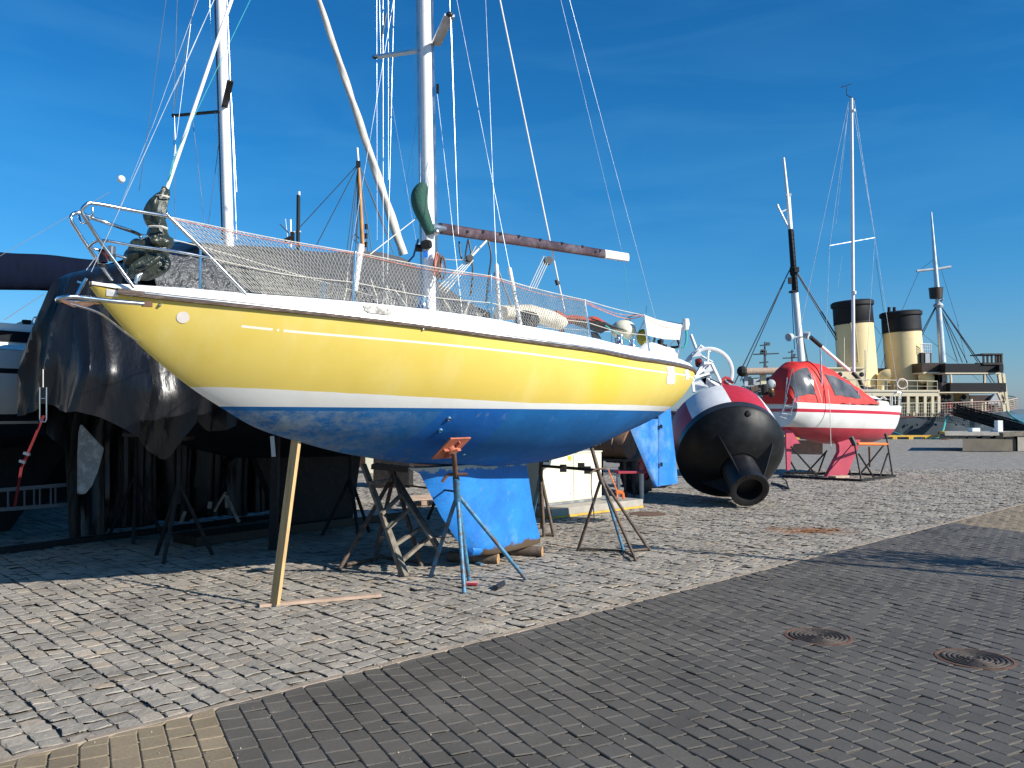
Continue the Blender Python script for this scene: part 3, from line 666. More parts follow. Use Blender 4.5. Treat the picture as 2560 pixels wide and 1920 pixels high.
be = MB(); oval(be, bA+bd_*.8405, bB, .088, .128); build('boom_end', be, 'mast', boom, True)
side = bu.cross(Vector((0,0,1))).normalized(); side = side if side.y < 0 else -side
for f, dz in ((.04,.02),(.10,.0),(.17,.03),(.25,.04),(.34,.045),(.45,.045),(.57,.045),(.69,.045),(.77,.0),(.80,.03)):
    fx = MB(); fx.box(bA+bd_*f+side*.048+Vector((0,0,dz)), (.045,.018,.028)); build('boom_fitting', fx, 'black', boom)
gn = MB(); gn.tube([mp_(1078,568,-.05), bA+bu*.06], [.04,.045], n=12); gn.ball(mp_(1090,580,-.09), .045, 12); build('gooseneck', gn, 'steel', boom, True)
# green sail bag on the mast
gb = MB(); ctr = [(1060,462),(1052,490),(1050,520),(1060,548),(1072,575),(1082,585)]; rad = [.035,.13,.15,.11,.09,.035]
pts = [mp_(u-2, v, -.12) for u, v in [(1062,456),(1058,468),(1050,492),(1053,520),(1064,548),(1074,572),(1080,584)]]
gb.tube(smooth_path(pts, 4), [.012+(catmull([0,.12,.35,.6,.8,.95,1],[0,.06,.105,.085,.065,.06,.0])(i/24)) for i in range(25)], n=20, ry=.8, up0=(1,0,0))
build('spinnaker_pole_cover', gb, 'greencanvas', boat, True)

def wire(name, pts, r=.004, m='wire', parent=boat, n=5):
    mb = MB(); mb.tube(pts, r, n=n); return build(name, mb, m, parent, True)
W_ = []
def seg(u0, v0, Y0, u1, v1, Y1, r=.004, m='wire', nm='shroud', ext=0):
    p, q = N(u0, v0, Y0), N(u1, v1, Y1)
    if ext: p = p+(p-q).normalized()*ext
    wire(nm, [p, q], r*.55 if r < .009 else r, m)
YC = lambda s, y: YB(s, y, 0).y
# near-side shrouds run down in white split tubes to the chainplates
for (u0, v0), (u1, v1), (u2, v2), sY in (((1214,0),(1241,663),(1249,808),0), ((1142,0),(1274,672),(1301,812),.25)):
    Yn = YB(on_near(u2, lambda s: yb(s)-.2)[0], yb(4)-.2, 0).y
    a_, b_, c_ = N(u0, v0, MY-.1), N(u1, v1, Yn), N(u2, v2, Yn)
    wire('shroud', [a_+(a_-b_).normalized()*3, b_], .0026); tb = MB(); tb.tube([b_, c_], [.022,.022], n=10); tb.ball(b_, .02, 8); build('shroud_tube', tb, 'white', boat, True)
seg(1126, 42, MY-.7, 1146, 585, MY-.8, .0035, ext=3); seg(1128, 50, MY-.7, 1142, 480, MY-.75, .004)
seg(1092, 225, MY, 1159, 812, MY-.6, .003)
seg(1250, 0, MY+.6, 1412, 780, MY+2.4, .011, 'mast', 'running_stay', ext=4)
b_ = MB(); b_.tube([N(1391,700,MY+2.2), N(1395,712,MY+2.2)], .03, n=10); build('stay_clamp', b_, 'black', boat)
seg(1402, 0, MY+2, 1554, 625, Yb, .0035, 'wire', 'topping_lift', ext=2)
seg(1424, 0, MY+3, 1638, 795, YC(9.3,0), .0045, 'wire', 'backstay', ext=4)
for u0, u1, v1, dY, r in ((1047,1052,560,-.05,.004),(1040,1030,520,.05,.0035),(1044,1049,760,-.04,.003),(958,958,760,.9,.004),(984,867,690,.9,.004),(971,971,450,1.0,.003),(949,952,140,.8,.002),(942,943,600,.8,.002)):
    seg(u0, 0, MY+dY, u1, v1, MY+dY, r, ext=2)
seg(985, 0, MY+1.0, 967, 760, MY+.7, .003); seg(972,215,MY+1,1040,600,MY+.3,.0025)
seg(1047, 275, MY, 1010, 485, MY+.6, .002, 'wiredark'); seg(966,32,MY+.8,955,92,MY+.8,.011,'black','flag_halyard_block'); seg(955,92,MY+.8,944,138,MY+.8,.003,'wiredark','flag_halyard')
# stay with long dark cover at boom end, mainsheet to deck
seg(1561, 662, Yb, 1585, 865, Yb-.1, .006, 'teal', 'mainsheet_line')
# vang / mainsheet tackles
blk = MB(); blk.lathe([(.0,-.03),(.055,-.03),(.055,.03),(0,.03)], N(1370,652,MY+1.6), (.3,-1,.1), n=16); build('block', blk, 'black', boat, True)
for k in range(4):
    wire('mainsheet', [N(1360+k*5, 640+k*2, MY+1.6), N(1322+k*6, 722, MY+1.4)], .005, 'rope')
blk = MB(); blk.lathe([(.0,-.03),(.04,-.03),(.04,.03),(0,.03)], N(1174,646,MY+.4), (.3,-1,.1), n=16); build('block', blk, 'black', boat, True)
for k in range(4): wire('vang_line', [N(1177+k*2, 641+k*3, MY+.5), N(1092+k*7, 722+k*4, MY+.1)], .006, 'rope')
wire('vang_line', [N(1175,645,MY+.4), N(1216,602,MY+.7)], .014, 'rope')
for pts in ([(1171,598),(1164,640),(1170,662),(1178,640),(1172,600)], [(1221,602),(1228,640),(1222,690),(1214,760)], [(1178,640),(1182,680),(1176,740)], [(1148,604),(1152,640),(1160,650),(1168,640)], [(1240,672),(1236,690),(1240,700)], [(1241,664),(1262,720),(1280,770)]):
    wire('hanging_strap', smooth_path([N(u, v, MY+.5) for u, v in pts], 4), .011, 'black')
wire('slack_rope', smooth_path([N(u, v, MY+.4) for u, v in ((1110,648),(1140,650),(1170,645),(1190,615))], 4), .006, 'rope')
# coiled dark red halyards at the mast
rs = random.Random(11)
for k in range(9):
    u = 1092+rs.uniform(-4, 16); v = 626+rs.uniform(0, 14); w_ = rs.uniform(8, 16)
    wire('halyard_coil', smooth_path([N(u, v, MY-.12), N(u-w_*.5, v+30, MY-.16), N(u-w_*.2, v+52+rs.uniform(0,12), MY-.16), N(u+w_*.5, v+34, MY-.12), N(u, v, MY-.1)], 5), .009, 'rust' if k%3 else 'ropered', n=6)
b_ = MB(); b_.lathe([(.0,.0),(.045,0),(.055,.05),(.045,.1),(.0,.1)], N(1056,612,MY-.1), (1,-.3,0), n=18); b_.lathe([(0,0),(.04,0),(.04,.08),(0,.08)], N(1038,620,MY-.05), (1,.2,0), n=18); build('winch', b_, 'blackmetal', boat, True)
b_ = MB(); b_.box(N(1064,636,MY-.1), (.05,.01,.07)); build('blue_sticker', b_, mat('blue_sticker', (.02,.17,.6), .4), boat)
wire('dark_blue_strap', [N(1046,598,MY), N(1034,640,MY+.1), N(1020,656,MY+.2)], .012, mat('navy_strap', (.02,.06,.12), .7))
wire('spinnaker_pole_line', [N(1048,540,MY-.05), N(925,636,MY-1.2)], .005, 'rope')

# pulpit ------------------------------------------------------------------
def zb(x, y, Y): return Z('B', x, y, Y)
def tb(name, pts, r, m='chrome', parent=boat, n=10, k=5):
    mb = MB(); mb.tube(smooth_path(pts, k), r, n=n); return build(name, mb, m, parent, True)
PR = .0145
pul = tb('pulpit', [zb(2180,940,6.98), zb(1830,575,6.8), zb(1462,215,6.60), zb(1440,207,6.59), zb(1180,165,6.48), zb(820,98,6.30), zb(745,112,6.26), zb(708,165,6.25), zb(745,240,6.28), zb(870,430,6.40), zb(1160,828,6.54)], PR)
tb('pulpit_rail', [zb(1215,395,6.95), zb(1190,360,6.93), zb(960,278,6.70), zb(790,220,6.62), zb(690,180,6.55), zb(630,192,6.52), zb(615,240,6.5), zb(680,350,6.55), zb(765,480,6.62), zb(970,762,6.8)], PR, parent=pul)
tb('pulpit_crossbar', [zb(765,475,6.6), zb(868,418,6.4), zb(1150,462,6.5), zb(1500,510,6.65), zb(1830,572,6.8)], .011, parent=pul)
tb('pulpit_crossbar', [zb(768,480,6.62), zb(850,500,6.66), zb(1050,560,6.8), zb(1300,620,7.0)], .011, parent=pul)
tb('pulpit_grab', [zb(800,135,6.3), zb(797,200,6.3), zb(745,262,6.33), zb(700,262,6.45), zb(682,205,6.5)], .009, parent=pul)
# navigation light
nl = MB(); nl.lathe([(0,.0),(.035,.0),(.038,.01),(.038,.02),(.030,.022)], zb(890,625,6.5)+Vector((0,0,-.02)), n=20); build('lamp_base', nl, 'black', pul, True)
nl = MB(); nl.lathe([(.034,0),(.034,.085),(.038,.088),(.038,.1),(0,.1)], zb(892,610,6.5), n=20); build('lamp_lens', nl, mat('dark_red_lens', (.05,.01,.01), .1), pul, True)
nl = MB(); nl.bar(zb(955,465,6.55), zb(950,590,6.55), .03, .03); nl.bar(zb(970,470,6.55), zb(970,600,6.55), .012, .05); build('lamp_bracket', nl, 'steel', pul)
# anchor platform at the stem: bent tube loop, stays and cheek plates
ap = tb('anchor_roller_frame', [zb(1240,965,6.35), zb(1000,945,6.2), zb(760,918,6.05), zb(640,905,5.98), zb(560,910,5.95), zb(500,925,6.0), zb(520,945,6.15), zb(640,955,6.3), zb(800,958,6.55), zb(880,962,6.66)], .017)
pm = MB(); pm.bar(zb(1225,967,6.36), zb(1315,972,6.40), .03, .04); build('frame_bracket', pm, 'rust', ap)
tb('bobstay_tube', [zb(550,950,6.1), zb(820,1030,6.3), zb(950,1110,6.45), zb(1090,1220,6.6), zb(1190,1290,6.75)], .009, 'steel', ap)
pm = MB(); pm.prism([zb(500,930,6.0), zb(640,990,6.15), zb(860,960,6.5), zb(640,945,6.3)], (0,0,-.006)); pm.bar(zb(700,1000,6.2), zb(830,955,6.45), .012, .012); build('anchor_platform', pm, 'rust', ap)
pm = MB(); pm.tube([zb(665,890,6.3), zb(715,800,6.33), zb(745,745,6.33)], [.012,.016,.010], n=8); pm.bar(zb(672,775,6.33), zb(728,792,6.33), .02, .015); build('forestay_turnbuckle', pm, 'chrome', boat, True)
seg(535, 0, 6.5, 228, 680, 6.35, .0045, 'wire', 'forestay', ext=3)
wire('thin_stay', [zb(745,675,6.4), zb(830,560,6.45)], .003)
# mooring cleats, chocks
cl = MB(); cl.tube([zb(1655,858,7.0), zb(1850,885,7.05)], [.012,.012], n=8); cl.tube([zb(1720,870,7.0), zb(1720,890,7.0)], .01); cl.tube([zb(1800,880,7.0), zb(1800,895,7.0)], .01); cl.bar(zb(1560,850,7.0), zb(1625,830,7.0), .012, .02); build('cleat', cl, 'blackmetal', boat, True)
wire('bow_line', smooth_path([zb(1630,795,7.0), zb(1680,840,6.95), zb(1745,900,6.92)], 4), .008, 'rope')
ch = MB(); ch.tube([zb(1170,790,6.7), zb(1185,720,6.7), zb(1215,700,6.72), zb(1190,760,6.74)], .016, n=8); build('bow_chock', ch, 'steel', boat, True)

# stanchions, lifelines, netting -------------------------------------------
stn = [((888,760),(881,787),7.9), ((1227,690),(1231,828),9.35), ((1463,752),(1481,868),10.9), ((1609,788),(1627,893),12.2), ((1706,815),(1697,903),13.1)]
def stY(u): return on_near(u, lambda s: yb(s)-.07)[1]
tops = [N(422, 542, 6.60)]; foots = [N(631, 752, 6.98)]
for (ut, vt), (ub, vb) in (((888,631),(881,787)), ((1227,690),(1230,830)), ((1461,750),(1480,868)), ((1609,788),(1625,892)), ((1706,818),(1694,905))):
    Y = stY(ub); t_, f_ = N(ut, vt, Y), N(ub, vb, Y); tops.append(t_); foots.append(f_)
    mb = MB(); mb.tube([f_, f_+(t_-f_)*.35, t_], [.0155,.0125,.0125], n=10); mb.ball(t_, .014, 8)
    mb.box(f_+Vector((0,0,.004)), (.08,.05,.012), Matrix.Rotation(math.atan2(BD.y, BD.x), 3, 'Z')); build('stanchion', mb, 'chrome', boat, True)
for i in range(len(tops)-1):
    a_, b_ = tops[i], tops[i+1]; m_ = (a_+b_)/2-Vector((0,0,.012)); wire('lifeline', smooth_path([a_, m_, b_], 6), .0045, 'rope')
    wire('lifeline', smooth_path([a_+Vector((0,0,-.012)), m_-Vector((0,0,.02+.01*i)), b_+Vector((0,0,-.012))], 6), .004, 'ropered')
mids = [foots[i]+(tops[i]-foots[i])*.52 for i in range(len(tops))]
for i in range(len(mids)-2): wire('lower_lifeline', smooth_path([mids[i], (mids[i]+mids[i+1])/2-Vector((0,0,.03)), mids[i+1]], 6), .004, 'rope')
wire('slack_red_line', smooth_path([tops[3]+Vector((0,0,-.03)), N(1540,790,11.4), N(1580,797,11.8), tops[4]], 6), .007, 'ropered')
# far side stanchions and lines
fs = []
for s in (1.3, 3.2, 5.1, 6.9, 8.6):
    f_ = YB(s, -(yb(s)-.07), ztopw(s)-.02); t_ = f_+Vector((0,0,.60)); fs.append(t_); mb = MB(); mb.tube([f_, t_], .0125, n=8); build('stanchion', mb, 'chrome', boat, True)
wire('lifeline', smooth_path([zb(1190,360,6.93)]+fs, 5), .0045, 'rope')
def topline(x):                      # x 0..3 along stanchion spans
    i = min(int(x), 2); t = x-i; a_, b_ = tops[i], tops[i+1]; return a_.lerp(b_, t)-Vector((0,0,.05*t*(1-t)))
def botline(x):
    i = min(int(x), 2); t = x-i; a_, b_ = foots[i], foots[i+1]; p = a_.lerp(b_, t); s = (p.x-BOW.x)*BD.x+(p.y-BOW.y)*BD.y; return YB(s, yb(s)-.09, ztopw(s)+.012)
nt_ = MB(); NX = 128; NZ = 13; rs = random.Random(2)
PN = {}
for i in range(NX*2+1):
    for j in range(NZ+1):
        x = 3.02*i/(NX*2); f = j/NZ; a_, b_ = botline(min(2.999, x)), topline(min(2.999, x))
        if x < .62: b_ = a_.lerp(b_, .22+.78*(x/.62)**.7) if False else b_
        sg = sin(x*2.1+f*2)*.02*sin(pi*f)+rs.uniform(-.003, .003)
        p = a_.lerp(b_, f)+BN*(sg-.015*sin(pi*f))+Vector((rs.uniform(-.002,.002), 0, rs.uniform(-.002,.002)+.012*sin(x*5+1)*sin(pi*f)))
        PN[i, j] = p
def strand(pts):
    o = len(nt_.v); n = 3
    for k_, p in enumerate(pts):
        t = (pts[min(k_+1, len(pts)-1)]-pts[max(k_-1, 0)]).normalized(); x = t.cross(BN).normalized()
        for q in range(3): a = 2*pi*q/3; nt_.v.append(tuple(p+(x*cos(a)+BN*sin(a))*.0029))
    for k_ in range(len(pts)-1):
        for q in range(3): nt_.f.append((o+k_*3+q, o+k_*3+(q+1)%3, o+k_*3+3+(q+1)%3, o+k_*3+3+q)); nt_.mi.append(0)
for i0 in range(-NZ, NX*2+1, 2):
    strand_a = [PN[i0+j, j] for j in range(NZ+1) if (i0+j, j) in PN]; strand_b = [PN[i0+NZ-j, j] for j in range(NZ+1) if (i0+NZ-j, j) in PN]
    if len(strand_a) > 1: strand(strand_a)
    if len(strand_b) > 1: strand(strand_b)
build('safety_netting', nt_, 'net', boat)

# jib rolled in dark green plastic at the bow and its furled stay
fst = D(360, 408, 7.0); ftop = D(500, 0, 7.4); 
jf = MB(); jf.tube([fst+(fst-ftop).normalized()*.35, ftop+(ftop-fst).normalized()*5], .0165, n=10); build('furler_tube', jf, 'mast', boat, True)
path = [zb(1425,-45,7.0), zb(1420,20,7.0), zb(1370,110,6.98), zb(1350,230,6.96), zb(1370,290,6.95), zb(1365,380,6.95), zb(1375,440,6.95), zb(1370,495,6.95)]
rad = [.020,.045,.070,.085,.066,.085,.10,.05]
def wrinkled(path, rad, name, seed, amp=.16, nn=22, k=6):
    pp = smooth_path(path, k); n = len(pp); fr = catmull([i/(len(rad)-1) for i in range(len(rad))], rad); mb = MB(); rws = []; rs = random.Random(seed); ph = [rs.uniform(0, 6.3) for _ in range(6)]
    for i, p in enumerate(pp):
        t = (pp[min(i+1,n-1)]-pp[max(i-1,0)]).normalized(); x = t.cross(Vector((0,1,.1))).normalized(); y = x.cross(t); r = fr(i/(n-1))
        rws.append([p+(x*cos(a)+y*sin(a))*r*(1+amp*.8*sin(3*a+i*.14+ph[0])+amp*.6*sin(5*a-i*.22+ph[1])+amp*.35*sin(9*a+i*.5+ph[2])) for a in [2*pi*j/nn for j in range(nn)]])
    mb.grid(rws, closed=True); mb.add(rws[0], [tuple(range(nn))]); mb.add(rws[-1], [tuple(range(nn))]); return build(name, mb, 'greenplastic', boat, True)
wrinkled(path, rad, 'furled_jib_cover', 1)
wrinkled([zb(1180,430,7.0), zb(1210,470,6.95), zb(1330,500,6.95), zb(1450,530,6.95)], [.03,.07,.09,.03], 'furled_jib_cover', 2)
wrinkled([zb(1400,540,6.9), zb(1330,600,6.85), zb(1200,680,6.8), zb(1100,720,6.78)], [.03,.06,.07,.02], 'furled_jib_cover', 3)
wrinkled([zb(1440,560,7.0), zb(1400,640,6.95), zb(1310,700,6.9), zb(1200,745,6.9)], [.02,.06,.055,.02], 'furled_jib_cover', 7)
wrinkled([zb(1130,470,7.0), zb(1150,520,7.0), zb(1120,620,6.95), zb(1095,720,6.9)], [.02,.045,.05,.02], 'furled_jib_cover', 9)
tb('cover_strap', [zb(1380,560,6.8), zb(1290,620,6.75), zb(1180,680,6.72), zb(1110,745,6.74)], .02, 'greenplastic')
wrinkled([zb(1080,600,6.9), zb(1200,560,6.9), zb(1330,560,6.95)], [.03,.09,.05], 'furled_jib_cover', 5)
wire('cover_lashing', [zb(1288,300,6.84), zb(1330,297,6.82), zb(1400,300,6.82), zb(1445,318,6.86)], .011, 'rope')
wire('cover_lashing', [zb(1345,32,6.95), zb(1400,28,6.9), zb(1462,45,6.95)], .008, 'rope')
wire('furling_line', [D(362,400,7.0)+Vector((0,0,0)), D(372,350,7.0), D(550,-20,7.6)], .0028, 'teal')
wire('slack_teal_line', smooth_path([D(362,395,7.0), D(370,375,7.0), D(375,345,7.02)], 4), .004, 'teal')

# stuff on deck -------------------------------------------------------------
def zf(x, y, Y): return Z('F', x, y, Y)
r_ = MB(); r_.tube([zf(180,1180,9.9), zf(420,1180,10.3), zf(600,1230,10.6), zf(690,1270,10.8)], [.11,.135,.135,.12], n=20, ry=.75); r1 = build('rolled_sailcloth', r_, mat('dirty_sailcloth', (.62,.56,.44), .85, var=.15, vs=5, bump=.8, bs=9, dist=.03), boat, True)
r_ = MB(); r_.tube([zf(370,1240,9.75), zf(440,1255,9.85)], [.137,.137], n=20, ry=.8); build('roll_end', r_, 'black', r1, True)
rs = random.Random(8)
def crumple(name, cs, m, Y, hgt):
    mb = MB(); rws = []
    for i in range(18):
        f = i/17; u = cs[0][0]+(cs[1][0]-cs[0][0])*f; v = cs[0][1]+(cs[1][1]-cs[0][1])*f; yy = Y[0]+(Y[1]-Y[0])*f; r = []
        for j in range(8):
            g_ = j/7; p = zf(u, v, yy); r.append(p+BN*(.22-.5*g_)+Vector((0,0,hgt*sin(pi*g_)*(1+.5*sin(i*1.3)+rs.uniform(-.3,.3))-.04)))
        rws.append(r)
    mb.grid(rws); return build(name, mb, m, boat, False)
crumple('orange_tarp', ((480,1190),(1000,1250)), mat('orange_tarp', (.50,.08,.03), .5, bump=.4, bs=12), (11.0,12.2), .07)
crumple('grey_tarp', ((950,1250),(1180,1330)), 'greytarp', (11.9,12.6), .06)
cw = MB(); cw.add([zf(962,1345,11.5), zf(1010,1352,11.6), zf(1048,1408,11.7), zf(968,1395,11.55)], [(0,1,2,3)]); build('side_window', cw, 'glassdark', boat, thick=.02)
ds = MB(); ds.ball(zf(1240,1330,12.6), .19, 20, (1,1,.8)); build('cream_bag', ds, 'cream', boat, True)
wl_ = MB(); c_ = zf(1360,1370,12.9); ax_ = BD
for k in range(1): wl_.lathe([(.30,-.012),(.325,-.012),(.325,.012),(.30,.012),(.30,-.012)], c_, BD, n=32)
for k in range(3):
    a = k*pi/3; y_ = BN*cos(a)+Vector((0,0,1))*sin(a); wl_.tube([c_-y_*.31, c_+y_*.31], .008, n=6)
build('steering_wheel', wl_, 'steel', boat, True)
ye = MB(); ye.ball(zf(1405,1395,12.6), .1, 12, (.9,.9,1.3)); build('yellow_bag', ye, mat('olive_bag', (.30,.27,.03), .7), boat, True)
for x_, y_, z_ in ((1500,1480,0),(1560,1450,0),(1590,1490,0),(1210,1410,1),(1190,1435,1),(1315,1450,1),(700,1330,1)):
    wn = MB(); wn.lathe([(.0,.12),(.045,.12),(.05,.10),(.038,.06),(.055,.02),(.06,0)], zf(x_, y_, 12.7 if not z_ else 12.0)-Vector((0,0,.06)), n=16); build('winch', wn, 'blackmetal' if not z_ else 'chrome', boat, True)
dg = MB(); dg.add([zf(1415,1198,12.35), zf(1530,1240,12.6), zf(1640,1265,12.85), zf(1745,1285,13.1), zf(1735,1415,13.1), zf(1600,1410,12.85), zf(1530,1398,12.6), zf(1440,1375,12.35)], [(0,1,6,7),(1,2,5,6),(2,3,4,5)]); build('weather_cloth', dg, mat('white_dodger_cloth', (.70,.66,.56), .85, var=.08, bump=.5, bs=6, dist=.02), boat, thick=.006)
tb('pushpit', [zf(1745,1290,13.1), zf(1700,1275,13.3), zf(1600,1260,13.9), zf(1560,1290,14.0), zf(1560,1480,14.0)], .0125)
tb('pushpit', [zf(1710,1600,13.1), zf(1735,1420,13.1), zf(1755,1280,13.1)], .0125); tb('pushpit', [zf(1690,1420,13.3), zf(1640,1480,13.5), zf(1700,1540,13.4)], .011)
lb = MB(); lb.lathe([(.0,.1),(.05,.09),(.06,0),(.04,-.08),(0,-.1)], zf(1778,1285,13.2), n=16); build('rescue_light', lb, 'white', boat, True)
tb('rescue_rope', [zf(1725,1275,13.2), zf(1770,1300,13.2), zf(1785,1380,13.2), zf(1770,1470,13.2), zf(1740,1480,13.2)], .016, 'teal')
tb('outboard_bracket', [zf(1650,1480,13.5), zf(1720,1470,13.4), zf(1700,1400,13.4)], .02, 'blackmetal')
tb('life_raft_strap', [zf(1560,1400,13.2), zf(1575,1450,13.2), zf(1600,1530,13.2)], .018, mat('blue_strap', (.02,.08,.3), .7))
tl_ = MB(); tl_.bar(zf(1380,1400,12.8), zf(1460,1440,12.8), .2, .12); tl_.bar(zf(1440,1470,12.9), zf(1640,1530,13.2), .25, .12); build('cockpit_seat', tl_, 'gelwhite', boat, bevel=.03)
tb('teal_sheet', [zf(1080,1290,11.9), zf(1200,1370,12.1), zf(1330,1460,12.3)], .008, 'teal')
wire('antenna', [zf(1435,1185,12.5), zf(1438,1120,12.5)], .004, 'wiredark')
# clutter on the foredeck behind the net
rs = random.Random(21)
for k in range(26):
    s = rs.uniform(2.2, 4.2); y = rs.uniform(.2, .8); p = YB(s, y, ztopw(s)-.02); q = p+Vector((rs.uniform(-.15,.15), 0, rs.uniform(.08,.4)))+BD*rs.uniform(-.15,.15)
    wire('deck_line', [p, (p+q)/2+Vector((.02,0,.02)), q], .005, 'rope', n=4)
tube_ = MB(); tube_.tube([Z('E',1045,590,8.2), Z('E',1020,760,8.2), Z('E',990,990,8.2)], [.035,.035,.03], n=10); build('furled_flag', tube_, 'mast', boat, True)
wn = MB(); wn.lathe([(0,.14),(.06,.14),(.065,.12),(.05,.07),(.07,.02),(.08,0)], Z('E',1575,1150,9.2), n=18); build('winch', wn, 'chrome', boat, True)
# ================================================================ stands, props and small things on the ground
def gh(x, y): return GZ('H', x, y)
def gg_(x, y): return GZ('Gg', x, y)
# --- front blue and rust stand
apex = Z('H', 497, 800, 8.95); ft = [gh(556,1668), gh(260,1533), gh(598,1560), gh(1095,1555)]
t = thing('jack_stand', 'blue and rusty tubular stand with a square orange pad under the yellow hull', 'boat stand', (apex.x, apex.y, 0), 'boat stands under the yellow sailboat')
col = MB(); pc = Z('H', 462, 450, 8.48); col.tube([pc, apex], [.026,.026], n=12); build('screw_post', col, 'rust', t, True)
sl_ = MB(); sl_.tube([apex.lerp(pc, .38), apex-Vector((0,0,.12))], [.036,.036], n=12); build('sleeve', sl_, 'jackblue', t, True)
hd = MB(); hc = apex.lerp(pc, .40); hd.tube(smooth_path([hc+Vector((-.14,-.06,-.05)), hc+Vector((-.08,-.05,.02)), hc+Vector((0,-.04,.03)), hc+Vector((.12,-.04,.03))], 4), .016, n=8); build('turning_handle', hd, 'rust', t, True)
for f in ft:
    l_ = MB(); l_.tube([apex+Vector((0,0,-.02)), f], [.023,.023], n=12); build('leg', l_, 'jackblue', t, True)
pn = (YB(0,1,0)-YB(0,0,0)); nn_ = (BN*.62+Vector((0,0,-.78))).normalized(); fr_ = frame(nn_, (BD.x, BD.y, 0))
pd = MB(); pd.box(pc-nn_*.05, (.34,.30,.018), fr_); build('pad', pd, 'orangepad', t, bevel=.006)
pb = MB()
pb.tube([pc+nn_*.0, pc-nn_*.05], [.05,.065], n=14); o_ = pc-nn_*.035
pb.bar(o_+fr_@Vector((-.13,0,0)), o_+fr_@Vector((.13,0,0)), .012, .05, up=nn_); pb.bar(o_+fr_@Vector((0,-.12,0)), o_+fr_@Vector((0,.12,0)), .012, .05, up=nn_); build('pad_bracket', pb, 'orangepad', t)
# --- rear near stand
apex = Z('H', 1735, 690, 10.75); pt_ = Z('H', 1652, 400, 10.85); ft = [gh(1535,1305), gh(1938,1325), gh(2042,1395), gh(2160,1305)]
t2 = thing('jack_stand', 'rusty brown stand with wooden block top, standing near the aft end of the blue keel', 'boat stand', (apex.x, apex.y, 0), 'boat stands under the yellow sailboat')
mb = MB(); mb.tube([pt_, apex], [.024,.028], n=12); build('screw_post', mb, 'rustbrown', t2, True)
for i, f in enumerate(ft):
    mb = MB(); mb.tube([apex+Vector((0,0,.04*(i%2))), f], [.02,.02], n=10); build('leg', mb, 'jackblue' if i == 1 else 'rustbrown', t2, True)
for a_, b_ in ((0,1),(1,2),(1,3)):
    mb = MB(); mb.tube([ft[a_]+Vector((0,0,.03)), ft[b_]+Vector((0,0,.03))], .017, n=8); build('foot_bar', mb, 'rustbrown', t2, True)
mb = MB(); mb.bar(Z('H',1575,385,10.7), Z('H',1690,355,10.9), .16, .05); build('pad', mb, 'woodplank', t2); mb = MB(); mb.bar(Z('H',1600,398,10.75), Z('H',1680,385,10.85), .10, .03); build('pad_bracket', mb, 'rustbrown', t2)
mb = MB(); mb.tube([Z('H',1640,635,10.65), Z('H',1690,600,10.7), Z('H',1780,588,10.8)], .013, n=8); build('turning_handle', mb, 'rustbrown', t2, True)
# --- rear far stand behind the keel
apex = Z('H', 1215, 640, 12.6); t3 = thing('jack_stand', 'dark brown stand seen just right of the blue keel, farther under the hull', 'boat stand', (apex.x, apex.y, 0), 'boat stands under the yellow sailboat')
mb = MB(); mb.tube([Z('H',1222,520,12.6), apex], [.03,.035], n=12); build('screw_post', mb, 'rustbrown', t3, True)
mb = MB(); mb.box(Z('H',1222,515,12.6), (.22,.2,.06)); build('pad', mb, 'darkwood', t3)
ft = [gh(1225,1110), gh(1330,1180), gh(1130,1100), gh(1245,1180)]
for i, f in enumerate(ft):
    mb = MB(); mb.tube([apex, f], [.026,.026], n=10); build('leg', mb, 'jackblue' if i == 2 else 'rustbrown', t3, True)
mb = MB(); mb.tube([ft[3]+Vector((0,0,.03)), ft[1]+Vector((0,0,.03))], .02, n=8); build('foot_bar', mb, 'rustbrown', t3, True)
# tie bar between the two rear stands
tb_ = MB(); tb_.tube([Z('H',1235,570,12.55), Z('H',1500,590,11.6), Z('H',1700,608,10.78)], .022, n=8)
tie = build('tie_bar', tb_, 'blackmetal', None, True); tag(tie, 'black steel tie bar with clamps running between the two aft stands', 'tie bar')
for x_, y_ in ((1410,590),(1565,575),(1620,605)):
    mb = MB(); mb.box(Z('H', x_, y_, 11.4), (.09,.05,.10)); build('clamp', mb, 'blackmetal', tie)
mb = MB(); mb.tube(smooth_path([Z('H',1655,620,10.72), Z('H',1652,760,10.72), Z('H',1668,900,10.7), Z('H',1678,1020,10.7)], 4), .007, n=5); tag(build('webbing_strap', mb, 'black', None, True), 'thin black strap hanging from the aft stand in front of the white cabinet', 'strap')
# --- forward far stand: A-frame legs with a grey ladder-like trestle leaning on it
def gk(x, y, Y): return Z('Gg', x, y, Y)
t4 = thing('jack_stand', 'dark steel A-frame stand behind the grey trestle, reaching up to the blue hull', 'boat stand', tuple(gg_(1200,1420)), 'boat stands under the yellow sailboat')
ap = gk(1330, 640, 10.3)
for f, m_ in ((gg_(855,1470), 'rustbrown'), (gg_(1155,1400), 'steel'), (gg_(1570,1440), 'rustbrown')):
    mb = MB(); mb.tube([ap, f], .026, n=10); build('leg', mb, m_ if m_ != 'steel' else 'rustbrown', t4, True)
mb = MB(); mb.bar(gk(1232,1170,10.1), gg_(1160,1395), .06, .02); build('leg_plate', mb, 'steel', t4)
for a_, b_ in ((gg_(880,1450), gg_(1155,1397)), (gg_(1180,1372), gg_(1560,1422))):
    mb = MB(); mb.tube([a_+Vector((0,0,.03)), b_+Vector((0,0,.03))], .022, n=8); build('foot_bar', mb, 'rustbrown', t4, True)
mb = MB(); mb.tube([ap, gk(1300,560,10.3)], .03, n=10); build('screw_post', mb, 'rustbrown', t4, True)
mb = MB(); mb.bar(gk(1150,570,10.3), gk(1465,600,10.3), .3, .06); build('pad', mb, 'darkwood', t4)
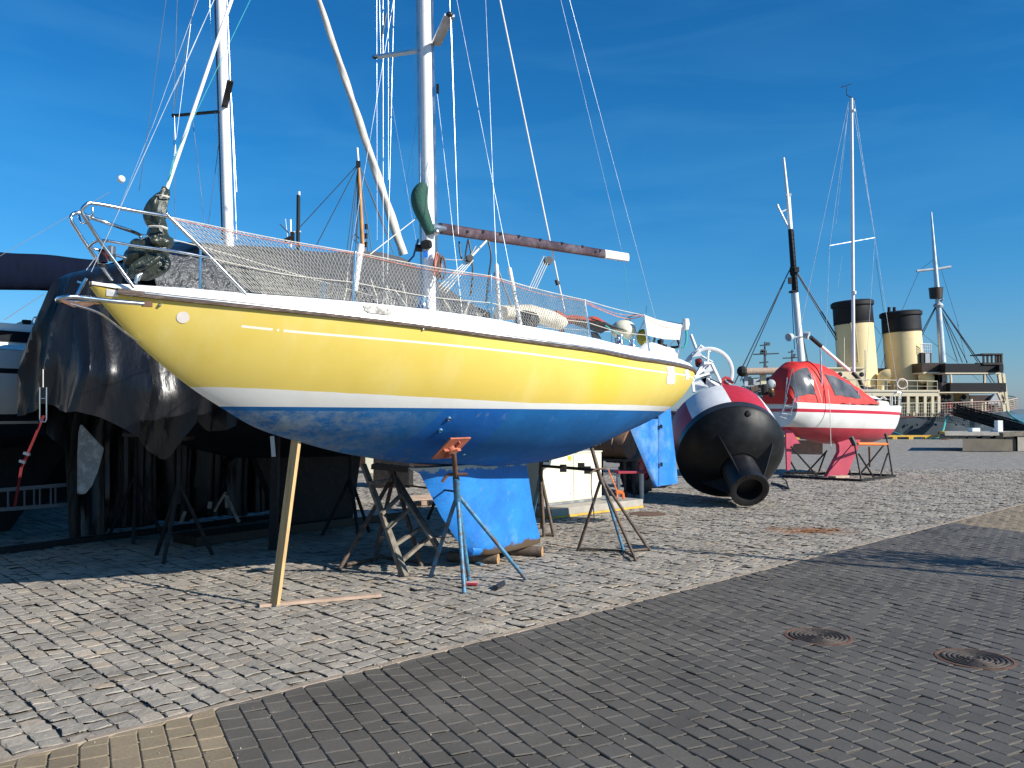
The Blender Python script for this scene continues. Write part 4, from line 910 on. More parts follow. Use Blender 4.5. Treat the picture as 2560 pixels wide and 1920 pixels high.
tr = thing('trestle', 'grey weathered timber ladder leaning under the yellow hull beside the front stand', 'trestle', tuple(gg_(1430,1528)))
A0, A1 = gk(1065, 560, 10.1), gg_(1435,1528); B0, B1 = gk(1290, 590, 10.6), gk(1720, 1292, 9.9)
mb = MB(); mb.bar(A0, A1, .06, .05); build('rail', mb, 'woodold', tr)
mb = MB(); mb.bar(gk(1225,985,9.7), gg_(1400,1522), .035, .05); build('rail', mb, 'woodold', tr)
mb = MB(); mb.bar(B0, B1, .06, .05); build('rail', mb, 'woodold', tr)
mb = MB(); mb.bar(gk(1410,815,9.95), gk(1660,1195,9.75), .09, .03); build('rail', mb, 'woodold', tr)
for a_, b_ in (((1400,812),(1222,985)), ((1482,930),(1270,1112)), ((1640,1180),(1390,1400)), ((1560,1105),(1325,1262)), ((1300,690),(1125,720))):
    mb = MB(); mb.bar(gk(*a_, 9.9), gk(*b_, 9.6), .045, .035); build('rung', mb, 'woodold', tr)
# chain tie left of the keel
mb = MB(); mb.tube([Z('H',495,792,8.95), Z('H',300,768,9.9), gk(1500,745,11.5), gk(1430,742,11.9)], .012, n=6); tag(build('tie_chain', mb, 'blackmetal', None, True), 'dark chain tied round the blue stand and passing behind the keel', 'chain')
# --- timber prop under the bow and its sole plank
pb0 = GD(594, 1304, .03); top = D(640, 950, 8.05)
mb = MB(); d_ = (top-pb0).normalized(); mb.bar(pb0, top, .115, .036, up=(-.64,-.77,0)); p_ = build('timber_prop', mb, 'woodnew', None, bevel=.003); tag(p_, 'tall square timber post wedged under the forward blue hull', 'timber prop')
a_, b_ = GD(560, 1312), GD(822, 1289); mb = MB(); mb.bar(a_+Vector((0,0,.018)), b_+Vector((0,0,.018)), .075, .028); tag(build('plank', mb, 'woodplank', None), 'long pale plank lying on the cobbles under the timber post', 'plank')
# wedge blocks
# --- logs under the keel
for (x_, y_, w_), lab in (((862,1425,.64), 'short sawn log under the front of the keel'), ((1245,1358,.60), 'short sawn log under the back of the keel')):
    p = gh(x_, y_); r = .062; c_ = Vector((p.x-.02, p.y+r, r)); d_ = Vector((-.96,.27,0)).normalized(); t = thing('log', lab, 'log', (c_.x, c_.y, 0), 'logs under the keel')
    mb = MB(); mb.tube([c_, c_+d_*w_*.5, c_+d_*w_], [r,r*1.03,r], n=18, caps=False); build('bark', mb, 'log', t, True)
    mb = MB(); mb.lathe([(0,0),(r*.98,0)], c_-d_*.001, d_, n=18); mb.lathe([(0,0),(r*.98,0)], c_+d_*(w_+.001), d_, n=18); build('cut_end', mb, mat('sawn_end', (.42,.24,.10), .8, var=.3, vs=30), t)
# --- dropped tools
p = gh(620,1612); t = thing('paint_roller', 'red handled paint roller with black head lying before the blue stand', 'paint roller', tuple(p))
mb = MB(); mb.tube([gh(580,1608)+Vector((0,0,.02)), gh(665,1612)+Vector((0,0,.02))], [.016,.018], n=8); build('handle', mb, mat('red_plastic', (.35,.03,.04), .4), t, True)
mb = MB(); mb.tube([gh(665,1612)+Vector((0,0,.02)), gh(780,1630)+Vector((0,0,.02)), gh(830,1640)+Vector((0,0,.02))], .005, n=6); build('rod', mb, 'steel', t, True)
mb = MB(); mb.tube([gh(825,1645)+Vector((0,0,.025)), gh(890,1605)+Vector((0,0,.025))], [.028,.03], n=12); build('roller_head', mb, 'black', t, True)
mb = MB(); mb.tube(smooth_path([gh(90,1635), gh(150,1648), gh(230,1645), gh(305,1628)], 4), .012, n=6); tag(build('rubber_strip', mb, 'black', None, True), 'short curved black rubber strip lying on the cobbles', 'rubber strip')
mb = MB(); mb.bar(gh(575,1582)+Vector((0,0,.01)), gh(680,1580)+Vector((0,0,.01)), .03, .012); tag(build('stirring_stick', mb, mat('faded_pink', (.5,.28,.26), .8), None), 'faded pink stick lying beside the roller behind the blue stand', 'stick')
mb = MB(); mb.bar(gh(660,1415)+Vector((0,0,.012)), gh(710,1428)+Vector((0,0,.012)), .05, .02); tag(build('paint_scraper', mb, 'jackblue', None), 'small blue scraper lying by the front log', 'scraper')

# ================================================================ electric cabinet on its concrete slab
P0 = G(1379, 1298); sl0 = thing('concrete_slab', 'low concrete slab with a yellow orange band under the white cabinet', 'concrete slab', (P0.x, P0.y, 0))
u1, u2 = e1, e2; Lp, Wp = 2.55, 1.25
def PP(a, b_, z): return Vector((P0.x+u1.x*a+u2.x*b_, P0.y+u1.y*a+u2.y*b_, z))
mb = MB(); mb.bar(PP(0, Wp/2, .098), PP(Lp, Wp/2, .098), Wp, .125); build('slab', mb, 'concrete', sl0, bevel=.01)
mb = MB(); mb.bar(PP(-.004, Wp/2, .020), PP(Lp+.004, Wp/2, .020), Wp+.012, .034); build('yellow_band', mb, 'yellowp', sl0)
cb = thing('electric_cabinet', 'cream white two-door electrical cabinet standing on the concrete slab', 'electrical cabinet', tuple(PP(1.2, .7, .16)))
c0, cl, cw_, ch_ = .18, 1.62, .42, .86
mb = MB(); mb.bar(PP(c0, .62, .19), PP(c0+cl, .62, .19), cw_-.03, .05); build('plinth', mb, 'steel', cb)
mb = MB(); mb.bar(PP(c0, .62, .215+ch_/2), PP(c0+cl, .62, .215+ch_/2), cw_, ch_); body = build('body', mb, 'cream', cb, bevel=.006)
mb = MB(); mb.bar(PP(c0-.015, .62, .215+ch_+.012), PP(c0+cl+.015, .62, .215+ch_+.012), cw_+.04, .022); build('roof', mb, 'cream', cb, bevel=.004)
for k in range(2):
    a_ = c0+.02+k*(cl/2); b_ = a_+cl/2-.03; y_ = .62-cw_/2-.006
    mb = MB(); mb.bar(PP(a_, y_, .215+ch_/2), PP(b_, y_, .215+ch_/2), .012, ch_-.04); dr = build('door', mb, 'cream', cb)
    xh = b_-.06 if k == 0 else a_+.06
    for zz in (.35, .95):
        mb = MB(); mb.lathe([(0,.012),(.012,.010),(.014,0)], PP(xh, y_-.006, zz), (-u2.x,-u2.y,0), n=10); build('lock', mb, 'steel', dr, True)
mb = MB(); mb.bar(PP(c0+cl/2-.14, .62-cw_/2-.0165, .99), PP(c0+cl/2-.06, .62-cw_/2-.0165, .99), .006, .08); wn_ = build('warning_plate', mb, mat('warning_yellow', (.75,.55,.02), .5), cb)
mb = MB(); pc_ = [(0,.025),(.012,.0),(.003,.002),(.008,-.025),(-.012,.004),(-.002,.003)]; mb.prism([PP(c0+cl/2-.10+a_, .62-cw_/2-.021, .99+z_) for a_, z_ in pc_], -u2*.001); build('lightning_symbol', mb, 'black', wn_)

# --- orange lashing on the slab
t = thing('lashing_strap', 'bright orange strap with ratchet dropped behind the slab right of the cabinet', 'lashing strap', tuple(gh(1900,855)))
mb = MB(); pts = smooth_path([Z('H',1800,600,15.9), Z('H',1835,690,15.9), Z('H',1868,770,15.9), Z('H',1880,850,15.8)], 4)
mb.tube(pts, .03, n=8, ry=.4); build('webbing', mb, 'orange', t, True)
mb = MB(); mb.bar(Z('H',1865,790,15.9), Z('H',1925,800,15.9), .12, .06); mb.bar(Z('H',1925,800,15.9), Z('H',1932,855,15.9), .06, .05); build('ratchet', mb, 'orange', t, bevel=.01)

# ================================================================ machinery behind the slab
T0 = G(1560, 1210)
tr_ = thing('tractor', 'dark tractor with big black tyre half hidden behind the blue skeg', 'tractor', (2.6, 19.6, 0))
mb = MB(); mb.lathe([(.30,-.16),(.52,-.17),(.60,-.12),(.61,0),(.60,.12),(.52,.17),(.30,.16)], (2.85,18.9,.60), (.75,-.66,0), n=36)
for k in range(18):
    a = k*2*pi/18; fr2 = frame((.75,-.66,0)); mb.box(Vector((2.85,18.9,.60))+fr2@Vector((cos(a)*.61, sin(a)*.61, 0)), (.05,.05,.26), fr2@Matrix.Rotation(a, 3, 'Z'))
ty = build('wheel', mb, 'black', tr_, True); mb = MB(); mb.lathe([(0,.05),(.1,.06),(.12,.02),(.28,.03),(.31,.10)], (2.85,18.9,.60), (.75,-.66,0), n=28); build('rim', mb, 'redpaint', ty, True)
mb = MB(); mb.lathe([(.18,-.1),(.36,-.11),(.40,0),(.36,.11),(.18,.1)], (3.7,20.4,.40), (.75,-.66,0), n=28); build('wheel', mb, 'black', tr_, True)
mb = MB(); mb.bar((2.4,19.0,.82), (3.9,20.6,.82), .42, .30); mb.bar((3.0,19.6,1.12), (3.95,20.65,1.12), .5, .36); build('bonnet', mb, mat('dark_tractor_paint', (.07,.075,.07), .4, col2=(.2,.18,.15), c2s=8), tr_, bevel=.05)
mb = MB(); mb.bar((2.2,18.95,.74), (2.7,19.45,.74), .3, .1); mb.bar((2.25,18.9,1.25), (2.65,19.3,1.05), .12, .35); build('seat', mb, 'black', tr_, bevel=.04)
mb = MB(); mb.tube([(2.3,19.3,1.0),(2.3,19.3,1.75),(2.6,18.9,1.78),(2.6,18.9,1.0)], .03, n=8); build('roll_bar', mb, 'black', tr_)
dm = thing('steel_drum', 'brown rusty half-round drum on its side behind the white cabinet', 'steel drum', (2.15, 18.1, 0))
mb = MB(); mb.lathe([(.0,-.42),(.30,-.42),(.31,-.40),(.30,-.15),(.315,-.14),(.30,-.13),(.30,.13),(.315,.14),(.30,.15),(.31,.40),(.30,.42),(.0,.42)], (2.2,18.3,1.12), (.8,-.6,0), n=32); build('drum', mb, mat('brown_drum', (.20,.10,.05), .6, col2=(.09,.06,.05), c2s=6), dm, True)
mb = MB(); mb.box((2.2,18.3,.80), (.9,.5,.05), Matrix.Rotation(-.64, 3, 'Z')); build('shelf', mb, 'rustbrown', dm)
for a, b_ in ((-.4,-.2),(.4,-.2),(-.4,.2),(.4,.2)):
    mb = MB(); q = Matrix.Rotation(-.64, 3, 'Z')@Vector((a, b_, 0)); mb.box(Vector((2.2,18.3,.385))+q, (.05,.05,.77)); build('leg', mb, 'rustbrown', dm)
bn = thing('bench', 'low bench with dark red top right of the cabinet', 'bench', (2.4, 17.2, 0))
mb = MB(); mb.box((2.42,17.3,.60), (.62,.35,.05), Matrix.Rotation(.2, 3, 'Z')); build('seat', mb, mat('dark_red_top', (.30,.02,.04), .5), bn, bevel=.01)
for dx in (-.24,.24):
    for dy in (-.11,.11): mb = MB(); mb.box((2.42+dx,17.3+dy,.287), (.05,.05,.575)); build('leg', mb, 'steel', bn)
# ================================================================ generic yacht hull
def yacht(O, D_, L, bt, zbt_, zst, mat_, parent, name='hull', bands=None, ns=70, ntt=22, tran=True, ful=.5):
    """O: world xy of the end at s=0, D_: direction; tables of half breadth, bottom and sheer over s/L"""
    Nn = Vector((D_.y, -D_.x, 0)); bf, zb_, zs = catmull(*bt), catmull(*zbt_), catmull(*zst)
    def P(s, y, z): return Vector((O.x+D_.x*s+Nn.x*y, O.y+D_.y*s+Nn.y*y, z))
    def sec(f, t, sd):
        b, z0, z1 = bf(f), zb_(f), zs(f); H = z1-z0; m = 1-t; q = [(0, z0), (b*ful, z0+H*.03), (b*1.04, z0+H*.40), (b, z1)]
        return P(f*L, sd*(3*m*m*t*q[1][0]+3*m*t*t*q[2][0]+t**3*q[3][0]), m**3*z0+3*m*m*t*q[1][1]+3*m*t*t*q[2][1]+t**3*z1)
    mb = MB(); TT_ = [i/ntt for i in range(ntt+1)]
    rows = [[sec(i/ns, t, -1) for t in TT_[::-1]]+[sec(i/ns, t, 1) for t in TT_[1:]] for i in range(ns+1)]
    mb.grid(rows); mb.add(rows[-1], [tuple(range(len(rows[-1])))]); mb.add(rows[0], [tuple(range(len(rows[0])))])
    o = build(name, mb, mat_, parent, True); return o, P, bf, zb_, zs
def banded(name, bands, rough=.35, coat=0):
    """paint in horizontal bands by height above the ground: [(z_top, colour), ...] from the bottom up; z measured along a trimmed plane"""
    m, nt, b = newmat(name); L = nt.links.new; g = nd(nt, 'ShaderNodeNewGeometry'); dp = nd(nt, 'ShaderNodeVectorMath', operation='DOT_PRODUCT'); L(g.outputs['Position'], dp.inputs[0])
    tilt, bb = bands; dp.inputs[1].default_value = tilt[:3]; src = dp.outputs['Value']; col = None
    for i, (z, c_) in enumerate(bb):
        if col is None: col = nd(nt, 'ShaderNodeRGB'); col.outputs[0].default_value = c4(c_); col = col.outputs[0]; zp = z; continue
        gt = nd(nt, 'ShaderNodeMath', operation='GREATER_THAN'); gt.inputs[1].default_value = zp-tilt[3]; L(src, gt.inputs[0])
        mx = nd(nt, 'ShaderNodeMix', data_type='RGBA'); L(gt.outputs[0], mx.inputs[0]); L(col, mx.inputs[6]); mx.inputs[7].default_value = c4(c_); col = mx.outputs[2]; zp = z
    n1 = nd(nt, 'ShaderNodeTexNoise'); n1.inputs['Scale'].default_value = 2.5; n1.inputs['Detail'].default_value = 7; L(g.outputs['Position'], n1.inputs[0])
    r = nd(nt, 'ShaderNodeMapRange'); r.inputs[1].default_value = .3; r.inputs[2].default_value = .7; r.inputs[3].default_value = .86; r.inputs[4].default_value = 1.06; L(n1.outputs[0], r.inputs[0])
    mm = nd(nt, 'ShaderNodeMix', data_type='RGBA', blend_type='MULTIPLY'); mm.inputs[0].default_value = 1; L(col, mm.inputs[6]); L(r.outputs[0], mm.inputs[7]); L(mm.outputs[2], b.inputs['Base Color'])
    b.inputs['Roughness'].default_value = rough; return m
def wv(x, y, z, s): return sin(x*3.1*s+y*1.7)*.5+sin(y*4.3*s-z*2.2+x)*.3+sin(z*5.9*s+x*2.9*s)*.3+sin(x*9.1*s+z*7.7*s)*.15

# ================================================================ boat under the black sheeting
O2 = Vector((BOW.x-4.2*BN.x, BOW.y-4.2*BN.y, 0)); 
def P2(s, y, z): return Vector((O2.x+BD.x*s+BN.x*y, O2.y+BD.y*s+BN.y*y, z))
b2 = thing('covered_sailboat', 'dark sailboat under black plastic sheeting and grey cover behind the yellow bow', 'sailboat', tuple(P2(5,0,0)))
yacht(P2(1.85,0,0), BD, 7.8, ([0,.2,.5,.8,1],[.85,1.3,1.45,1.0,.08]), ([0,.12,.3,.6,.85,1],[1.9,1.5,1.15,1.1,1.45,2.5]), ([0,.5,1],[2.65,2.6,2.85]),
      banded('covered_hull_paint', ((0,0,1,0), [(1.93,(.012,.012,.016)),(1.97,(.45,.45,.43)),(2.12,(.012,.012,.016)),(9,(.35,.35,.33))]), .4), b2)  # black bottom band also carries the shade under the hull
# rudder blade, lit grey
mb = MB(); pts = [(710,620),(905,830),(860,1010),(800,1160),(740,1232),(682,1232),(684,900),(692,700)]
mb.prism([Z('Cc', x, y, 10.45) for x, y in pts], BN*-.07); build('rudder', mb, mat('chalky_grey_blade', (.22,.22,.20), .6, var=.15, col2=(.4,.39,.36), c2s=12), b2, bevel=.02)
mb = MB(); mb.prism([Z('Cc', x, y, 10.42) for x, y in ((597,392),(775,405),(745,512),(622,512))], BN*-.05); build('boot_panel', mb, mat('pale_panel', (.30,.29,.26), .5), b2)
mb = MB(); mb.prism([P2(4.2,-.08,1.3), P2(6.3,-.08,1.3), P2(6.1,-.08,.05), P2(4.8,-.08,.05)], BN*.16); build('keel', mb, 'blackmetal', b2)
zr2 = catmull([1.6,1.9,2.2,2.6,3.2,5.0,7.2,7.7,8.6,9.6], [3.60,3.68,3.78,4.0,4.20,4.35,4.58,4.35,3.75,3.0])
def half2(s): return catmull([1.6,1.9,2.5,4.5,7,8.6,9.6],[.75,1.12,1.35,1.55,1.35,.8,.25])(s)
# grey ridge cover
mb = MB(); rws = []; n_ = 90
for i in range(n_+1):
    s = 2.1+7.4*i/n_; zr = zr2(s); hb = half2(s)*.80+.06; ze = 3.72; r = []
    for j in range(-14, 15):
        f = j/14; a = abs(f); y = hb*math.copysign(a**.9, f); z = zr-(zr-ze)*a**1.25-.10*sin(pi*a)*(.5+.5*sin(s*2.2)); w_ = wv(s, y, z, 1)*.022
        r.append(P2(s+w_*.4, y+w_*.3, z+w_))
    rws.append(r)
mb.grid(rws); build('canvas_cover', mb, 'greytarp', b2, True)
# black plastic sheet hanging down the sides and wrapped round the stern
M['bplastic'] = mat('black_plastic_sheet', (.006,.007,.0095), .33, var=.2, vs=2, bump=.7, bs=8, dist=.02, spec=.45, stretch=(1.2,1.2,.35))
hang = catmull([1.6,1.8,1.95,2.1,2.25,2.4,2.6,2.8,3.2,4.8,6,8,9.6],[1.85,1.8,1.6,1.36,1.28,1.48,1.75,1.6,1.9,1.9,2.1,2.2,2.4])
mb = MB(); rws = []; n_ = 150
for i in range(n_+1):
    s = 1.65+7.8*i/n_; zr = zr2(s); hb = half2(s)+.06; r = []; zh = hang(s)+.03*sin(s*13)+.02*sin(s*29); top_ = zr-.03 if s < 2.8 else 3.12; 
    nr = 34
    for sd in (-1, 1):
        rr2 = []; zh = hang(s)+.03*sin(s*13) if sd == 1 or s < 2.2 or s > 6.2 else .10  # far side drops almost to the ground to block light and background
        for j in range(nr+1):
            f = j/nr
            if s < 2.8 and f < .35: g_ = f/.35; wt = .45+.55*(s-1.65)/1.15; y = wt*g_**.8; z = zr-.03-.12*g_**2
            else:
                g_ = (f-.35)/.65 if s < 2.8 else f; z0 = zr-.15 if s < 2.8 else 3.12; z = z0-(z0-zh)*g_; wt = .45+.55*(s-1.65)/1.15; hbm = 1.0+.38*min(1, (s-1.65)/.7); y = (wt+(hbm-wt)*min(1, g_/.7)**1.25-.35*max(0, g_-.6)) if s < 2.8 else hb+.05*g_
            q_ = s*6.5+.9*sin(s*2.3)+.35*sin(z*1.4+s*3); q2 = s*14+1.2*sin(s*4.1)+.5*sin(z*1.9); fold = ((1-abs(sin(q_)))**1.6*.20+(1-abs(sin(q2)))**2*.07)*min(1, .15+f*1.1)+wv(s*.9, z*.8, s, 1.2)*.03
            rr2.append(P2(s-(.45*(0 if (s < 2.8 and f < .35) else g_)*max(0, 2.3-s)), sd*(y+fold), z+.02*sin(s*7)))
        r += rr2[::-1] if sd == -1 else rr2[1:] if s < 2.8 else rr2
        if s >= 2.8 and sd == 1 and len(r) > 2*nr+1: r = r[:nr+1]+r[nr+2:] if False else r[:2*nr+2]
    if len(r) == 2*nr+2: r = r[:nr]+[r[nr].lerp(r[nr+1], .5)]+r[nr+2:] 
    rws.append(r)
K_ = next(i for i in range(n_+1) if 1.65+7.8*i/n_ >= 2.8); mb.grid(rws[:K_+1])
for sl0_, sl1_ in ((0, 34), (35, 69)): mb.grid([q[sl0_:sl1_] for q in rws[K_:]])
L0 = rws[0]; n0 = len(L0); cap = []
for j in range(n0//2+1):
    a_, b_ = L0[n0//2+j if n0//2+j < n0 else n0-1], L0[n0//2-j if n0//2-j >= 0 else 0]; row = []
    for q in range(41):
        t_ = q/40; p = a_.lerp(b_, t_); w_ = min(1, j/10)*sin(pi*t_)**.5; fo = (1-abs(sin(t_*9+.8*sin(j*.13)+.5)))**1.5*.16+(1-abs(sin(t_*21+j*.06)))**2*.05
        row.append(p-BD*(w_*(.03+.12*sin(pi*min(1, j/34))+fo*min(1, max(.1, (j-8)/12))))+Vector((0,0,-.12*sin(pi*t_)*sin(t_*7+2)*(j/35)**3)))
    cap.append(row)
mb.grid(cap)
build('plastic_sheet', mb, 'bplastic', b2, True)
# crumpled plastic heaps under the grey cover, seen through the netting
mb = MB(); rws = []
for i in range(120):
    s = 2.05+6.2*i/119; r = []
    for j in range(12):
        f = j/11; r.append(P2(s, half2(s)*.80+.05+(.2*half2(s)+.10)*f**.7+.06*sin(f*pi)+wv(s*3, f*5, s, 2.2)*.05, 3.76-.80*f+wv(s*2, f*3, 1, 2)*.03))
    rws.append(r)
M['crinkle'] = mat('crinkled_grey_plastic', (.085,.085,.083), .27, var=.4, vs=8, bump=1, bs=16, dist=.06, spec=.8)
mb.grid(rws); build('crinkled_sheet', mb, 'crinkle', b2, True)
# mast, spreaders, furled headsail and rigging of the covered boat
M2Y = P2(3.8,0,0).y
m0 = N(575, 640, M2Y); m0 = Vector((m0.x, m0.y, 2.8)); a_ = N(572, 600, M2Y); b_ = N(553, 0, M2Y); md = (b_-a_).normalized(); m0 = a_-md*((a_.z-2.8)/md.z)
mb = MB(); mb.tube([m0, a_, b_, b_+md*5], [.088,.088,.084,.07], n=20, ry=.8); mast2 = build('mast', mb, 'mast', b2, True)
mb = MB(); mb.tube([a_+Vector((-.09,-.01,0)), b_+Vector((-.088,-.01,0))+md*3], .012, n=6); build('sail_track', mb, 'railwood', mast2)
mb = MB(); mb.bar(N(560,274,M2Y), N(576,202,M2Y-.7), .085, .02); build('spreader', mb, 'blackmetal', mast2); mb = MB(); mb.bar(N(548,279,M2Y), N(436,289,M2Y+.6), .08, .02); build('spreader', mb, 'blackmetal', mast2)
mb = MB(); mb.ball(N(434,289,M2Y+.6), .035, 8); build('spreader_tip', mb, 'black', mast2)
fj0 = N(1009, 637, P2(7.4,0,0).y); fj1 = N(797, 0, M2Y+1.9)
mb = MB(); fd = fj1-fj0; pts = [fj0+fd*t_ for t_ in [i/60 for i in range(80)]]; rws = []
zz_ = fd.normalized(); xx_ = zz_.cross(Vector((0,1,0))).normalized(); yy_ = xx_.cross(zz_)
for i, p in enumerate(pts):
    r = .080*(1-.50*i/70); rws.append([p+(xx_*cos(a)+yy_*sin(a))*r*(1+.10*sin(a*2-i*.55)+.05*sin(3*a-i*.8)) for a in [2*pi*q/20 for q in range(20)]])
mb.grid(rws, closed=True); mb.add(rws[0], [tuple(range(20))]); build('furled_headsail', mb, mat('weathered_sailcloth', (.58,.54,.47), .8, var=.15, vs=8, stretch=(1,1,.3), col2=(.32,.29,.25), c2s=10, c2lo=.52, c2hi=.75), b2, True)
def rig(parent, lst, Y0, m='wire'):
    for it in lst:
        (u0, v0), (u1, v1) = it[0], it[1]; r = it[2] if len(it) > 2 else .004; mm_ = it[3] if len(it) > 3 else m; dy = it[4] if len(it) > 4 else 0
        p, q = N(u0, v0, Y0+dy), N(u1, v1, Y0)
        if v0 == 0: p = p+(p-q).normalized()*2
        mb = MB(); mb.tube([p, q], r, n=5); build('stay', mb, mm_, parent)
rig(b2, [((535,0),(436,225),.004), ((495,0),(380,320),.0035), ((415,0),(348,478),.004,'wiredark'), ((443,0),(434,285),.004,'wiredark'), ((488,0),(434,275),.005,'wiredark'), ((436,290),(440,395),.003),
         ((434,330),(439,600),.0035,'wiredark'), ((477,60),(434,400),.003), ((524,0),(548,480),.003), ((568,0),(592,600),.0045), ((576,200),(592,480),.003), ((482,300),(515,590),.004,'wiredark'), ((547,360),(520,570),.004,'wiredark'),
         ((380,318),(250,640),.003), ((560,300),(543,330),.003)], M2Y)
rig(b2, [((0,640),(275,480),.003), ((10,800),(110,735),.004)], 9.6)
# stern swim ladder hanging in front of the sheet
sw = thing('swim_ladder', 'narrow chrome swim ladder hanging in front of the black sheeting', 'ladder', tuple(Z('Cc',375,600,9.6)))
for x_ in (347,405):
    mb = MB(); mb.tube([Z('Cc',x_,305,9.6), Z('Cc',x_-2,580,9.6)], .009, n=8); build('side_rail', mb, 'chrome', sw, True)
for y_ in (400,602):
    mb = MB(); mb.tube([Z('Cc',345,y_-20*(y_>500),9.6), Z('Cc',352,y_,9.6), Z('Cc',395,y_,9.6), Z('Cc',403,y_-20*(y_>500),9.6)], .009, n=8); build('rung', mb, 'chrome', sw, True)
mb = MB(); mb.tube([Z('Cc',372,150,9.6), Z('Cc',372,305,9.6)], .006, n=6); build('hanging_line', mb, 'rope', sw)
ls = thing('lashing_strap', 'dark red ratchet strap running down left of the black sheeting', 'lashing strap', tuple(GZ('Cc',130,1400)))
mb = MB(); mb.tube([Z('Cc',378,550,9.7), Z('Cc',290,760,9.7), Z('Cc',185,1000,9.7), Z('Cc',130,1330,9.75)], .03, n=6, ry=.3); build('webbing', mb, mat('dark_red_webbing', (.13,.008,.012), .9), ls)
for (x_, y_) in ((232,880),(195,948)):
    mb = MB(); mb.bar(Z('Cc',x_-25,y_-8,9.65), Z('Cc',x_+25,y_+8,9.65), .03, .03); build('buckle', mb, 'steel', ls)
# aluminium ladders lying behind
M['shadealu'] = mat('shade_dark_aluminium', (.10,.105,.11), .6, .2)  # aluminium darkened so the colour itself carries the shade on the ladder
ld = thing('ladder', 'long aluminium ladder lying on its side on the ground in the shade at left', 'ladder', tuple(GZ('Cc',300,1380)))
for y0, y1 in ((1190,1140),(1358,1312)):
    mb = MB(); mb.bar(Z('Cc',-60,y0+8,11.4), Z('Cc',660,y1,11.9), .03, .05); build('side_rail', mb, 'shadealu', ld)
for x_ in (70,212,295,345,440,480,590,615):
    mb = MB(); f = (x_+60)/720; mb.tube([Z('Cc',x_,1198-50*f,11.4+.5*f), Z('Cc',x_,1366-46*f,11.4+.5*f)], .014, n=8); build('rung', mb, 'shadealu', ld)
# cradle and props under the covered boat
def stand(x, y, h, label, m='blackmetal', sp=.42, rot=0):
    t = thing('jack_stand', label, 'boat stand', (x, y, 0), 'dark stands under the covered sailboat')
    mb = MB(); mb.tube([(x,y,h*.45),(x,y,h)], .03, n=8); build('screw_post', mb, m, t)
    for k in range(3):
        a = rot+k*2*pi/3; mb = MB(); mb.tube([(x,y,h*.62),(x+cos(a)*sp,y+sin(a)*sp,0)], .026, n=8); build('leg', mb, m, t)
    mb = MB(); mb.box((x,y,h), (.28,.28,.05)); build('pad', mb, 'darkwood', t)
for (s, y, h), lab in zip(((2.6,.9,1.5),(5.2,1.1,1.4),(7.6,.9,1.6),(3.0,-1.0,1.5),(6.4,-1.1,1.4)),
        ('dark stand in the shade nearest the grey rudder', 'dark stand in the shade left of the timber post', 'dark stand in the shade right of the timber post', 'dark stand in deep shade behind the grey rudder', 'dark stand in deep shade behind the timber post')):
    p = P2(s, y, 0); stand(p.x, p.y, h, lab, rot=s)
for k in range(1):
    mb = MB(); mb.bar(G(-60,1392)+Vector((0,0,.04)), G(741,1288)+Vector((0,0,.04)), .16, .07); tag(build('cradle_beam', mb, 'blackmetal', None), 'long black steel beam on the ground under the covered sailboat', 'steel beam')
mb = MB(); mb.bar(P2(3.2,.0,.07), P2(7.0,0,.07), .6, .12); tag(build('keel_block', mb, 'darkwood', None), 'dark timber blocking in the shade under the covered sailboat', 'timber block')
p = Z('Gg',300,320,11.2); t = thing('support_post', 'dark post with pale drilled steel strip behind the timber post', 'support post', (p.x, p.y, 0))
mb = MB(); mb.bar((p.x-.02,p.y+.05,0), (p.x,p.y+.05,p.z), .10, .10); build('post', mb, 'blackmetal', t)
mb = MB(); mb.bar(Z('Gg',278,312,11.15), Z('Gg',292,490,11.15), .055, .012, up=(0,1,0)); st_ = build('drilled_strip', mb, 'steel', t)
# painter's easel-like folded legs in the shade
t = thing('sawhorse', 'small grey sawhorse in the shade at the left of the timber post', 'sawhorse', tuple(GZ('Cc',1960,1480)))
for a_, b_ in (((1950,1210),(1850,1380)), ((1955,1240),(2065,1470)), ((1955,1240),(1960,1345)), ((1600,1380),(1560,1480))):
    mb = MB(); mb.bar(Z('Cc',*a_,11.1), Z('Cc',*b_,11.0), .04, .02); build('leg', mb, 'woodold', t)
mb = MB(); mb.bar(Z('Cc',1800,1320,11.2), Z('Cc',1830,1325,11.2), .05, .09); build('crossbar', mb, 'woodold', t)

# ================================================================ white yacht at the far left
O3 = Vector((BOW.x-7.6*BN.x, BOW.y-7.6*BN.y, 0))
def P3(s, y, z): return Vector((O3.x+BD.x*s+BN.x*y, O3.y+BD.y*s+BN.y*y, z))
b3 = thing('white_yacht', 'white yacht with dark stripes at the far left behind the black sheeting', 'sailboat', tuple(P3(-2,0,0)))
yacht(P3(-7.5,0,0), BD, 12, ([0,.25,.6,.85,1],[.3,1.4,1.7,1.5,1.2]), ([0,.15,.4,.7,.9,1],[2.0,1.5,1.1,1.15,1.5,2.2]), ([0,.5,1],[2.68,2.66,2.72]),
      banded('white_yacht_paint', ((0,0,1,0), [(1.66,(.012,.014,.02)),(1.70,(.6,.6,.58)),(1.80,(.01,.012,.02)),(2.36,(.62,.62,.60)),(2.43,(.012,.014,.02)),(9,(.62,.62,.60))]), .3), b3)
mb = MB(); rws = []
for i in range(30):
    s = -7.4+11.9*i/29; b_ = catmull([0,.25,.6,.85,1],[.3,1.4,1.7,1.5,1.2])((s+7.5)/12); rws.append([P3(s,-b_,2.69), P3(s,-b_+.1,2.76), P3(s,0,2.82), P3(s,b_-.1,2.76), P3(s,b_,2.69)])
mb.grid(rws); build('deck', mb, 'gelwhite', b3, True)
mb = MB(); rws = []
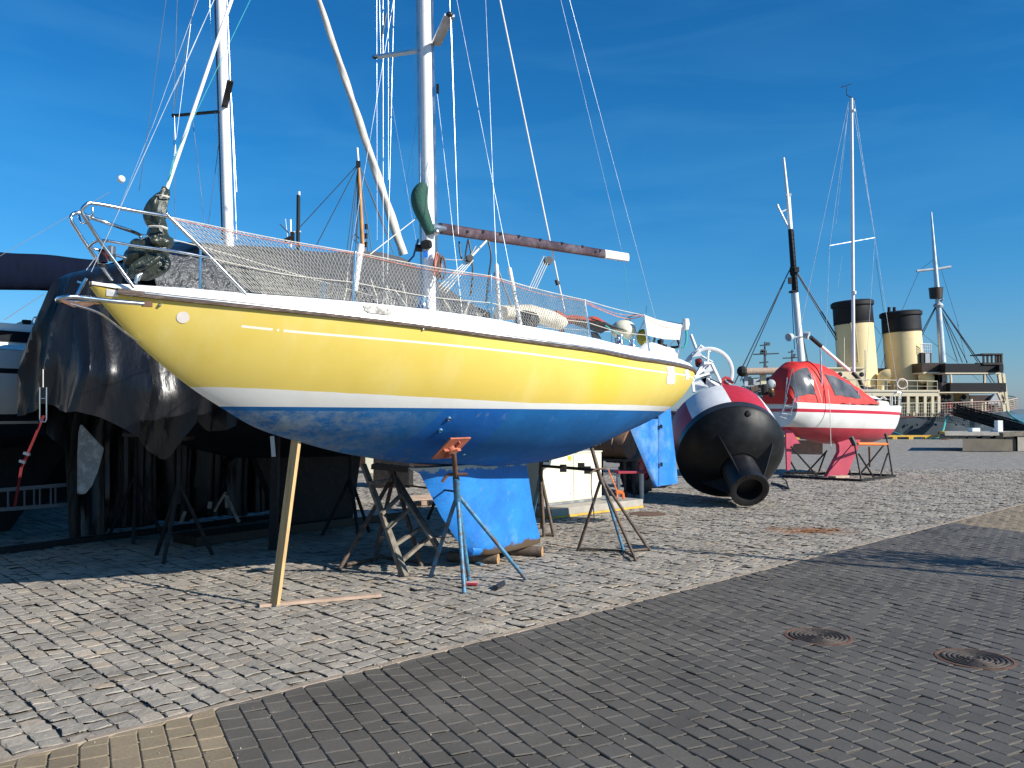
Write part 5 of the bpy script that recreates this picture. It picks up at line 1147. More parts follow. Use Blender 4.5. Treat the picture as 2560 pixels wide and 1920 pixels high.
for i in range(20):
    s = -5+8.9*i/19; k = min(1, (4.0-s)/.8+.1, (s+5.2)/.6); rws.append([P3(s,-1.0,2.78), P3(s,-.9,2.78+.34*k), P3(s,0,2.78+.42*k), P3(s,.9,2.78+.34*k), P3(s,1.0,2.78)])
mb.grid(rws); mb.add(rws[0], [tuple(range(5))]); cab3 = build('cabin', mb, 'gelwhite', b3, True)
mb = MB(); mb.add([P3(-4.6,1.0,2.84), P3(3.6,1.0,2.84), P3(3.4,.95,3.0), P3(-4.4,.95,3.0)], [(0,1,2,3)]); build('cabin_window', mb, 'glassdark', cab3, thick=.02)
mb = MB(); mb.tube(smooth_path([Z('B',215,1400,13.0), Z('B',245,1240,13.0), Z('B',290,1100,13.0), Z('B',320,1084,13.0), Z('B',400,1088,13.0)], 4), .016, n=8); build('pushpit', mb, 'chrome', b3, True)
for k, (x_, y_) in enumerate(((75,1190),(130,1200),(230,1150))):
    mb = MB(); mb.lathe([(0,.12),(.06,.12),(.07,.1),(.05,.05),(.08,0)], Z('B',x_,y_+25,12.6), n=14); build('winch', mb, 'blackmetal' if k != 1 else 'chrome', b3, True)
mb = MB(); mb.tube([Z('B',90,1225,12.8), Z('B',180,1190,12.8), Z('B',240,1180,12.8), Z('B',330,1200,12.8)], [.05,.12,.14,.06], n=12); build('folded_sail', mb, 'rope', b3, True)
mb = MB(); mb.tube([Z('B',120,1270,12.5), Z('B',240,1240,12.6)], .016, n=6); build('lifeline', mb, 'wire', b3)
# navy sail cover over its boom
mb = MB(); rws = []
for i in range(31):
    f = i/30; x_ = -120+1000*f; yt = 505+80*f+6*sin(f*9); yb_ = 845+10*f+(45*max(0, f-.45) if f < .8 else 16); Y_ = 10.8+1.4*f; a_, b_ = Z('B',x_,yt,Y_), Z('B',x_,yb_,Y_); c_ = (a_+b_)/2; h = (a_.z-b_.z)/2
    rws.append([c_+BN*(.14*cos(t_)*(1+.2*sin(f*40)))+Vector((0,0,h*sin(t_))) for t_ in [2*pi*q/20 for q in range(20)]])
mb.grid(rws, closed=True); mb.add(rws[-1], [tuple(range(20))]); build('boom_cover', mb, 'navy', b3, True)
mb = MB(); mb.tube([P3(-3.2,0,2.8), P3(-3.25,0,13)], .09, n=14); build('mast', mb, 'mast', b3, True)

mb = MB(); mb.prism([P3(-5,-.12,1.5), P3(3.2,-.12,1.5), P3(2.2,-.12,.02), P3(-4.6,-.12,.02)], BN*.24); build('keel', mb, 'blackmetal', b3)  # long dark keel added down to the ground to deepen the shade
O5 = Vector((BOW.x-11.6*BN.x, BOW.y-11.6*BN.y, 0))
def P5(s, y, z): return Vector((O5.x+BD.x*s+BN.x*y, O5.y+BD.y*s+BN.y*y, z))
b5 = thing('added_shade_boat', 'added black hulled boat that deepens the shade behind the covered sailboat', 'boat', tuple(P5(4,0,0)))  # boat added to cast shade and darken the view under the covers
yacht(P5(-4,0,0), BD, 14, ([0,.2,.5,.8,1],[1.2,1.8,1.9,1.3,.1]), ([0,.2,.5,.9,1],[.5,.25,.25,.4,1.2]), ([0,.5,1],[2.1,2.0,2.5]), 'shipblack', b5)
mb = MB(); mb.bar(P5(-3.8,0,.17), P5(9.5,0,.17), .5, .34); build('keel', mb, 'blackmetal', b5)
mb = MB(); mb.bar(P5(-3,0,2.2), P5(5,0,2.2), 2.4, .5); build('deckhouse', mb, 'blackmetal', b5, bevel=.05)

mb = MB(); mb.ball(D(262,387,8.0), .036, 20); build('bright_dot_ball', mb, 'white', b2, True)  # white ball added to imitate a glint-like bright dot; no lamp known there
# ================================================================ navigation buoy lying on its side
C0 = Vector((4.43, 17.0, 1.0)); ax = Vector((-.05, .855, .52)).normalized()
by = thing('navigation_buoy', 'large black buoy with red and white top lying on the cobbles', 'buoy', (C0.x, C0.y, 0))
FB = frame(ax)
def BP(r, a, h): return C0+FB@Vector((r*cos(a), r*sin(a), h))
mb = MB(); mb.lathe([(.37,-.56),(.60,-.46),(.85,-.28),(1.0,-.13),(1.065,-.03),(1.09,.01),(1.095,.03)], C0, ax, n=72); body = build('float_bottom', mb, mat('black_buoy_paint', (.006,.0065,.007), .42, var=.3, vs=3, bump=.12, bs=9, col2=(.018,.018,.02), c2s=5, c2lo=.5, c2hi=.8, spec=.22), by, True)  # black deepened below the band, shade of the side turned from the sun
mb = MB(); mb.lathe([(1.095,.03),(1.09,.20)], C0, ax, n=72); build('black_band', mb, mat('black_band_paint', (.022,.026,.032), .38, var=.15, vs=3), by, True)
def seg_mat():
    m, nt, b = newmat('red_white_segments'); L = nt.links.new; at = nd(nt, 'ShaderNodeAttribute', attribute_name='seg')
    n1 = nd(nt, 'ShaderNodeTexNoise'); n1.inputs['Scale'].default_value = 5; n1.inputs['Detail'].default_value = 6; r = nd(nt, 'ShaderNodeMapRange'); r.inputs[1].default_value = .3; r.inputs[2].default_value = .7; r.inputs[3].default_value = .88; r.inputs[4].default_value = 1.08; L(n1.outputs[0], r.inputs[0])
    mx = nd(nt, 'ShaderNodeMix', data_type='RGBA'); mx.inputs[6].default_value = (.74,.73,.71,1); mx.inputs[7].default_value = (.43,.022,.035,1); L(at.outputs['Fac'], mx.inputs[0])
    mm = nd(nt, 'ShaderNodeMix', data_type='RGBA', blend_type='MULTIPLY'); mm.inputs[0].default_value = 1; L(mx.outputs[2], mm.inputs[6]); L(r.outputs[0], mm.inputs[7]); L(mm.outputs[2], b.inputs['Base Color']); b.inputs['Roughness'].default_value = .42; return m
SM = seg_mat(); prof = [(1.09,.20),(1.085,.60),(1.06,.92),(.96,1.08),(.62,1.20),(.40,1.26)]
up_a = math.atan2((FB.transposed()@Vector((0,0,1))).y, (FB.transposed()@Vector((0,0,1))).x)
nseg = 8
xa_ = FB.transposed()@Vector((1,0,0)); sg_ = 1 if sin(math.atan2(xa_.y, xa_.x)-up_a) > 0 else -1
for k in range(nseg):
    # boundaries measured round the axis from the top
    a0 = up_a+sg_*(R(-6)+k*2*pi/nseg)
    # lathe's own zero differs: rebuild with explicit points
    mb = MB(); m_ = 10; vs = [BP(r, a0+sg_*2*pi/nseg*j/m_, h) for r, h in prof for j in range(m_+1)]
    mb.add(vs, [(i*(m_+1)+j, i*(m_+1)+j+1, (i+1)*(m_+1)+j+1, (i+1)*(m_+1)+j) for i in range(len(prof)-1) for j in range(m_)])
    o = build('painted_segment', mb, SM, by, True, label='white painted segment' if k % 2 else 'red painted segment'); t_ = o.data.attributes.new('seg', 'FLOAT', 'POINT'); t_.data.foreach_set('value', [0.0 if k % 2 else 1.0]*len(mb.v))
# tail tube
mb = MB(); mb.lathe([(.345,-.50),(.345,-1.18),(.37,-1.18),(.37,-1.26),(.31,-1.265),(.25,-1.24),(.25,-1.0),(.0,-1.0)], C0, ax, n=48); build('tail_tube', mb, mat('ribbed_black_tube', (.010,.010,.011), .42, var=.3, vs=4, bump=.1), by, True)
for k in range(4):
    a = up_a+R(-35)+k*pi/2; mb = MB(); pts = [BP(.345, a, -1.18), BP(.345, a, -.50), BP(1.0, a, -.06), BP(.80, a, -.30), BP(.42,a,-.62)]
    pts = [BP(.34, a, -1.10), BP(.34, a, -.48), BP(.80, a, -.30), BP(.78, a, -.40), BP(.45,a,-.95)]
    t_ = FB@Vector((-sin(a), cos(a), 0))*.02; mb.prism([p-t_*.5 for p in pts], t_); build('tail_fin', mb, 'shipblack', by)
for k in range(10):
    a = k*2*pi/10; mb = MB(); mb.box(BP(.34, a, -1.275), (.03,.03,.02), FB); build('bolt', mb, 'shipblack', by)
mb = MB(); mb.lathe([(0,.10),(.05,.09),(.075,0)], BP(.98, up_a+R(8), -.07), -(ax*.8-Vector((0,0,.4))), n=14); build('lifting_lug', mb, 'shipblack', by, True)
# red lifting eye on the top
lc = Z('I', 700, 560, 17.6)
mb = MB(); mb.prism([Z('I',655,600,17.5), Z('I',655,530,17.5), Z('I',680,512,17.5), Z('I',715,520,17.5), Z('I',748,560,17.5), Z('I',740,575,17.5), Z('I',712,560,17.5), Z('I',700,535,17.5), Z('I',672,535,17.5), Z('I',690,560,17.5), Z('I',745,600,17.5)], (0,.05,0)); build('lifting_eye', mb, 'redpaint', by)
mb = MB(); mb.tube(smooth_path([Z('I',690,540,17.48), Z('I',720,550,17.46), Z('I',745,562,17.48)], 3), .018, n=8); build('shackle', mb, 'blackmetal', by, True)
# white superstructure
def I_(x, y, Y): return Z('I', x, y, Y)
M['buoywhite'] = mat('buoy_white_paint', (.72,.73,.74), .4, var=.08, vs=3)
mb = MB(); mb.lathe([(.62,1.10),(.34,1.75),(.34,1.78),(.0,1.78)], C0, ax, n=6); sup = build('superstructure', mb, 'buoywhite', by)
for pts, th in (([(430,640),(520,600),(530,520),(425,560)], .05), ([(425,530),(500,420),(560,410),(600,480),(520,520)], .06), ([(480,520),(560,500),(600,590),(530,600)], .05)):
    mb = MB(); mb.prism([I_(x, y, 17.85) for x, y in pts], (0,th,0)); build('side_plate', mb, 'buoywhite', sup)
for (a_, b_, w_) in (((430,640),(420,540),.05), ((420,545),(505,405),.06), ((505,405),(570,410),.05), ((570,410),(655,590),.06), ((435,525),(610,470),.05), ((540,530),(560,595),.05), ((560,545),(650,600),.03), ((430,520),(560,410),.04)):
    mb = MB(); mb.bar(I_(*a_, 17.7), I_(*b_, 17.8), w_, .05); build('frame_bar', mb, 'buoywhite', sup)
mb = MB(); mb.bar(I_(560,535,17.66), I_(655,575,17.6), .02, .02); build('handle', mb, 'blackmetal', sup)
mb = MB(); mb.tube([I_(405,180,18.4), I_(450,300,18.4)], .034, n=10); mb.tube([I_(478,268,18.4), I_(560,320,18.4)], .03, n=10); build('lantern_post', mb, 'buoywhite', sup, True)
mb = MB(); hc = I_(540,490,18.2); pts = [hc+Vector((cos(a)*.53*1.0, -sin(a)*.1, sin(a)*.53)) for a in [R(-25+230*i/40) for i in range(41)]]; mb.tube(pts, .030, n=8, ry=1.4); build('guard_hoop', mb, 'buoywhite', sup, True)
for a_, b_ in (((545,310),(540,400)), ((400,400),(420,330)), ((470,340),(580,400)), ((420,335),(478,270))):
    mb = MB(); mb.tube([I_(*a_,18.1), I_(*b_,18.05)], .022, n=8); build('frame_bar', mb, 'buoywhite', sup, True)
mb = MB(); mb.prism([I_(415,360,18.0), I_(470,300,18.0), I_(500,350,18.0), I_(450,355,18.0)], (0,.1,0)); build('side_plate', mb, 'buoywhite', sup)
mb = MB(); mb.lathe([(0,.1),(.07,.08),(.085,0),(.085,-.06)], I_(470,405,17.9), (-.3,-.5,.8), n=18); build('lantern', mb, mat('dark_red_lantern', (.16,.02,.015), .3), sup, True)
# iron bar on the ground beside the buoy
mb = MB(); mb.tube([GZ('I',1050,1375)+Vector((0,0,.03)), GZ('I',1130,1395)+Vector((0,0,.03)), GZ('I',1185,1418)+Vector((0,0,.03))], .03, n=8); mb.tube([GZ('I',1185,1418)+Vector((0,0,.03)), GZ('I',1165,1385)+Vector((0,0,.12)), GZ('I',1140,1400)+Vector((0,0,.22))], .018, n=8)
tag(build('iron_hook', mb, 'blackmetal', None, True), 'dark bent iron hook on the cobbles right of the black buoy', 'iron hook')

# ================================================================ small white and red sailboat with red canopy
RS = Vector((7.33, 23.07, 0)); RD = Vector((.884, .468, 0)).normalized(); RN = Vector((RD.y, -RD.x, 0)); RL = 5.0
def PR_(s, y, z): return Vector((RS.x+RD.x*s+RN.x*y, RS.y+RD.y*s+RN.y*y, z))
rb = thing('sailboat', 'small white sailboat with red bottom and red canopy on a steel cradle', 'sailboat', tuple(PR_(2.5,0,0)))
tz = .022; base = tz*(RS.x*RD.x+RS.y*RD.y)
bm_ = banded('red_boat_paint', ((tz*RD.x, tz*RD.y, 1, -base), [(1.425,(.50,.05,.075)),(1.835,(.74,.74,.70)),(1.925,(.50,.02,.05)),(9,(.74,.74,.70))]), .32)
_, PQ, rbf, rzb, rzs = yacht(RS, RD, RL, ([0,.2,.45,.7,.88,1],[.66,.83,.90,.70,.34,.03]), ([0,.15,.4,.7,.86,.93,.97,1],[1.40,1.12,.92,.93,1.08,1.28,1.55,1.93]), ([0,.5,1],[2.06,1.98,1.96]), bm_, rb, ful=.55)
mb = MB(); rws = []
for i in range(30):
    f = i/29; b_ = rbf(f); z_ = rzs(f); rws.append([PR_(f*RL,-b_,z_), PR_(f*RL,-b_*.93,z_+.035), PR_(f*RL,0,z_+.07), PR_(f*RL,b_*.93,z_+.035), PR_(f*RL,b_,z_)])
mb.grid(rws); build('deck', mb, 'gelwhite', rb, True)
mb = MB(); rws = []
for i in range(16):
    s = 2.2+2.0*i/15; k = min(1, (4.25-s)/.9); w_ = rbf(s/RL)*.62; rws.append([PR_(s,-w_,2.02), PR_(s,-w_*.9,2.02+.27*k), PR_(s,0,2.02+.32*k), PR_(s,w_*.9,2.02+.27*k), PR_(s,w_,2.02)])
mb.grid(rws); cab = build('cabin', mb, 'gelwhite', rb, True)
mb = MB(); mb.add([PR_(2.9,.60,2.07), PR_(3.9,.47,2.07), PR_(3.6,.46,2.18), PR_(2.9,.56,2.24)], [(0,1,2,3)]); build('cabin_window', mb, 'glassdark', cab, thick=.02)
M['redmatte'] = mat('pinkish_antifouling', (.60,.085,.13), .6, var=.12, vs=4)
def jprism(name, pts, Y, th, m, parent, off=(0,0,0)):
    mb = MB(); mb.prism([Z('J', x, y, Y)-RN*th*.5 for x, y in pts], RN*th); return build(name, mb, m, parent)
jprism('rudder', [(590,1050),(640,1070),(715,1185),(660,1188),(640,1230),(625,1425),(600,1427),(592,1200)], 23.0, .05, 'redmatte', rb)
kp = [(1030,1150),(1250,1150),(1225,1240),(1125,1485),(945,1490),(1062,1262),(1060,1200)]; jprism('keel', kp, 23.75, .12, 'redmatte', rb)
# canopy
hc_ = catmull([-.1,.05,.25,.55,1.0,1.45,2.0,2.5,2.9,3.2],[.20,.72,1.02,1.17,1.17,1.10,.84,.58,.33,.05])
def CS(s, a, off=0):
    f = max(0, min(1, s/RL)); w_ = rbf(f)*.93+off; h = max(.04, hc_(s))+off; ca, sa = cos(a), sin(a)
    return PR_(s-.06*sa*(1 if s < .5 else 0), w_*math.copysign(abs(ca)**.75, ca)*(1-.12*sa), 2.05+h*abs(sa)**.85+.012*sin(s*17+a*3)+.01*sin(a*11+s*5))
mb = MB(); mb.grid([[CS(-.05+3.25*i/60, pi*j/30) for j in range(31)] for i in range(61)]); mb.add([CS(-.05, pi*j/30) for j in range(31)], [tuple(range(31))]); can = build('canopy', mb, 'red', rb, True)
def cwin(s0, s1, a0, a1, sl=0, lab=None):
    mb = MB(); mb.grid([[CS(s0+(s1-s0)*i/14+sl*j/10, a0+(a1-a0)*j/10, .012) for j in range(11)] for i in range(15)]); build('canopy_window', mb, 'vinyl2', can, True)
M['vinyl2'] = mat('smoky_vinyl_window', (.09,.09,.095), .12, var=.5, vs=3, col2=(.15,.145,.14), c2s=2.2, c2lo=.45, c2hi=.7, stretch=(1,1,.5))
cwin(.02,.62,.18,.95); cwin(1.30,2.30,.16,.70, -.2); cwin(.02,.62,pi-.95,pi-.18)
for s0 in (.95,):
    mb = MB(); mb.tube([CS(s0, pi*j/24, .005) for j in range(25)], .02, n=6); build('canopy_hoop', mb, 'red', can, True)
for pts in ([(840,575),(880,680),(920,810)], [(1045,600),(1110,690),(1130,760),(1165,815),(1180,848)]):
    mb = MB(); mb.tube(smooth_path([Z('J', x, y, 22.7 if pts[0][0] < 1000 else 23.2) for x, y in pts], 4), .010, n=5); build('canopy_zip', mb, 'rope', can)
mb = MB(); rws = [Z('J', x, y+ (6 if i%2 else -3), 22.6+.006*(x-740)/3) for i, (x, y) in enumerate([(740+i*28, 800+i*3.3) for i in range(18)])]; mb.tube(rws, .008, n=5); build('lacing', mb, 'rope', can)
# rig
RY = 24.5; mt_ = N(2129, 246, RY); mb_ = N(2134, 930, RY)
mb = MB(); mb.tube([mb_, mb_.lerp(mt_, .5), mt_], [.055,.055,.045], n=16, ry=.85); rm = build('mast', mb, 'mast', rb, True)
mb = MB(); mb.bar(N(2074,614,RY-.3), N(2187,594,RY+.3), .03, .02); build('spreader', mb, 'steel', rm)
mb = MB(); mb.tube([Z('L',510,250,RY), Z('L',600,300,RY)], .012, n=6); mb.tube([Z('L',510,250,RY), Z('L',510,165,RY)], .010, n=6); build('masthead_bracket', mb, 'blackmetal', rm)
mb = MB(); mb.tube([Z('L',445,168,RY), Z('L',560,130,RY)], .010, n=6); mb.prism([Z('L',445,170,RY), Z('L',460,145,RY), Z('L',475,160,RY)], (0,.01,0)); build('wind_vane', mb, 'black', rm)
mb = MB(); mb.tube([Z('L',590,405,RY-.05), Z('L',590,430,RY-.05)], .035, n=8); build('masthead_light', mb, 'white', rm)
mb = MB(); mb.tube([Z('K',180,280,RY-.06), Z('K',180,305,RY-.06)], .05, n=8); build('steaming_light', mb, 'white', rm)
rig(rb, [((2123,255),(2075,612),.006), ((2074,614),(2060,950),.006), ((2133,272),(2187,594),.006), ((2187,594),(2160,1000),.006), ((2121,255),(1990,870),.007), ((2122,262),(2090,560),.004), ((2135,250),(2250,1010),.006), ((2105,640),(2094,720),.004)], RY)
mb = MB(); a_, b_ = Z('J',1165,527,RY-.1), Z('J',818,228,23.2); mb.tube([a_, b_], .045, n=12); bo = build('boom', mb, 'mast', rb, True)
mb = MB(); mb.tube([b_, b_.lerp(a_, .25)], [.06,.062], n=10); build('boom_cover', mb, 'blackmetal', bo, True)
def jt(name, pts, r, m='chrome', Y=22.9, parent=None, dy=0):
    n = len(pts); mb = MB(); mb.tube([Z('J', x, y, Y+dy*i/(n-1)) for i, (x, y) in enumerate(pts)], r, n=6); return build(name, mb, m, parent or rb, True)
jt('boom_crutch', [(905,330),(915,600),(918,800)], .022, 'steel')
jt('pushpit', [(490,690),(600,672),(860,680),(1240,695)], .014, dy=1.2); jt('lifeline', [(1240,695),(1400,700),(1600,715)], .007, 'wire', 24.1, dy=1.0)
jt('lifeline', [(1240,760),(1560,790)], .006, 'wire', 24.1, dy=1.0)
for x0, y0, x1, y1, Y in ((605,590,580,900,22.7), (820,555,815,800,22.8), (1245,700,1245,840,23.4), (1370,735,1375,850,24.2)): jt('stanchion', [(x0,y0),(x1,y1)], .014, Y=Y)
jt('pulpit', [(1540,870),(1545,760),(1600,715),(1640,730),(1625,850)], .014, Y=24.9); jt('pulpit', [(1560,800),(1630,790)], .012, Y=24.9); jt('anchor_hoop', [(1540,760),(1560,745),(1580,770),(1580,830)], .012, 'white', 24.8)
jt('backstay_bridle', [(565,900),(655,505),(715,800)], .012, 'steel', 22.3)
sl2 = jt('stern_ladder', [(605,770),(560,900),(545,930)], .018, 'steel', 22.2); jt('ladder_rail', [(680,735),(650,860),(635,935)], .018, 'steel', 22.2, sl2)
for a_, b_ in (((555,915),(640,925)), ((580,845),(655,855)), ((540,945),(600,962)), ((600,962),(635,935))): jt('ladder_rung', [a_, b_], .014, 'steel', 22.2, sl2)
jt('stern_fitting', [(700,740),(690,800),(640,880)], .015, 'chrome', 22.2)
mb = MB(); mb.tube([Z('J',1405,810,24.0), Z('J',1415,820,24.0), Z('J',1500,832,24.3), Z('J',1515,835,24.3)], [.05,.085,.085,.05], n=14); build('fender', mb, 'rope', rb, True)
mb = MB(); mb.tube(smooth_path([Z('J',970,690,22.8), Z('J',990,850,22.7), Z('J',994,1000,22.7), Z('J',998,1150,22.7), Z('J',1000,1230,22.7)], 3), .010, n=5); build('hanging_line', mb, 'rope', rb)
jt('bow_clutter', [(1440,790),(1470,760),(1500,790)], .03, 'rope', 24.6)
# outboard engine on the stern
mb = MB(); mb.box(Z('J',400,700,22.6), (.17,.2,.30)); mb.box(Z('J',465,735,22.4), (.13,.2,.2)); ob = build('outboard_engine', mb, 'blackmetal', rb, bevel=.05); mb = MB(); mb.ball(Z('J',462,705,22.25), .075, 10); build('engine_cover', mb, mat('brass_brown', (.22,.15,.06), .4, .3), ob, True)
mb = MB(); mb.ball(Z('J',460,650,22.9), .13, 18, (1,.5,1)); build('grey_dinghy_cover', mb, mat('grey_round_cover', (.34,.37,.38), .6), ob, True)
# cradle
cr_ = thing('boat_cradle', 'black steel tube cradle under the small red and white sailboat', 'boat cradle', tuple(GZ('J',1275,1528)))
def gj(x, y): return GZ('J', x, y)+Vector((0,0,.035))
pts = {k: gj(*v) for k, v in dict(a=(572,1492), b=(1275,1530), c=(1578,1486), d=(1180,1468), e=(590,1462)).items()}
for a_, b_ in ('ab','bc','cd','de','ea'):
    mb = MB(); mb.bar(pts[a_], pts[b_], .06, .06); build('base_rail', mb, 'blackmetal', cr_)
def cz(a_, b_, Ya, Yb, r=.024, m='blackmetal', nm='brace'):
    mb = MB(); mb.tube([Z('J', *a_, Ya), Z('J', *b_, Yb)], r, n=8); build(nm, mb, m, cr_, True)
Yb_, Yc_ = pts['b'].y, pts['c'].y
cz((1205,1150),(1275,1522),22.6,Yb_,nm='upright'); cz((1498,1110),(1556,1476),24.0,Yc_,nm='upright'); cz((1472,1205),(1268,1455),24.3,24.3); cz((1250,1280),(1392,1500),22.4,22.8); cz((1512,1275),(1440,1490),24,23.2,nm='brace')
cz((640,1215),(880,1482),22.9,23.5); cz((965,1250),(798,1432),23.5,24.1); cz((955,1260),(890,1440),24.1,24.2); cz((628,1335),(692,1445),23.0,24.0); cz((1186,1200),(945,1478),22.5,22.6,.014); cz((1345,1215),(1350,1395),24.6,24.7,.03,'rust','upright'); cz((1160,1410),(1182,1470),24.2,24.2)
cz((1240,1188),(1512,1192),23.0,24.0,.04,'orange','orange_crossbar'); cz((1180,1125),(1215,1200),22.5,22.5,.07,'black','pad'); cz((1490,1095),(1500,1135),23.9,23.9,.04,'black','pad')
mb = MB(); mb.bar(Z('J',645,1217,25.5), Z('J',915,1222,25.5), .2, .42); tag(build('timber_beam', mb, 'woodplank', None), 'thick pale timber beam behind the red cradle boat between rudder and keel', 'timber beam')
for u_, v_ in ((1030,1498),(1095,1494)): pass
mb = MB(); mb.bar(gj(1010,1500), gj(1130,1492), .25, .06); tag(build('keel_board', mb, 'woodplank', None), 'short board under the pink keel of the red and white sailboat', 'board')
M['naval'] = mat('dark_naval_grey', (.06,.075,.085), .7)
# ================================================================ steamship at the quay
SY = 62.0; SC_ = 66.0
def K_(x, y, Y=SY): return Z('K', x, y, Y)
ss = thing('steamship', 'old black-hulled steamship with two cream and black funnels at the quay', 'ship', (24, SC_, -1.5))
xs = np.linspace(8, 39.2, 60); hbf = catmull([8,10,13,28,33,36,38,39.2],[1.5,3.2,4,4,3.4,2.2,.9,.05])
hz = catmull([8,14,20.5,27,33,39.2],[2.3,1.7,1.45,1.45,1.75,2.25])
mb = MB(); rws = []
for x in xs:
    b_, z_ = hbf(x), hz(x); r = []
    for sd in (-1, 1):
        q = [(b_, z_), (b_*.99, z_-.5), (b_*.96, z_-1.4), (b_*.90, -1.2), (b_*.8, -2.2)]
        r += [Vector((x, SC_-b2_*sd*-1 if sd == 1 else SC_-b2_, z2)) for b2_, z2 in (q[::-1] if sd == 1 else q)] if False else []
    left = [Vector((x+.5*(z2-z_)*.2*(1 if x > 33 else 0), SC_-b2_, z2)) for b2_, z2 in q]; right = [Vector((x+.5*(z2-z_)*.2*(1 if x > 33 else 0), SC_+b2_, z2)) for b2_, z2 in q]
    rws.append(left[::-1]+right)
mb.grid(rws); mb.add(rws[0], [tuple(range(len(rws[0])))]); hull_ = build('hull', mb, 'shiphull', ss, True)
mb = MB(); mb.grid([[Vector((x, SC_-hbf(x)+.02, hz(x)-.02)), Vector((x, SC_+hbf(x)-.02, hz(x)-.02))] for x in xs]); build('deck', mb, mat('reddish_deck_edge', (.16,.06,.05), .7), ss)
mb = MB(); rws = [[Vector((x, SC_-hbf(x)-.04, hz(x)-.10)), Vector((x, SC_-hbf(x)-.06, hz(x)+.02)), Vector((x, SC_-hbf(x)+.05, hz(x)+.04))] for x in xs]; mb.grid(rws); build('rubbing_strake', mb, mat('dark_red_strake', (.13,.05,.05), .6), ss)
for x_ in (505,600,680,770,826,990,1050):
    p = K_(x_, 1345, SY-.02); mb = MB(); mb.lathe([(.10,-.02),(.10,.03),(.07,.04),(.07,.0),(0,.0)], (p.x, SC_-4.02, p.z), (0,-1,0), n=16); build('porthole', mb, 'naval', hull_, True)
def funnel(x0, y0, x1, y1, r, label):
    b_, t_ = Z('K', x0, y0, SC_), Z('K', x1, y1, SC_); a = (t_-b_); L_ = a.length; a = a.normalized()
    f = MB(); f.lathe([(r*1.06,0),(r*1.0,L_*.2),(r*.985,L_*.76)], b_, a, n=56); o = build('funnel', f, 'funnel', ss, True)
    f = MB(); f.lathe([(r*.99,L_*.76),(r*1.01,L_*.765),(r*1.0,L_*.93),(r*1.09,L_*.945),(r*1.09,L_*.985),(r*.99,L_),(r*.9,L_),(r*.9,L_*.8)], b_, a, n=56); build('black_top', f, 'shipblack', o, True)
    f = MB(); f.lathe([(r*1.0,L_*.74),(r*1.02,L_*.745),(r*1.02,L_*.755),(r*1.0,L_*.76)], b_, a, n=56); build('collar', f, 'shipblack', o, True)
    return o, b_, a, L_
f1, fb1, fa1, fl1 = funnel(214, 1070, 158, 362, 1.47, '')
f2, fb2, fa2, fl2 = funnel(592, 1085, 545, 445, 1.43, '')
mb = MB(); p0 = fb1+fa1*fl1*.30+Vector((-.75,-1.36,0)); p1 = fb1+fa1*fl1*.74+Vector((-.75,-1.30,0))
for dx in (0,.32): mb.tube([p0+Vector((dx,-.1*dx*2,0)), p1+Vector((dx,-.1*dx*2,0))], .03, n=5)
for k in range(16): q = p0.lerp(p1, k/15); mb.tube([q, q+Vector((.32,-.064,0))], .022, n=5)
build('ladder', mb, 'funnel', f1)
for x_ in (455,497):
    mb = MB(); mb.tube([Z('K',x_,450,SC_), Z('K',x_,408,SC_)], .12, n=10); build('steam_pipe', mb, 'shipblack', f2, True)
# forward mast with crow's nest
mA, mB_ = Z('K',882,850,SC_), N(2328,530,SC_); 
mb = MB(); mb.tube([mA, Z('K',848,395,SC_), Z('K',822,60,SC_), mB_], [.27,.22,.16,.06], n=20); fm = build('foremast', mb, mat('silver_mast', (.50,.55,.60), .35, .4, var=.1, vs=2), ss, True)
mb = MB(); mb.tube([Z('K',675,120,SC_), Z('K',812,105,SC_)], .10, n=8); mb.tube([Z('K',840,104,SC_), Z('K',948,86,SC_)], .10, n=8); build('yard', mb, 'greysteel', fm, True)
cn = MB(); c_ = Z('K',858,338,SC_-.3); cn.lathe([(.0,.0),(.46,.0),(.52,.80),(.55,.82),(.49,.82),(.44,.05)], c_+Vector((-.28,0,0)), n=28); build('crows_nest', cn, 'darkwood', fm, True)
cn = MB(); cn.tube([Z('K',850,390,SC_), Z('K',888,340,SC_-.3)], .07, n=8); cn.lathe([(.3,-.15),(.38,0),(.3,.15)], Z('K',848,395,SC_), n=16); build('nest_bracket', cn, 'greysteel', fm, True)
def wr(lst, r=.035, m='wiredark', parent=ss, Y=SC_, nm='stay'):
    for a_, b_ in lst:
        mb = MB(); mb.tube([Z('K', *a_, Y), Z('K', *b_, Y)], r, n=4); build(nm, mb, m, parent)
wr([((828,398),(700,640)), ((834,400),(705,660)), ((862,395),(1180,850)), ((866,400),(1165,852)), ((868,398),(1295,1010)), ((860,410),(1080,850)), ((862,405),(1040,850)), ((870,405),(1270,1010)), ((856,400),(1000,840))])
wr([((840,10),(1010,560)), ((722,620),(1170,990)), ((690,130),(560,430)), ((822,20),(690,120)), ((600,590),(720,1070)), ((1000,540),(1075,860)), ((350,20),(410,440)), ((415,600),(350,780)), ((318,530),(400,640)), ((430,770),(390,890)), ((615,590),(560,660)), ((160,360),(60,620)), ((245,380),(300,720))], .016)
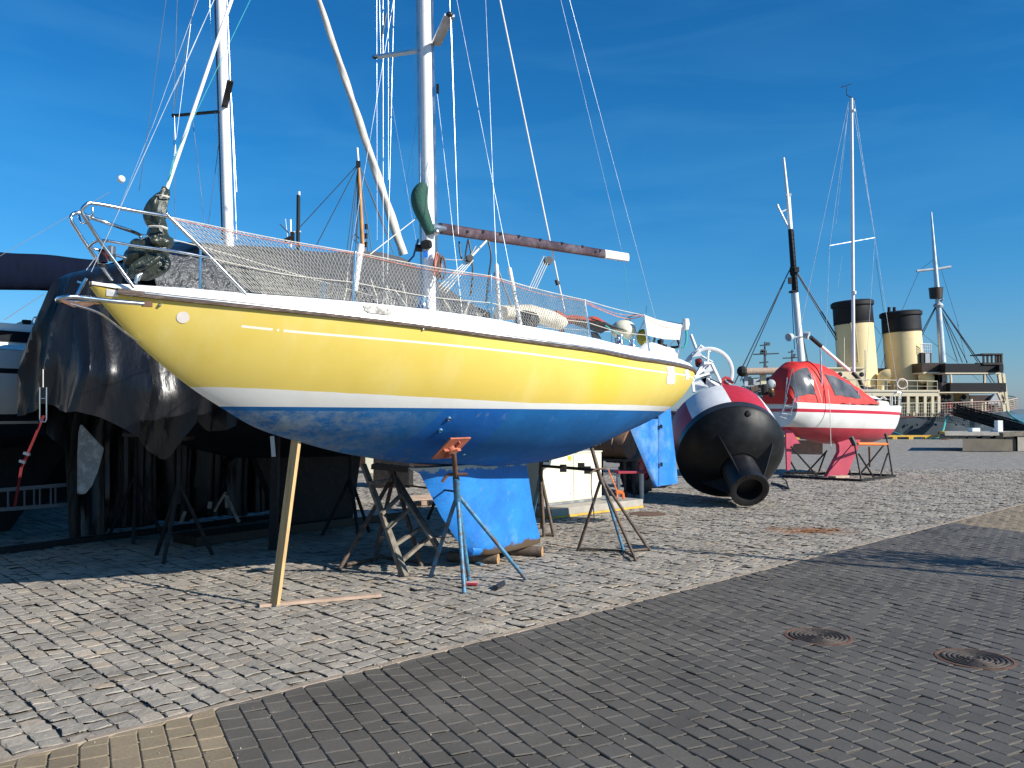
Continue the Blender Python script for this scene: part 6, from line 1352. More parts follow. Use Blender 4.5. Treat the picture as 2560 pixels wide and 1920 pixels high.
# upper works ------------------------------------------------
cream = mat('cream_ship_paint', (.68,.58,.40), .5, var=.06, vs=.8, col2=(.5,.40,.22), c2s=1.2, c2lo=.55, c2hi=.8)
M['crm'] = cream
def kbox(name, x0, y0, x1, y1, Y0, Y1, m, parent=ss, bevel=0):
    a_, b_ = Z('K', x0, y1, Y0), Z('K', x1, y0, Y0); mb = MB(); mb.box(((a_.x+b_.x)/2, (Y0+Y1)/2, (a_.z+b_.z)/2), (b_.x-a_.x, Y1-Y0, b_.z-a_.z)); return build(name, mb, m, parent, bevel=bevel)
bd = kbox('boat_deck', -420, 1080, 856, 1118, SY+.02, SC_+3.9, 'crm')
kbox('deck_edge', -420, 1068, 858, 1082, SY-.05, SC_+4, 'crm', bd)
kbox('deckhouse', -400, 1120, 770, 1283, SC_-1.6, SC_+1.6, mat('shaded_cream_house', (.24,.18,.10), .6), ss)  # cream darkened to paint in the shade behind the deck pillars
for x_ in (470,537,605,675,740,800,850):
    mb = MB(); mb.bar(Z('K',x_,1118,SY+.1), Z('K',x_,1255,SY+.1), .2, .16, up=(0,1,0)); mb.prism([Z('K',x_-3,1240,SY+.1), Z('K',x_+3,1240,SY+.1), Z('K',x_+10,1284,SY+.1), Z('K',x_-10,1284,SY+.1)], (0,.16,0)); build('deck_pillar', mb, 'crm', bd)
for pts in ([(605,1125),(690,1150),(720,1145),(680,1165),(610,1185)], [(740,1120),(795,1120),(745,1160)]):
    mb = MB(); mb.prism([Z('K',x,y,SY+1) for x, y in pts], (0,.8,0)); build('slanted_plate', mb, 'crm', ss)
for x_, y_, s_ in ((800,1195,.22),(560,1230,.2),(640,1250,.22)):
    mb = MB(); p = Z('K',x_,y_,SY+1.2); mb.lathe([(.16,-1.0),(.16,0),(s_*1.6,.25),(s_*1.6,.4),(0,.5)], p, n=16); build('small_ventilator', mb, 'crm', ss, True)
def rail(name, top, bot, Y, n, m, rows=4, parent=ss, r=.022, rt=.04):
    """polyline railing: top and bottom polylines in K pixels"""
    def at(pl, f):
        f = f*(len(pl)-1); i = min(int(f), len(pl)-2); t = f-i; return (pl[i][0]+(pl[i+1][0]-pl[i][0])*t, pl[i][1]+(pl[i+1][1]-pl[i][1])*t)
    mb = MB()
    for k in range(rows+1):
        g_ = k/rows; pts = []
        for i in range(13):
            a_, b_ = at(top, i/12), at(bot, i/12); pts.append(Z('K', a_[0]+(b_[0]-a_[0])*g_, a_[1]+(b_[1]-a_[1])*g_, Y(i/12)))
        mb.tube(pts, rt if k == 0 else r*.7, n=4)
    for i in range(n+1):
        a_, b_ = at(top, i/n), at(bot, i/n); mb.tube([Z('K', *a_, Y(i/n)), Z('K', *b_, Y(i/n))], r, n=4)
    return build(name, mb, m, parent)
M['railc'] = mat('cream_rail', (.58,.52,.38), .6); M['railp'] = mat('pink_rail', (.55,.38,.30), .6)
rail('railing', [(-380,985),(200,985),(840,1000)], [(-380,1078),(200,1078),(840,1080)], lambda f: SY+.1, 16, 'railc', 2)
rail('railing', [(540,1175),(856,1172)], [(540,1280),(856,1280)], lambda f: SY+.05, 18, 'railc', 4)
rail('railing', [(856,1175),(1100,1165),(1390,1155),(1475,1135)], [(856,1280),(1100,1262),(1390,1238),(1475,1215)], lambda f: SY+.05+3.0*max(0, f-.55)**1.5, 34, 'railp', 5)
rail('railing', [(1475,1135),(1440,1120),(1395,1115)], [(1475,1205),(1440,1190),(1395,1185)], lambda f: SY+2+2*f, 6, 'railc', 4)
# life ring on the rail
mb = MB(); c_ = Z('K',558,1020,SY-.05); mb.lathe([(.36+.07*cos(a), .07*sin(a)) for a in [2*pi*i/10 for i in range(11)]], c_, (0,-1,0), n=28); build('life_ring', mb, mat('faded_life_ring', (.62,.50,.42), .6), ss, True)
# cowl ventilators
def cowl(x, y, sc_, yaw, Y=SC_-1.5):
    p = Z('K', x, y, Y); f = Vector((cos(yaw), sin(yaw), 0)); up = Vector((0,0,1)); mb = MB()
    pts = [p, p+up*.75*sc_]+[p+up*(.75+.42*sin(a))*sc_+f*(.42-.42*cos(a))*sc_ for a in [R(15*k) for k in range(1, 7)]]+[p+up*1.17*sc_+f*.62*sc_]
    mb.tube(pts, [r*sc_ for r in (.27,.27,.32,.38,.44,.49,.53,.56,.58)], n=28, caps=False); o = build('cowl_ventilator', mb, 'funnel', ss, True)
    mb = MB(); mb.lathe([(0,-.04),(.54*sc_,0)], pts[-1]-f*.06, f, n=28); build('ventilator_throat', mb, mat('red_throat', (.16,.07,.05), .8), o)
cowl(392,1078,.98,R(-12)); cowl(785,1082,.98,R(120),SC_-2.6)
# bridge
kbox('chart_house', 712, 770, 792, 856, SC_-1.5, SC_+1.5, 'darkwood'); mb = MB(); mb.box(Z('K',762,815,SC_-1.52), (.35,.04,.75)); build('chart_house_window', mb, 'greysteel', ss)
rail('railing', [(705,700),(792,704)], [(705,770),(792,770)], lambda f: SC_-1.5, 5, 'white', 3)
ub = kbox('upper_bridge', 718, 852, 905, 925, SC_-3.0, SC_+3.0, 'darkwood'); kbox('bridge_wing', 905, 858, 1366, 930, SC_-3.9, SC_-2.3, 'shipblack', ub); kbox('wing_edge', 905, 930, 1345, 940, SC_-3.95, SC_-2.2, 'crm', ub); kbox('lamp_box', 1335,872,1368,908, SC_-4.3, SC_-3.8, 'shipblack', ub)
kbox('bridge_front', 730, 925, 908, 938, SC_-3.1, SC_+3, 'crm', ub)
kbox('bridge_house', 850, 938, 912, 1012, SC_-2.2, SC_+2, 'darkwood')
for x_ in (872,882,892): pass
mb = MB()
for k in range(6): mb.tube([Z('K',884,945+k*11,SC_-2.4), Z('K',914,945+k*11,SC_-2.4)], .05, n=5)
for x_ in (884,914): mb.tube([Z('K',x_,938,SC_-2.4), Z('K',x_,1010,SC_-2.4)], .05, n=5)
build('bridge_ladder', mb, 'white', ss)
lb_ = kbox('lower_bridge', 842, 1010, 945, 1080, SC_-3.4, SC_+3, mat('brown_bridge', (.055,.035,.022), .5, var=.2)); kbox('lower_wing', 945, 1012, 1388, 1084, SC_-3.9, SC_-2.5, 'shipblack', lb_); kbox('wing_edge', 845, 1084, 1330, 1092, SC_-4.0, SC_-2, 'crm', lb_)
kbox('gap_panel', 1150, 850, 1157, 858, SC_-3.2, SC_-3.0, 'shipblack', lb_)
wh = kbox('wing_cabin_base', 1208, 850, 1362, 866, SC_-4.0, SC_-2.4, 'darkwood'); kbox('cabin_roof', 1205, 776, 1364, 786, SC_-4.1, SC_-2.3, 'darkwood', wh)
for x_ in (1208,1240,1274,1306,1330,1352): kbox('window_post', x_, 784, x_+9, 852, SC_-4.0, SC_-3.85, 'darkwood', wh)
for x_ in (1208,1330,1352): kbox('window_post', x_, 784, x_+9, 852, SC_-2.6, SC_-2.45, 'darkwood', wh)
kbox('corner_panel', 1320, 786, 1360, 852, SC_-3.8, SC_-3.7, 'darkwood', wh)
for (a_, b_, w_) in (((1330,938),(1372,1240),.22), ((1364,938),(1402,1240),.18), ((1330,1090),(1372,1180),.3), ((945,938),(950,1012),.10), ((1215,940),(1215,1012),.10)):
    mb = MB(); mb.bar(Z('K',*a_,SC_-3.8), Z('K',*b_,SC_-3.8), w_, .2, up=(0,1,0)); build('wing_support', mb, 'crm', ss)
for k in range(4):
    y_ = 960+k*70; mb = MB(); mb.bar(Z('K',1335+k*9,y_,SC_-3.75), Z('K',1370+k*9,y_+6,SC_-3.75), .1, .1); build('support_rung', mb, 'crm', ss)
kbox('forward_house', 850, 1092, 968, 1272, SC_-2.8, SC_+2.5, 'crm'); kbox('stair_house', 1030, 1092, 1092, 1262, SC_-2.5, SC_+2, 'crm'); kbox('stair_recess', 968, 1092, 1030, 1262, SC_-1.5, SC_+2, 'darkwood')
mb = MB()
for k in range(9): mb.box(Z('K',1000,1105+k*14,SC_-2.4+.04*k), (1.0,.25,.06))
build('stairs', mb, 'yellowp', ss)
for x_ in (890,930,1052): mb = MB(); mb.lathe([(0,.02),(.17,.02),(.2,0)], Z('K',x_,1125,SC_-2.85 if x_ < 1000 else SC_-2.55), (0,-1,0), n=16); build('porthole', mb, 'shipblack', ss, True)
kbox('fore_winch_house', 1105, 1110, 1330, 1225, SC_-1.5, SC_+2, mat('dark_stowed_gear', (.05,.035,.03), .8, var=.5, vs=2))
mb = MB(); mb.prism([Z('K',x,y,SC_-1.8) for x, y in ((1240,1180),(1300,1100),(1330,1105),(1345,1190))], (0,.4,0)); build('canvas_cover', mb, 'greysteel', ss)
for i, (x_, y_) in enumerate(((1215,1190),(1190,1200),(1310,1200),(1105,1165))):
    mb = MB(); mb.tube([Z('K',x_,y_-25,SC_-3.6), Z('K',x_,y_+45,SC_-3.6)], .14, n=8); build('deck_bollard', mb, 'crm', ss, True)
mb = MB(); mb.tube(smooth_path([Z('K',1400,1180,SC_-2.5), Z('K',1430,1150,SC_-2.5), Z('K',1445,1190,SC_-2.5), Z('K',1410,1200,SC_-2.5)], 4), .14, n=6); build('rope_pile', mb, 'teal', ss)
# deck house aft of the first funnel and gear behind the red canopy
kbox('aft_house', -130, 895, 262, 1066, SC_-2.2, SC_+2.2, 'crm'); kbox('aft_house_roof', -135, 888, 268, 897, SC_-2.4, SC_+2.4, 'crm')
for x_ in (238, 65, 20): mb = MB(); mb.lathe([(0,.02),(.15,.02),(.18,0)], Z('K',x_,944,SC_-2.22), (0,-1,0), n=16); build('porthole', mb, 'shipblack', ss, True)
kbox('dark_bulwark', 352, 895, 440, 960, SC_-.5, SC_+1, 'shipblack'); 
mb = MB(); mb.tube(smooth_path([Z('K',165,930,SC_-2.6), Z('K',215,985,SC_-2.6), Z('K',250,1050,SC_-2.6), Z('K',330,1064,SC_-2.6)], 4), .16, n=8); build('boat_davit', mb, 'blackmetal', ss, True)
for x_, y0, y1 in ((95,650,900),(265,750,1000),(437,985,1080),(497,985,1080)): mb = MB(); mb.tube([Z('K',x_,y0,SY+.2), Z('K',x_,y1,SY+.2)], .04, n=5); build('flag_staff', mb, 'railc', ss)
# aft mast: white, black, white, with its stays
def M_(x, y, Y=SC_): return Z('M', x, y, Y)
mb = MB(); mb.tube([M_(568,1560), M_(520,1025)], [.29,.23], n=20); am = build('aft_mast', mb, mat('bright_mast_paint', (.66,.68,.70), .4, var=.06, vs=1), ss, True)
mb = MB(); mb.tube([M_(520,1028), M_(487,590)], [.235,.19], n=20); build('black_section', mb, 'shipblack', am, True)
mb = MB(); mb.tube([M_(487,592), M_(466,350), M_(440,95)], [.16,.12,.09], n=16); mb.tube([M_(497,585), M_(480,345)], .07, n=8); build('top_section', mb, 'white', am, True)
mb = MB(); mb.tube([M_(398,425), M_(474,578)], .07, n=8); mb.tube([M_(430,468), M_(468,450)], .06, n=6); mb.ball(M_(398,425), .12, 8); build('gaff_bracket', mb, 'white', am, True)
mb = MB(); mb.box(M_(474,352), (.4,.2,.2)); build('mast_lamp', mb, 'greysteel', am)
mb = MB(); 
for k in range(14): mb.tube([M_(498+k*2.3,600+k*30,SC_-.3), M_(508+k*2.3,600+k*30,SC_-.3)], .03, n=4)
mb.tube([M_(508,600,SC_-.3), M_(540,1020,SC_-.3)], .03, n=4); build('mast_ladder', mb, 'blackmetal', am)
mb = MB(); mb.lathe([(.2,-.3),(.28,-.1),(.28,.3),(.2,.5)], M_(508,890), (-.1,0,1), n=14); mb.box(M_(528,870,SC_-.3), (.35,.3,.4)); mb.box(M_(484,945,SC_-.3), (.25,.2,.5)); build('mast_hounds', mb, 'blackmetal', am)
mb = MB(); mb.box(M_(508,1022,SC_), (.6,.6,.15)); build('mast_collar', mb, 'shipblack', am, bevel=.05)
for x_, c_ in ((485,'greysteel'),(597,'greysteel')):
    mb = MB(); mb.lathe([(0,-.2),(.25,-.2),(.32,.2),(.0,.15)], M_(x_,1335 if x_ < 500 else 1322,SC_-1), (-1 if x_ < 500 else 1,-.6,-.3), n=14); mb.tube([M_(x_,1335,SC_-1), M_(545,1335,SC_)], .05, n=5); build('flood_light', mb, c_, am, True)
for a_, b_, r in (((480,875),(100,1659),.05), ((476,880),(140,1640),.04), ((535,890),(850,1400),.05), ((530,895),(830,1400),.04), ((540,900),(870,1440),.04), ((495,1030),(515,1420),.03), ((560,1280),(610,1520),.06)):
    mb = MB(); mb.tube([M_(*a_), M_(*b_)], r, n=5); build('mast_stay', mb, 'wiredark', am)
# timber derrick boom resting on a frame at the stern
mb = MB(); mb.tube([Z('J',190,538,60), Z('J',600,530,60)], .26, n=10); db = build('derrick_boom', mb, 'woodplank', ss, True)
mb = MB(); mb.ball(Z('J',200,535,60), .4, 10); build('boom_tackle', mb, 'blackmetal', db)
for a_, b_, w_ in (((235,550),(232,670),.25), ((385,545),(390,670),.4), ((490,545),(490,600),.25)):
    mb = MB(); mb.bar(Z('J',*a_,60.4), Z('J',*b_,60.4), w_, .25, up=(0,1,0)); build('frame_post', mb, 'crm' if a_[0] == 385 else 'greysteel', ss)
rail('railing', [(-720,1040),(-480,1035)], [(-720,1085),(-480,1080)], lambda f: 60.5, 8, 'greysteel', 2)
rs = random.Random(4)
for k in range(14):
    mb = MB(); x_, y_ = rs.uniform(250,560), rs.uniform(610,690); mb.box(Z('J',x_,y_,60.5+rs.uniform(0,3)), (rs.uniform(.3,1.3), .4, rs.uniform(.2,.9)), Matrix.Rotation(rs.uniform(-.5,.5), 3, 'Y')); build('deck_gear', mb, rs.choice(['blackmetal','rustbrown','greysteel','shiphull']), ss)
# gangway, with its handrails
gw = thing('gangway', 'dark sloping gangway from the quay up to the steamship deck', 'gangway', (33, 58.5, 0))
a_, b_ = Z('K',980,1245,61.2), Z('K',1560,1405,55.5)
for side_ in (-.5,.5):
    mb = MB(); o_ = Vector((side_*.3, side_, 0)); mb.prism([a_+o_+Vector((0,0,.30)), b_+o_+Vector((0,0,.30)), b_+o_-Vector((0,0,.35)), a_+o_-Vector((0,0,.25))], (0,.06,0)); build('side_panel', mb, 'shipblack', gw)
    mb = MB()
    for q in range(11): p = (a_+o_).lerp(b_+o_, q/10); mb.tube([p, p+Vector((0,0,.55))], .02, n=5)
    for hz_ in (.40,.55): mb.tube([a_+o_+Vector((0,0,hz_)), b_+o_+Vector((0,0,hz_))], .035, n=5)
    build('handrail', mb, 'blackmetal', gw)
mb = MB(); mb.bar(a_, b_, 1.1, .08); build('tread_deck', mb, 'blackmetal', gw)
# mooring lines
def line(name, pts, r, label, m='teal', k=5):
    mb = MB(); mb.tube(smooth_path(pts, k), r, n=6); tag(build(name, mb, m, None, True), label, 'mooring line', 'teal mooring lines of the steamship')
line('mooring_line', [Z('K',440,1385,61), Z('K',540,1425,60), Z('K',650,1452,59), Z('K',740,1462,58), Z('K',870,1450,57.6)], .07, 'thick teal line sagging along the quay below the ship left of the bollard')
line('mooring_line', [Z('K',913,1265,61.8), Z('K',905,1310,60.5), Z('K',890,1380,59), Z('K',873,1425,57.3)], .06, 'steep teal line from the ship rail down to the quay bollard')
line('mooring_line', [Z('K',918,1265,61.8), Z('K',935,1290,61.4), Z('K',960,1315,61)], .05, 'short loose teal line end hanging on the ship side')
line('mooring_line', [Z('K',1395,1235,61.5), Z('K',1450,1290,58), Z('K',1560,1345,52)], .06, 'teal line from the ship bow out past the right edge')
# people on deck
def person(x, y0, y1, jacket, label, yaw=0, lean=0):
    f = Z('K', x, y1, SY+.9); t = Z('K', x, y0, SY+.9); H = t.z-f.z; k = H/1.75
    o = thing('person', label, 'person', tuple(f)); rt = Matrix.Rotation(yaw, 3, 'Z')
    def P(a, b_, c_): return f+rt@Vector((a*k, b_*k, c_*k))
    def limb(pts, r, nm, m, n=10): mb = MB(); mb.tube(smooth_path([P(*p) for p in pts], 3), [catmull([j/(len(r)-1) for j in range(len(r))], r)(i/((len(pts)-1)*3))*k for i in range((len(pts)-1)*3+1)], n=n); return mb
    bd_ = limb([(0,0,.86),(0,0,1.05),(0,0,1.25),(0,0,1.42),(0,0,1.50),(0,0,1.56)], [.15,.14,.18,.15,.06,.06], 'body', 'skin', 14)
    for sx in (-1, 1):
        l_ = limb([(sx*.09,0,.90),(sx*.10,.01,.50),(sx*.11,.02,.08)], [.09,.065,.045], '', ''); bd_.add(l_.v, l_.f)
        l_ = limb([(sx*.17,0,1.40),(sx*.23,-.02,1.15),(sx*.20,-.14,.96)], [.055,.045,.035], '', ''); bd_.add(l_.v, l_.f)
    bd_.ball(P(0,0,1.64), .105*k, 14, (.85,.95,1.15)); b0 = build('body', bd_, 'skin', o, True)
    j = limb([(0,0,.82),(0,0,1.05),(0,0,1.25),(0,0,1.42),(0,0,1.49)], [.18,.175,.20,.18,.08], '', '', 16)
    for sx in (-1, 1): l_ = limb([(sx*.17,0,1.41),(sx*.24,-.02,1.15),(sx*.21,-.12,.99)], [.075,.065,.055], '', ''); j.add(l_.v, l_.f)
    build('jacket', j, jacket, o, True)
    tr = MB()
    for sx in (-1, 1): l_ = limb([(sx*.08,0,.92),(sx*.10,.01,.50),(sx*.11,.02,.04)], [.11,.085,.07], '', ''); tr.add(l_.v, l_.f)
    build('trousers', tr, mat('dark_trousers', (.02,.022,.03), .8), o, True)
    h = MB(); h.ball(P(0,.015,1.67), .112*k, 12, (.9,1,1.05)); build('hair', h, mat('dark_hair', (.03,.02,.015), .7), o, True)
person(885, 1130, 1285, mat('dark_jacket', (.03,.035,.05), .8), 'person in a dark jacket standing at the ship rail left of the red jacket', .4)
person(936, 1133, 1280, mat('red_jacket', (.55,.03,.05), .7), 'person in a red jacket standing at the ship rail', -.3)
person(1028, 1128, 1275, mat('brown_jacket', (.05,.035,.03), .8), 'person in dark clothes standing by the ship stairs', .9)

# ================================================================ quay furniture
pf = thing('landing_platform', 'low concrete platform with overhanging deck at the right edge of the quay', 'platform', tuple(GZ('K',1250,1555)))
pA, pB = GZ('K',1042,1555), GZ('K',1470,1555)
vv = Vector((pA.x, pA.y, 0)).normalized()*4.0
def slabp(p, q, z0, z1): mb = MB(); a_, b_ = Vector((p.x, p.y, z0)), Vector((q.x, q.y, z0)); mb.prism([a_, b_, b_+vv, a_+vv], (0,0,z1-z0)); return mb
build('base', slabp(pA, pB, 0, .58), mat('dark_concrete', (.15,.13,.10), .9, var=.25, vs=2), pf)  # darker concrete colour than the block beside it
build('base', slabp(pB+Vector((.01,-.1,0)), pB+Vector((6.5,-.1,0)), 0, .72), 'concrete', pf)
pL = Vector((Z('K',892,1424,pA.y).x, pA.y, 0)); build('deck', slabp(pL+Vector((0,-.1,0)), pB+Vector((7,-.3,0)), .73, .86), 'concrete', pf)
for x_ in (900,970,1045,1130,1240,1350,1430):
    p = Z('K',x_,1440,pA.y-.1); mb = MB(); mb.prism([Vector((p.x-.2, pA.y+.02, .585)), Vector((p.x+.2, pA.y+.02, .585)), Vector((p.x+.2, pA.y+.02, .585))+vv*.9, Vector((p.x-.2, pA.y+.02, .585))+vv*.9], (0,0,.14)); build('bearer', mb, 'woodold', pf)
mb = MB(); p = Z('K',1450,1420,pA.y-.9); mb.bar(p+Vector((-.7,-.2,-.02)), p+Vector((1.6,-.2,.12)), .3, .2); build('stacked_beam', mb, 'woodold', pf)
mb = MB(); p = Z('K',1230,1345,pA.y+1.5); mb.box((p.x+.6, pA.y+1.5, 1.14), (.26,.3,.55)); t = build('white_box', mb, 'white', None, bevel=.02); tag(t, 'upright white box standing on the concrete platform', 'box')
mb = MB(); p = Z('K',1045,1385,pA.y+1.5); mb.box((p.x+.7, pA.y+1.8, .955), (.40,.4,.18)); tag(build('white_crate', mb, 'white', None, bevel=.02), 'flat white crate on the left end of the concrete platform', 'crate')
mb = MB(); p = Z('K',1170,1385,pA.y+2); mb.lathe([(0,.12),(.15,.10),(.22,0)], (p.x+.8, pA.y+2.0, .865), n=14); tag(build('coiled_hose', mb, 'greysteel', None, True), 'small grey heap between the white crate and white box on the platform', 'hose')
kp = thing('quay_edge_rail', 'low yellow kerb rail along the quay edge in front of the ship', 'quay rail', (20, QE-.5, 0))
a_, b_ = Vector((Z('K',-1700,1490,QE-.4).x, QE-.4, 0)), Vector((Z('K',900,1460,QE-.4).x, QE-.4, 0))
mb = MB(); mb.bar(a_+Vector((0,0,.20)), b_+Vector((0,0,.20)), .16, .12); build('top_rail', mb, 'yellowp', kp)
x = a_.x
while x < b_.x: mb = MB(); mb.box((x, QE-.4, .06), (.3,.2,.18)); build('rail_block', mb, 'yellowp', kp); x += 1.1
bo_ = thing('mooring_bollard', 'yellow mooring bollard at the quay edge holding the steep teal line', 'bollard', (Z('K',872,1430,57).x, QE-.9, 0))
mb = MB(); mb.lathe([(.22,0),(.2,.3),(.32,.42),(.30,.52),(0,.55)], bo_.location, n=20); build('post', mb, 'yellowp', bo_, True); mb = MB(); mb.lathe([(.36,0),(.36,.05),(.2,.06)], bo_.location, n=20); build('base', mb, 'rust', bo_, True)
mb = MB(); p = GZ('J',1540,1170); mb.box((p.x, QE-1.5, .2), (.9,.5,.42)); tag(build('concrete_block', mb, 'concrete', None, bevel=.03), 'grey concrete block at the quay edge right of the red boat bow', 'concrete block')
# iron gully grate in the cobbles
# ================================================================ far masts and boats
def latticemast(x, yb_, yt, Y, label, sc_):
    def q(dx, y): return Z('J', x+dx, y, Y)
    t = thing('naval_mast', label, 'ship mast', tuple(q(0, yb_)), 'grey masts of ships behind the small sailboat')
    mb = MB(); mb.tube([q(-8*sc_, yb_), q(-3*sc_, yt+40)], .16, n=5); mb.tube([q(8*sc_, yb_), q(3*sc_, yt+40)], .16, n=5)
    n = 8
    for k in range(n): f0, f1 = k/n, (k+1)/n; y0, y1 = yb_+(yt+40-yb_)*f0, yb_+(yt+40-yb_)*f1; mb.tube([q(-8*sc_+5*sc_*f0, y0), q(8*sc_-5*sc_*f1, y1)], .1, n=4); mb.tube([q(8*sc_-5*sc_*f0, y0), q(-8*sc_+5*sc_*f1, y1)], .1, n=4)
    mb.tube([q(0, yt+60), q(0, yt)], .2, n=5); build('lattice', mb, 'naval', t)
    for y, w0, w1 in ((.32,-105*sc_,125*sc_), (.55,-50*sc_,30*sc_), (.78,-12*sc_,85*sc_), (.08,-45*sc_,20*sc_)):
        yy = yt+(yb_-yt)*y; mb = MB(); mb.tube([q(w0, yy+6), q(w1, yy-2)], .16, n=5); build('yard', mb, 'naval', t)
    rs = random.Random(int(x))
    for k in range(6): yy = yt+(yb_-yt)*rs.uniform(.02,.8); mb = MB(); mb.box(q(rs.uniform(-30,30)*sc_, yy), (rs.uniform(.4,.9), .5, rs.uniform(.4,.8))); build('radar_unit', mb, 'naval', t)
latticemast(405, 600, 270, 190, 'dark radar mast between the derrick boom and the red canopy', 1.0)
latticemast(650, 560, 340, 210, 'dark radar mast just left of the tall white ship mast', .8)
nv = thing('naval_ship', 'grey naval ship superstructure low behind the derrick boom', 'ship', tuple(Z('J',340,760,190)))
mb = MB()
for x0, y0, x1, y1 in ((250,605,520,612), (300,595,340,760), (285,640,480,760), (330,590,360,640), (240,700,620,800)):
    a_, b_ = Z('J',x0,y1,190), Z('J',x1,y0,190); mb.box(((a_.x+b_.x)/2, 192, (a_.z+b_.z)/2), (abs(b_.x-a_.x), 3, abs(b_.z-a_.z)))
build('superstructure', mb, 'naval', nv); mb = MB(); a_, b_ = Z('J',0,830,190), Z('J',900,760,190); mb.box(((a_.x+b_.x)/2, 195, -.4), (b_.x-a_.x, 8, 4)); build('hull', mb, 'naval', nv, bevel=.5)
# wooden-masted ship beyond the yard: mast shows over the grey cover
WY = 64; ws_ = thing('wooden_ship', 'distant ship whose yellow wooden mast stands above the grey cover', 'ship', (N(900,1050,WY).x, WY, -1.5))
def E_(x, y, Y=WY): return Z('E', x, y, Y)
mb = MB(); mb.tube([E_(1085,1900), E_(1062,640), E_(1030,0), E_(1025,-90)], [.20,.17,.13,.11], n=14); wm_ = build('mast', mb, mat('varnished_mast', (.42,.20,.05), .5, var=.3, vs=1.5), ws_, True)
mb = MB(); mb.tube([E_(1026,-80), E_(1014,-230)], [.09,.08], n=10); mb.ball(E_(1013,-235), .11, 8); build('topmast', mb, 'white', wm_, True)
mb = MB(); mb.box(E_(1022,-100), (.3,.3,.5)); build('hounds', mb, 'blackmetal', wm_)
for a_, b_ in (((1018,-100),(520,440)), ((1022,-100),(660,600)), ((1020,-80),(925,640)), ((1022,-60),(955,640)), ((1024,-60),(1000,640)), ((1028,-60),(1140,650)), ((1030,-90),(1330,670)), ((1030,-90),(1300,560)), ((1020,0),(1012,560))):
    mb = MB(); mb.tube([E_(*a_), E_(*b_)], .035, n=4); build('shroud', mb, 'wiredark', wm_)
for y_ in (435,515,590): mb = MB(); mb.lathe([(0,-.2),(.13,-.2),(.10,.0),(.13,.15),(0,.2)], E_(1090,y_), n=10); build('ship_lamp', mb, 'shipblack', wm_, True)
mb = MB(); mb.tube([E_(1090,420), E_(1105,660)], .04, n=4); build('lamp_line', mb, 'wiredark', wm_)
mb = MB(); mb.tube(smooth_path([E_(1020,580), E_(985,550), E_(978,520), E_(1000,505), E_(1030,540)], 4), .04, n=4); build('rope_loop', mb, 'wiredark', wm_)
yacht(Vector((N(700,1050,WY).x, WY, 0)), Vector((1,0,0)), 14, ([0,.3,.8,1],[1.6,2.2,1.6,.1]), ([0,.5,1],[-1.8,-2,-1.2]), ([0,.5,1],[.9,.5,1.2]), 'shipblack', ws_)
BY = 27; bp_ = thing('motor_launch', 'cream planked launch on dark props seen under the yellow hull', 'boat', (N(800,1190,BY).x, BY, 0))
def G_(x, y, Y=BY): return Z('Gg', x, y, Y)
mb = MB(); mb.tube([G_(510,1000-900), Vector(E_(497,150,BY))], .075, n=12) if False else mb.tube([E_(492,1350,BY), E_(505,165,BY)], [.062,.058], n=14); bm2 = build('black_mast', mb, 'shipblack', bp_, True)
mb = MB(); mb.tube([E_(510,175,BY), E_(510,135,BY)], .04, n=8); build('mast_cap', mb, 'white', bm2, True); mb = MB(); mb.tube([E_(430,490,BY), E_(525,480,BY)], .03, n=6); build('mast_bracket', mb, 'white', bm2, True)
mb = MB(); mb.tube([E_(440,620,BY), E_(437,375,BY)], .03, n=8); build('antenna', mb, 'white', bp_, True); mb = MB(); mb.tube([E_(420,600,BY), E_(393,370,BY)], .008, n=4); build('whip_antenna', mb, 'white', bp_)
mb = MB(); mb.bar(E_(385,560,BY), E_(440,530,BY), .1, .1); mb.box(E_(455,530,BY), (.1,.1,.35)); build('radar_bracket', mb, 'blackmetal', bp_)
rig(bp_, [((700,560),(722,582),.02)], BY, 'wiredark')
for a_, b_ in (((525,430),(950,0)),): pass
yacht(Vector((G_(120,500).x, BY+1.2, 0)), Vector((.97,.24,0)).normalized(), 9.5, ([0,.3,.7,.9,1],[1.2,1.5,1.2,.6,.08]), ([0,.3,.7,.9,1],[.52,.42,.42,.9,1.9]), ([0,.5,1],[1.9,1.8,2.3]),
      mat('cream_planking', (.58,.46,.28), .6, var=.25, vs=3, stretch=(1,1,14), col2=(.35,.18,.08), c2s=4, c2lo=.55, c2hi=.7), bp_)
mb = MB(); mb.bar(G_(130,700)*1, G_(1500,640), .3, .3) if False else mb.box((G_(700,600).x, BY+1.5, .22), (8, .4, .42)); build('keel', mb, 'darkwood', bp_)
for i, (x_, y0, y1, Y_, w_) in enumerate(((545,395,770,19,.34),(760,455,890,15.5,.30))):
    p = G_(x_, y1, Y_); q = G_(x_, y0, Y_); g0 = Vector((p.x, Y_, 0)); mb = MB(); mb.bar(g0, Vector((q.x, Y_, q.z)), w_*.8, w_*.8, up=(0,1,0)); tag(build('support_post', mb, 'blackmetal', None), ('thick dark post just right of the timber post top' if i == 0 else 'dark post with slanting brace in front of the cream launch'), 'support post')
for i, (a_, b_, Y_) in enumerate((((735,470),(620,770),16.5), ((640,430),(490,690),17))):
    p, q = G_(*a_, Y_), G_(*b_, Y_); d_ = (q-p); q = p+d_*(p.z/(p.z-q.z)) if p.z > q.z else q; mb = MB(); mb.bar(p, q, .14, .14); tag(build('brace', mb, 'blackmetal', None), ('dark slanting brace touching the post before the cream launch' if i == 0 else 'dark slanting brace close behind the timber post'), 'brace')
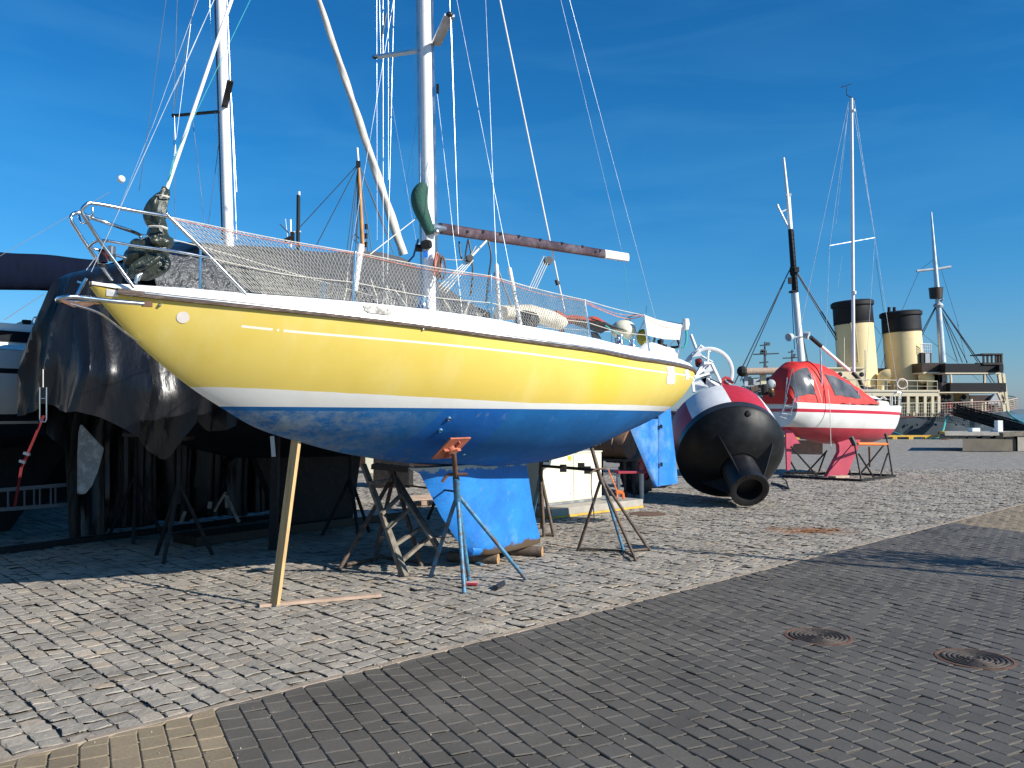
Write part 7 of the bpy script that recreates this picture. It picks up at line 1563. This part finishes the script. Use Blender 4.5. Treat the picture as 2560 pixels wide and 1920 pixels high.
# pallet in the background
pl_ = thing('pallet', 'pale wooden pallet on the cobbles left of the blue keel', 'pallet', tuple(gg_(1600,905)))
for k in range(5):
    p = gg_(1440+k*4, 925-k*9); q = gg_(1750, 905-k*9); mb = MB(); mb.bar(p+Vector((0,0,.13)), q+Vector((0,0,.13)), .10, .022); build('deck_board', mb, 'woodplank', pl_)
for k in range(3):
    p, q = gg_(1460+k*130, 925-5*k), gg_(1472+k*130, 885-5*k); mb = MB(); mb.bar(p+Vector((0,0,.065)), q+Vector((0,0,.065)), .10, .09); build('block', mb, 'woodplank', pl_)
# white container box behind the trestle
mb = MB(); p = GZ('Gg',1105,640); mb.box((p.x+.25, p.y+.6, .62), (.75,.8,1.24)); tag(build('storage_box', mb, 'cream', None, bevel=.02), 'pale upright storage box behind the top of the grey trestle', 'box')
mb = MB(); a_, b_ = GZ('Gg',1150,760), GZ('Gg',1465,760); mb.box(((a_.x+b_.x)/2, a_.y+.4, .42), (b_.x-a_.x, .8, .84)); tag(build('dark_crate', mb, 'blackmetal', None, bevel=.02), 'big dark crate behind the grey trestle under the yellow hull', 'crate')
# small quay things behind the covered boat
# ================================================================ things out of the frame on the right whose shadows fall into it
tip = GD(1385, 1182); Hp = 6.2; d_ = SUNAZ*(Hp/math.tan(SUNEL))
lp = thing('lamp_post', 'lamp post just outside the right edge of the photo, throwing the long thin shadow', 'lamp post', (tip.x+d_.x, tip.y+d_.y, 0))
mb = MB(); mb.tube([lp.location, lp.location+Vector((0,0,Hp))], [.09,.05], n=14); build('post', mb, 'greysteel', lp, True)
mb = MB(); mb.lathe([(0,.12),(.18,.06),(.22,0),(.0,-.02)], lp.location+Vector((0,0,Hp)), n=16); build('lantern', mb, 'greysteel', lp, True)
q = GD(2150, 1222); tr2 = thing('tree', 'small tree outside the right edge whose shadow blot falls on the dark pavers', 'tree', (q.x+SUNAZ.x*3.6, q.y+SUNAZ.y*3.6, 0))
base_ = Vector(tr2.location); mb = MB(); mb.tube([base_, base_+Vector((.05,0,1.2)), base_+Vector((0,.05,2.4))], [.09,.07,.04], n=10)
rs = random.Random(9); tips_ = []
for k in range(14):
    a = rs.uniform(0, 6.28); h = rs.uniform(1.5, 2.2); s0_ = base_+Vector((0,0,h)); e_ = s0_+Vector((cos(a)*rs.uniform(.2,.5), sin(a)*rs.uniform(.2,.5), rs.uniform(.3,.9))); mb.tube([s0_, s0_.lerp(e_, .5)+Vector((0,0,.06)), e_], [.03,.02,.008], n=6); tips_.append(e_)
build('trunk', mb, 'log', tr2, True); mb = MB()
for k in range(650):
    e_ = rs.choice(tips_); p = e_+Vector((rs.gauss(0,.2), rs.gauss(0,.2), rs.gauss(0,.18))); fr3 = Matrix.Rotation(rs.uniform(0,6.28), 3, 'Z')@Matrix.Rotation(rs.uniform(0,3), 3, 'X'); mb.add([p+fr3@Vector(v) for v in ((-.03,0,0),(0,.05,0),(.03,0,0),(0,-.05,0))], [(0,1,2,3)])
build('crown', mb, mat('leaf_green', (.05,.09,.03), .7), tr2)
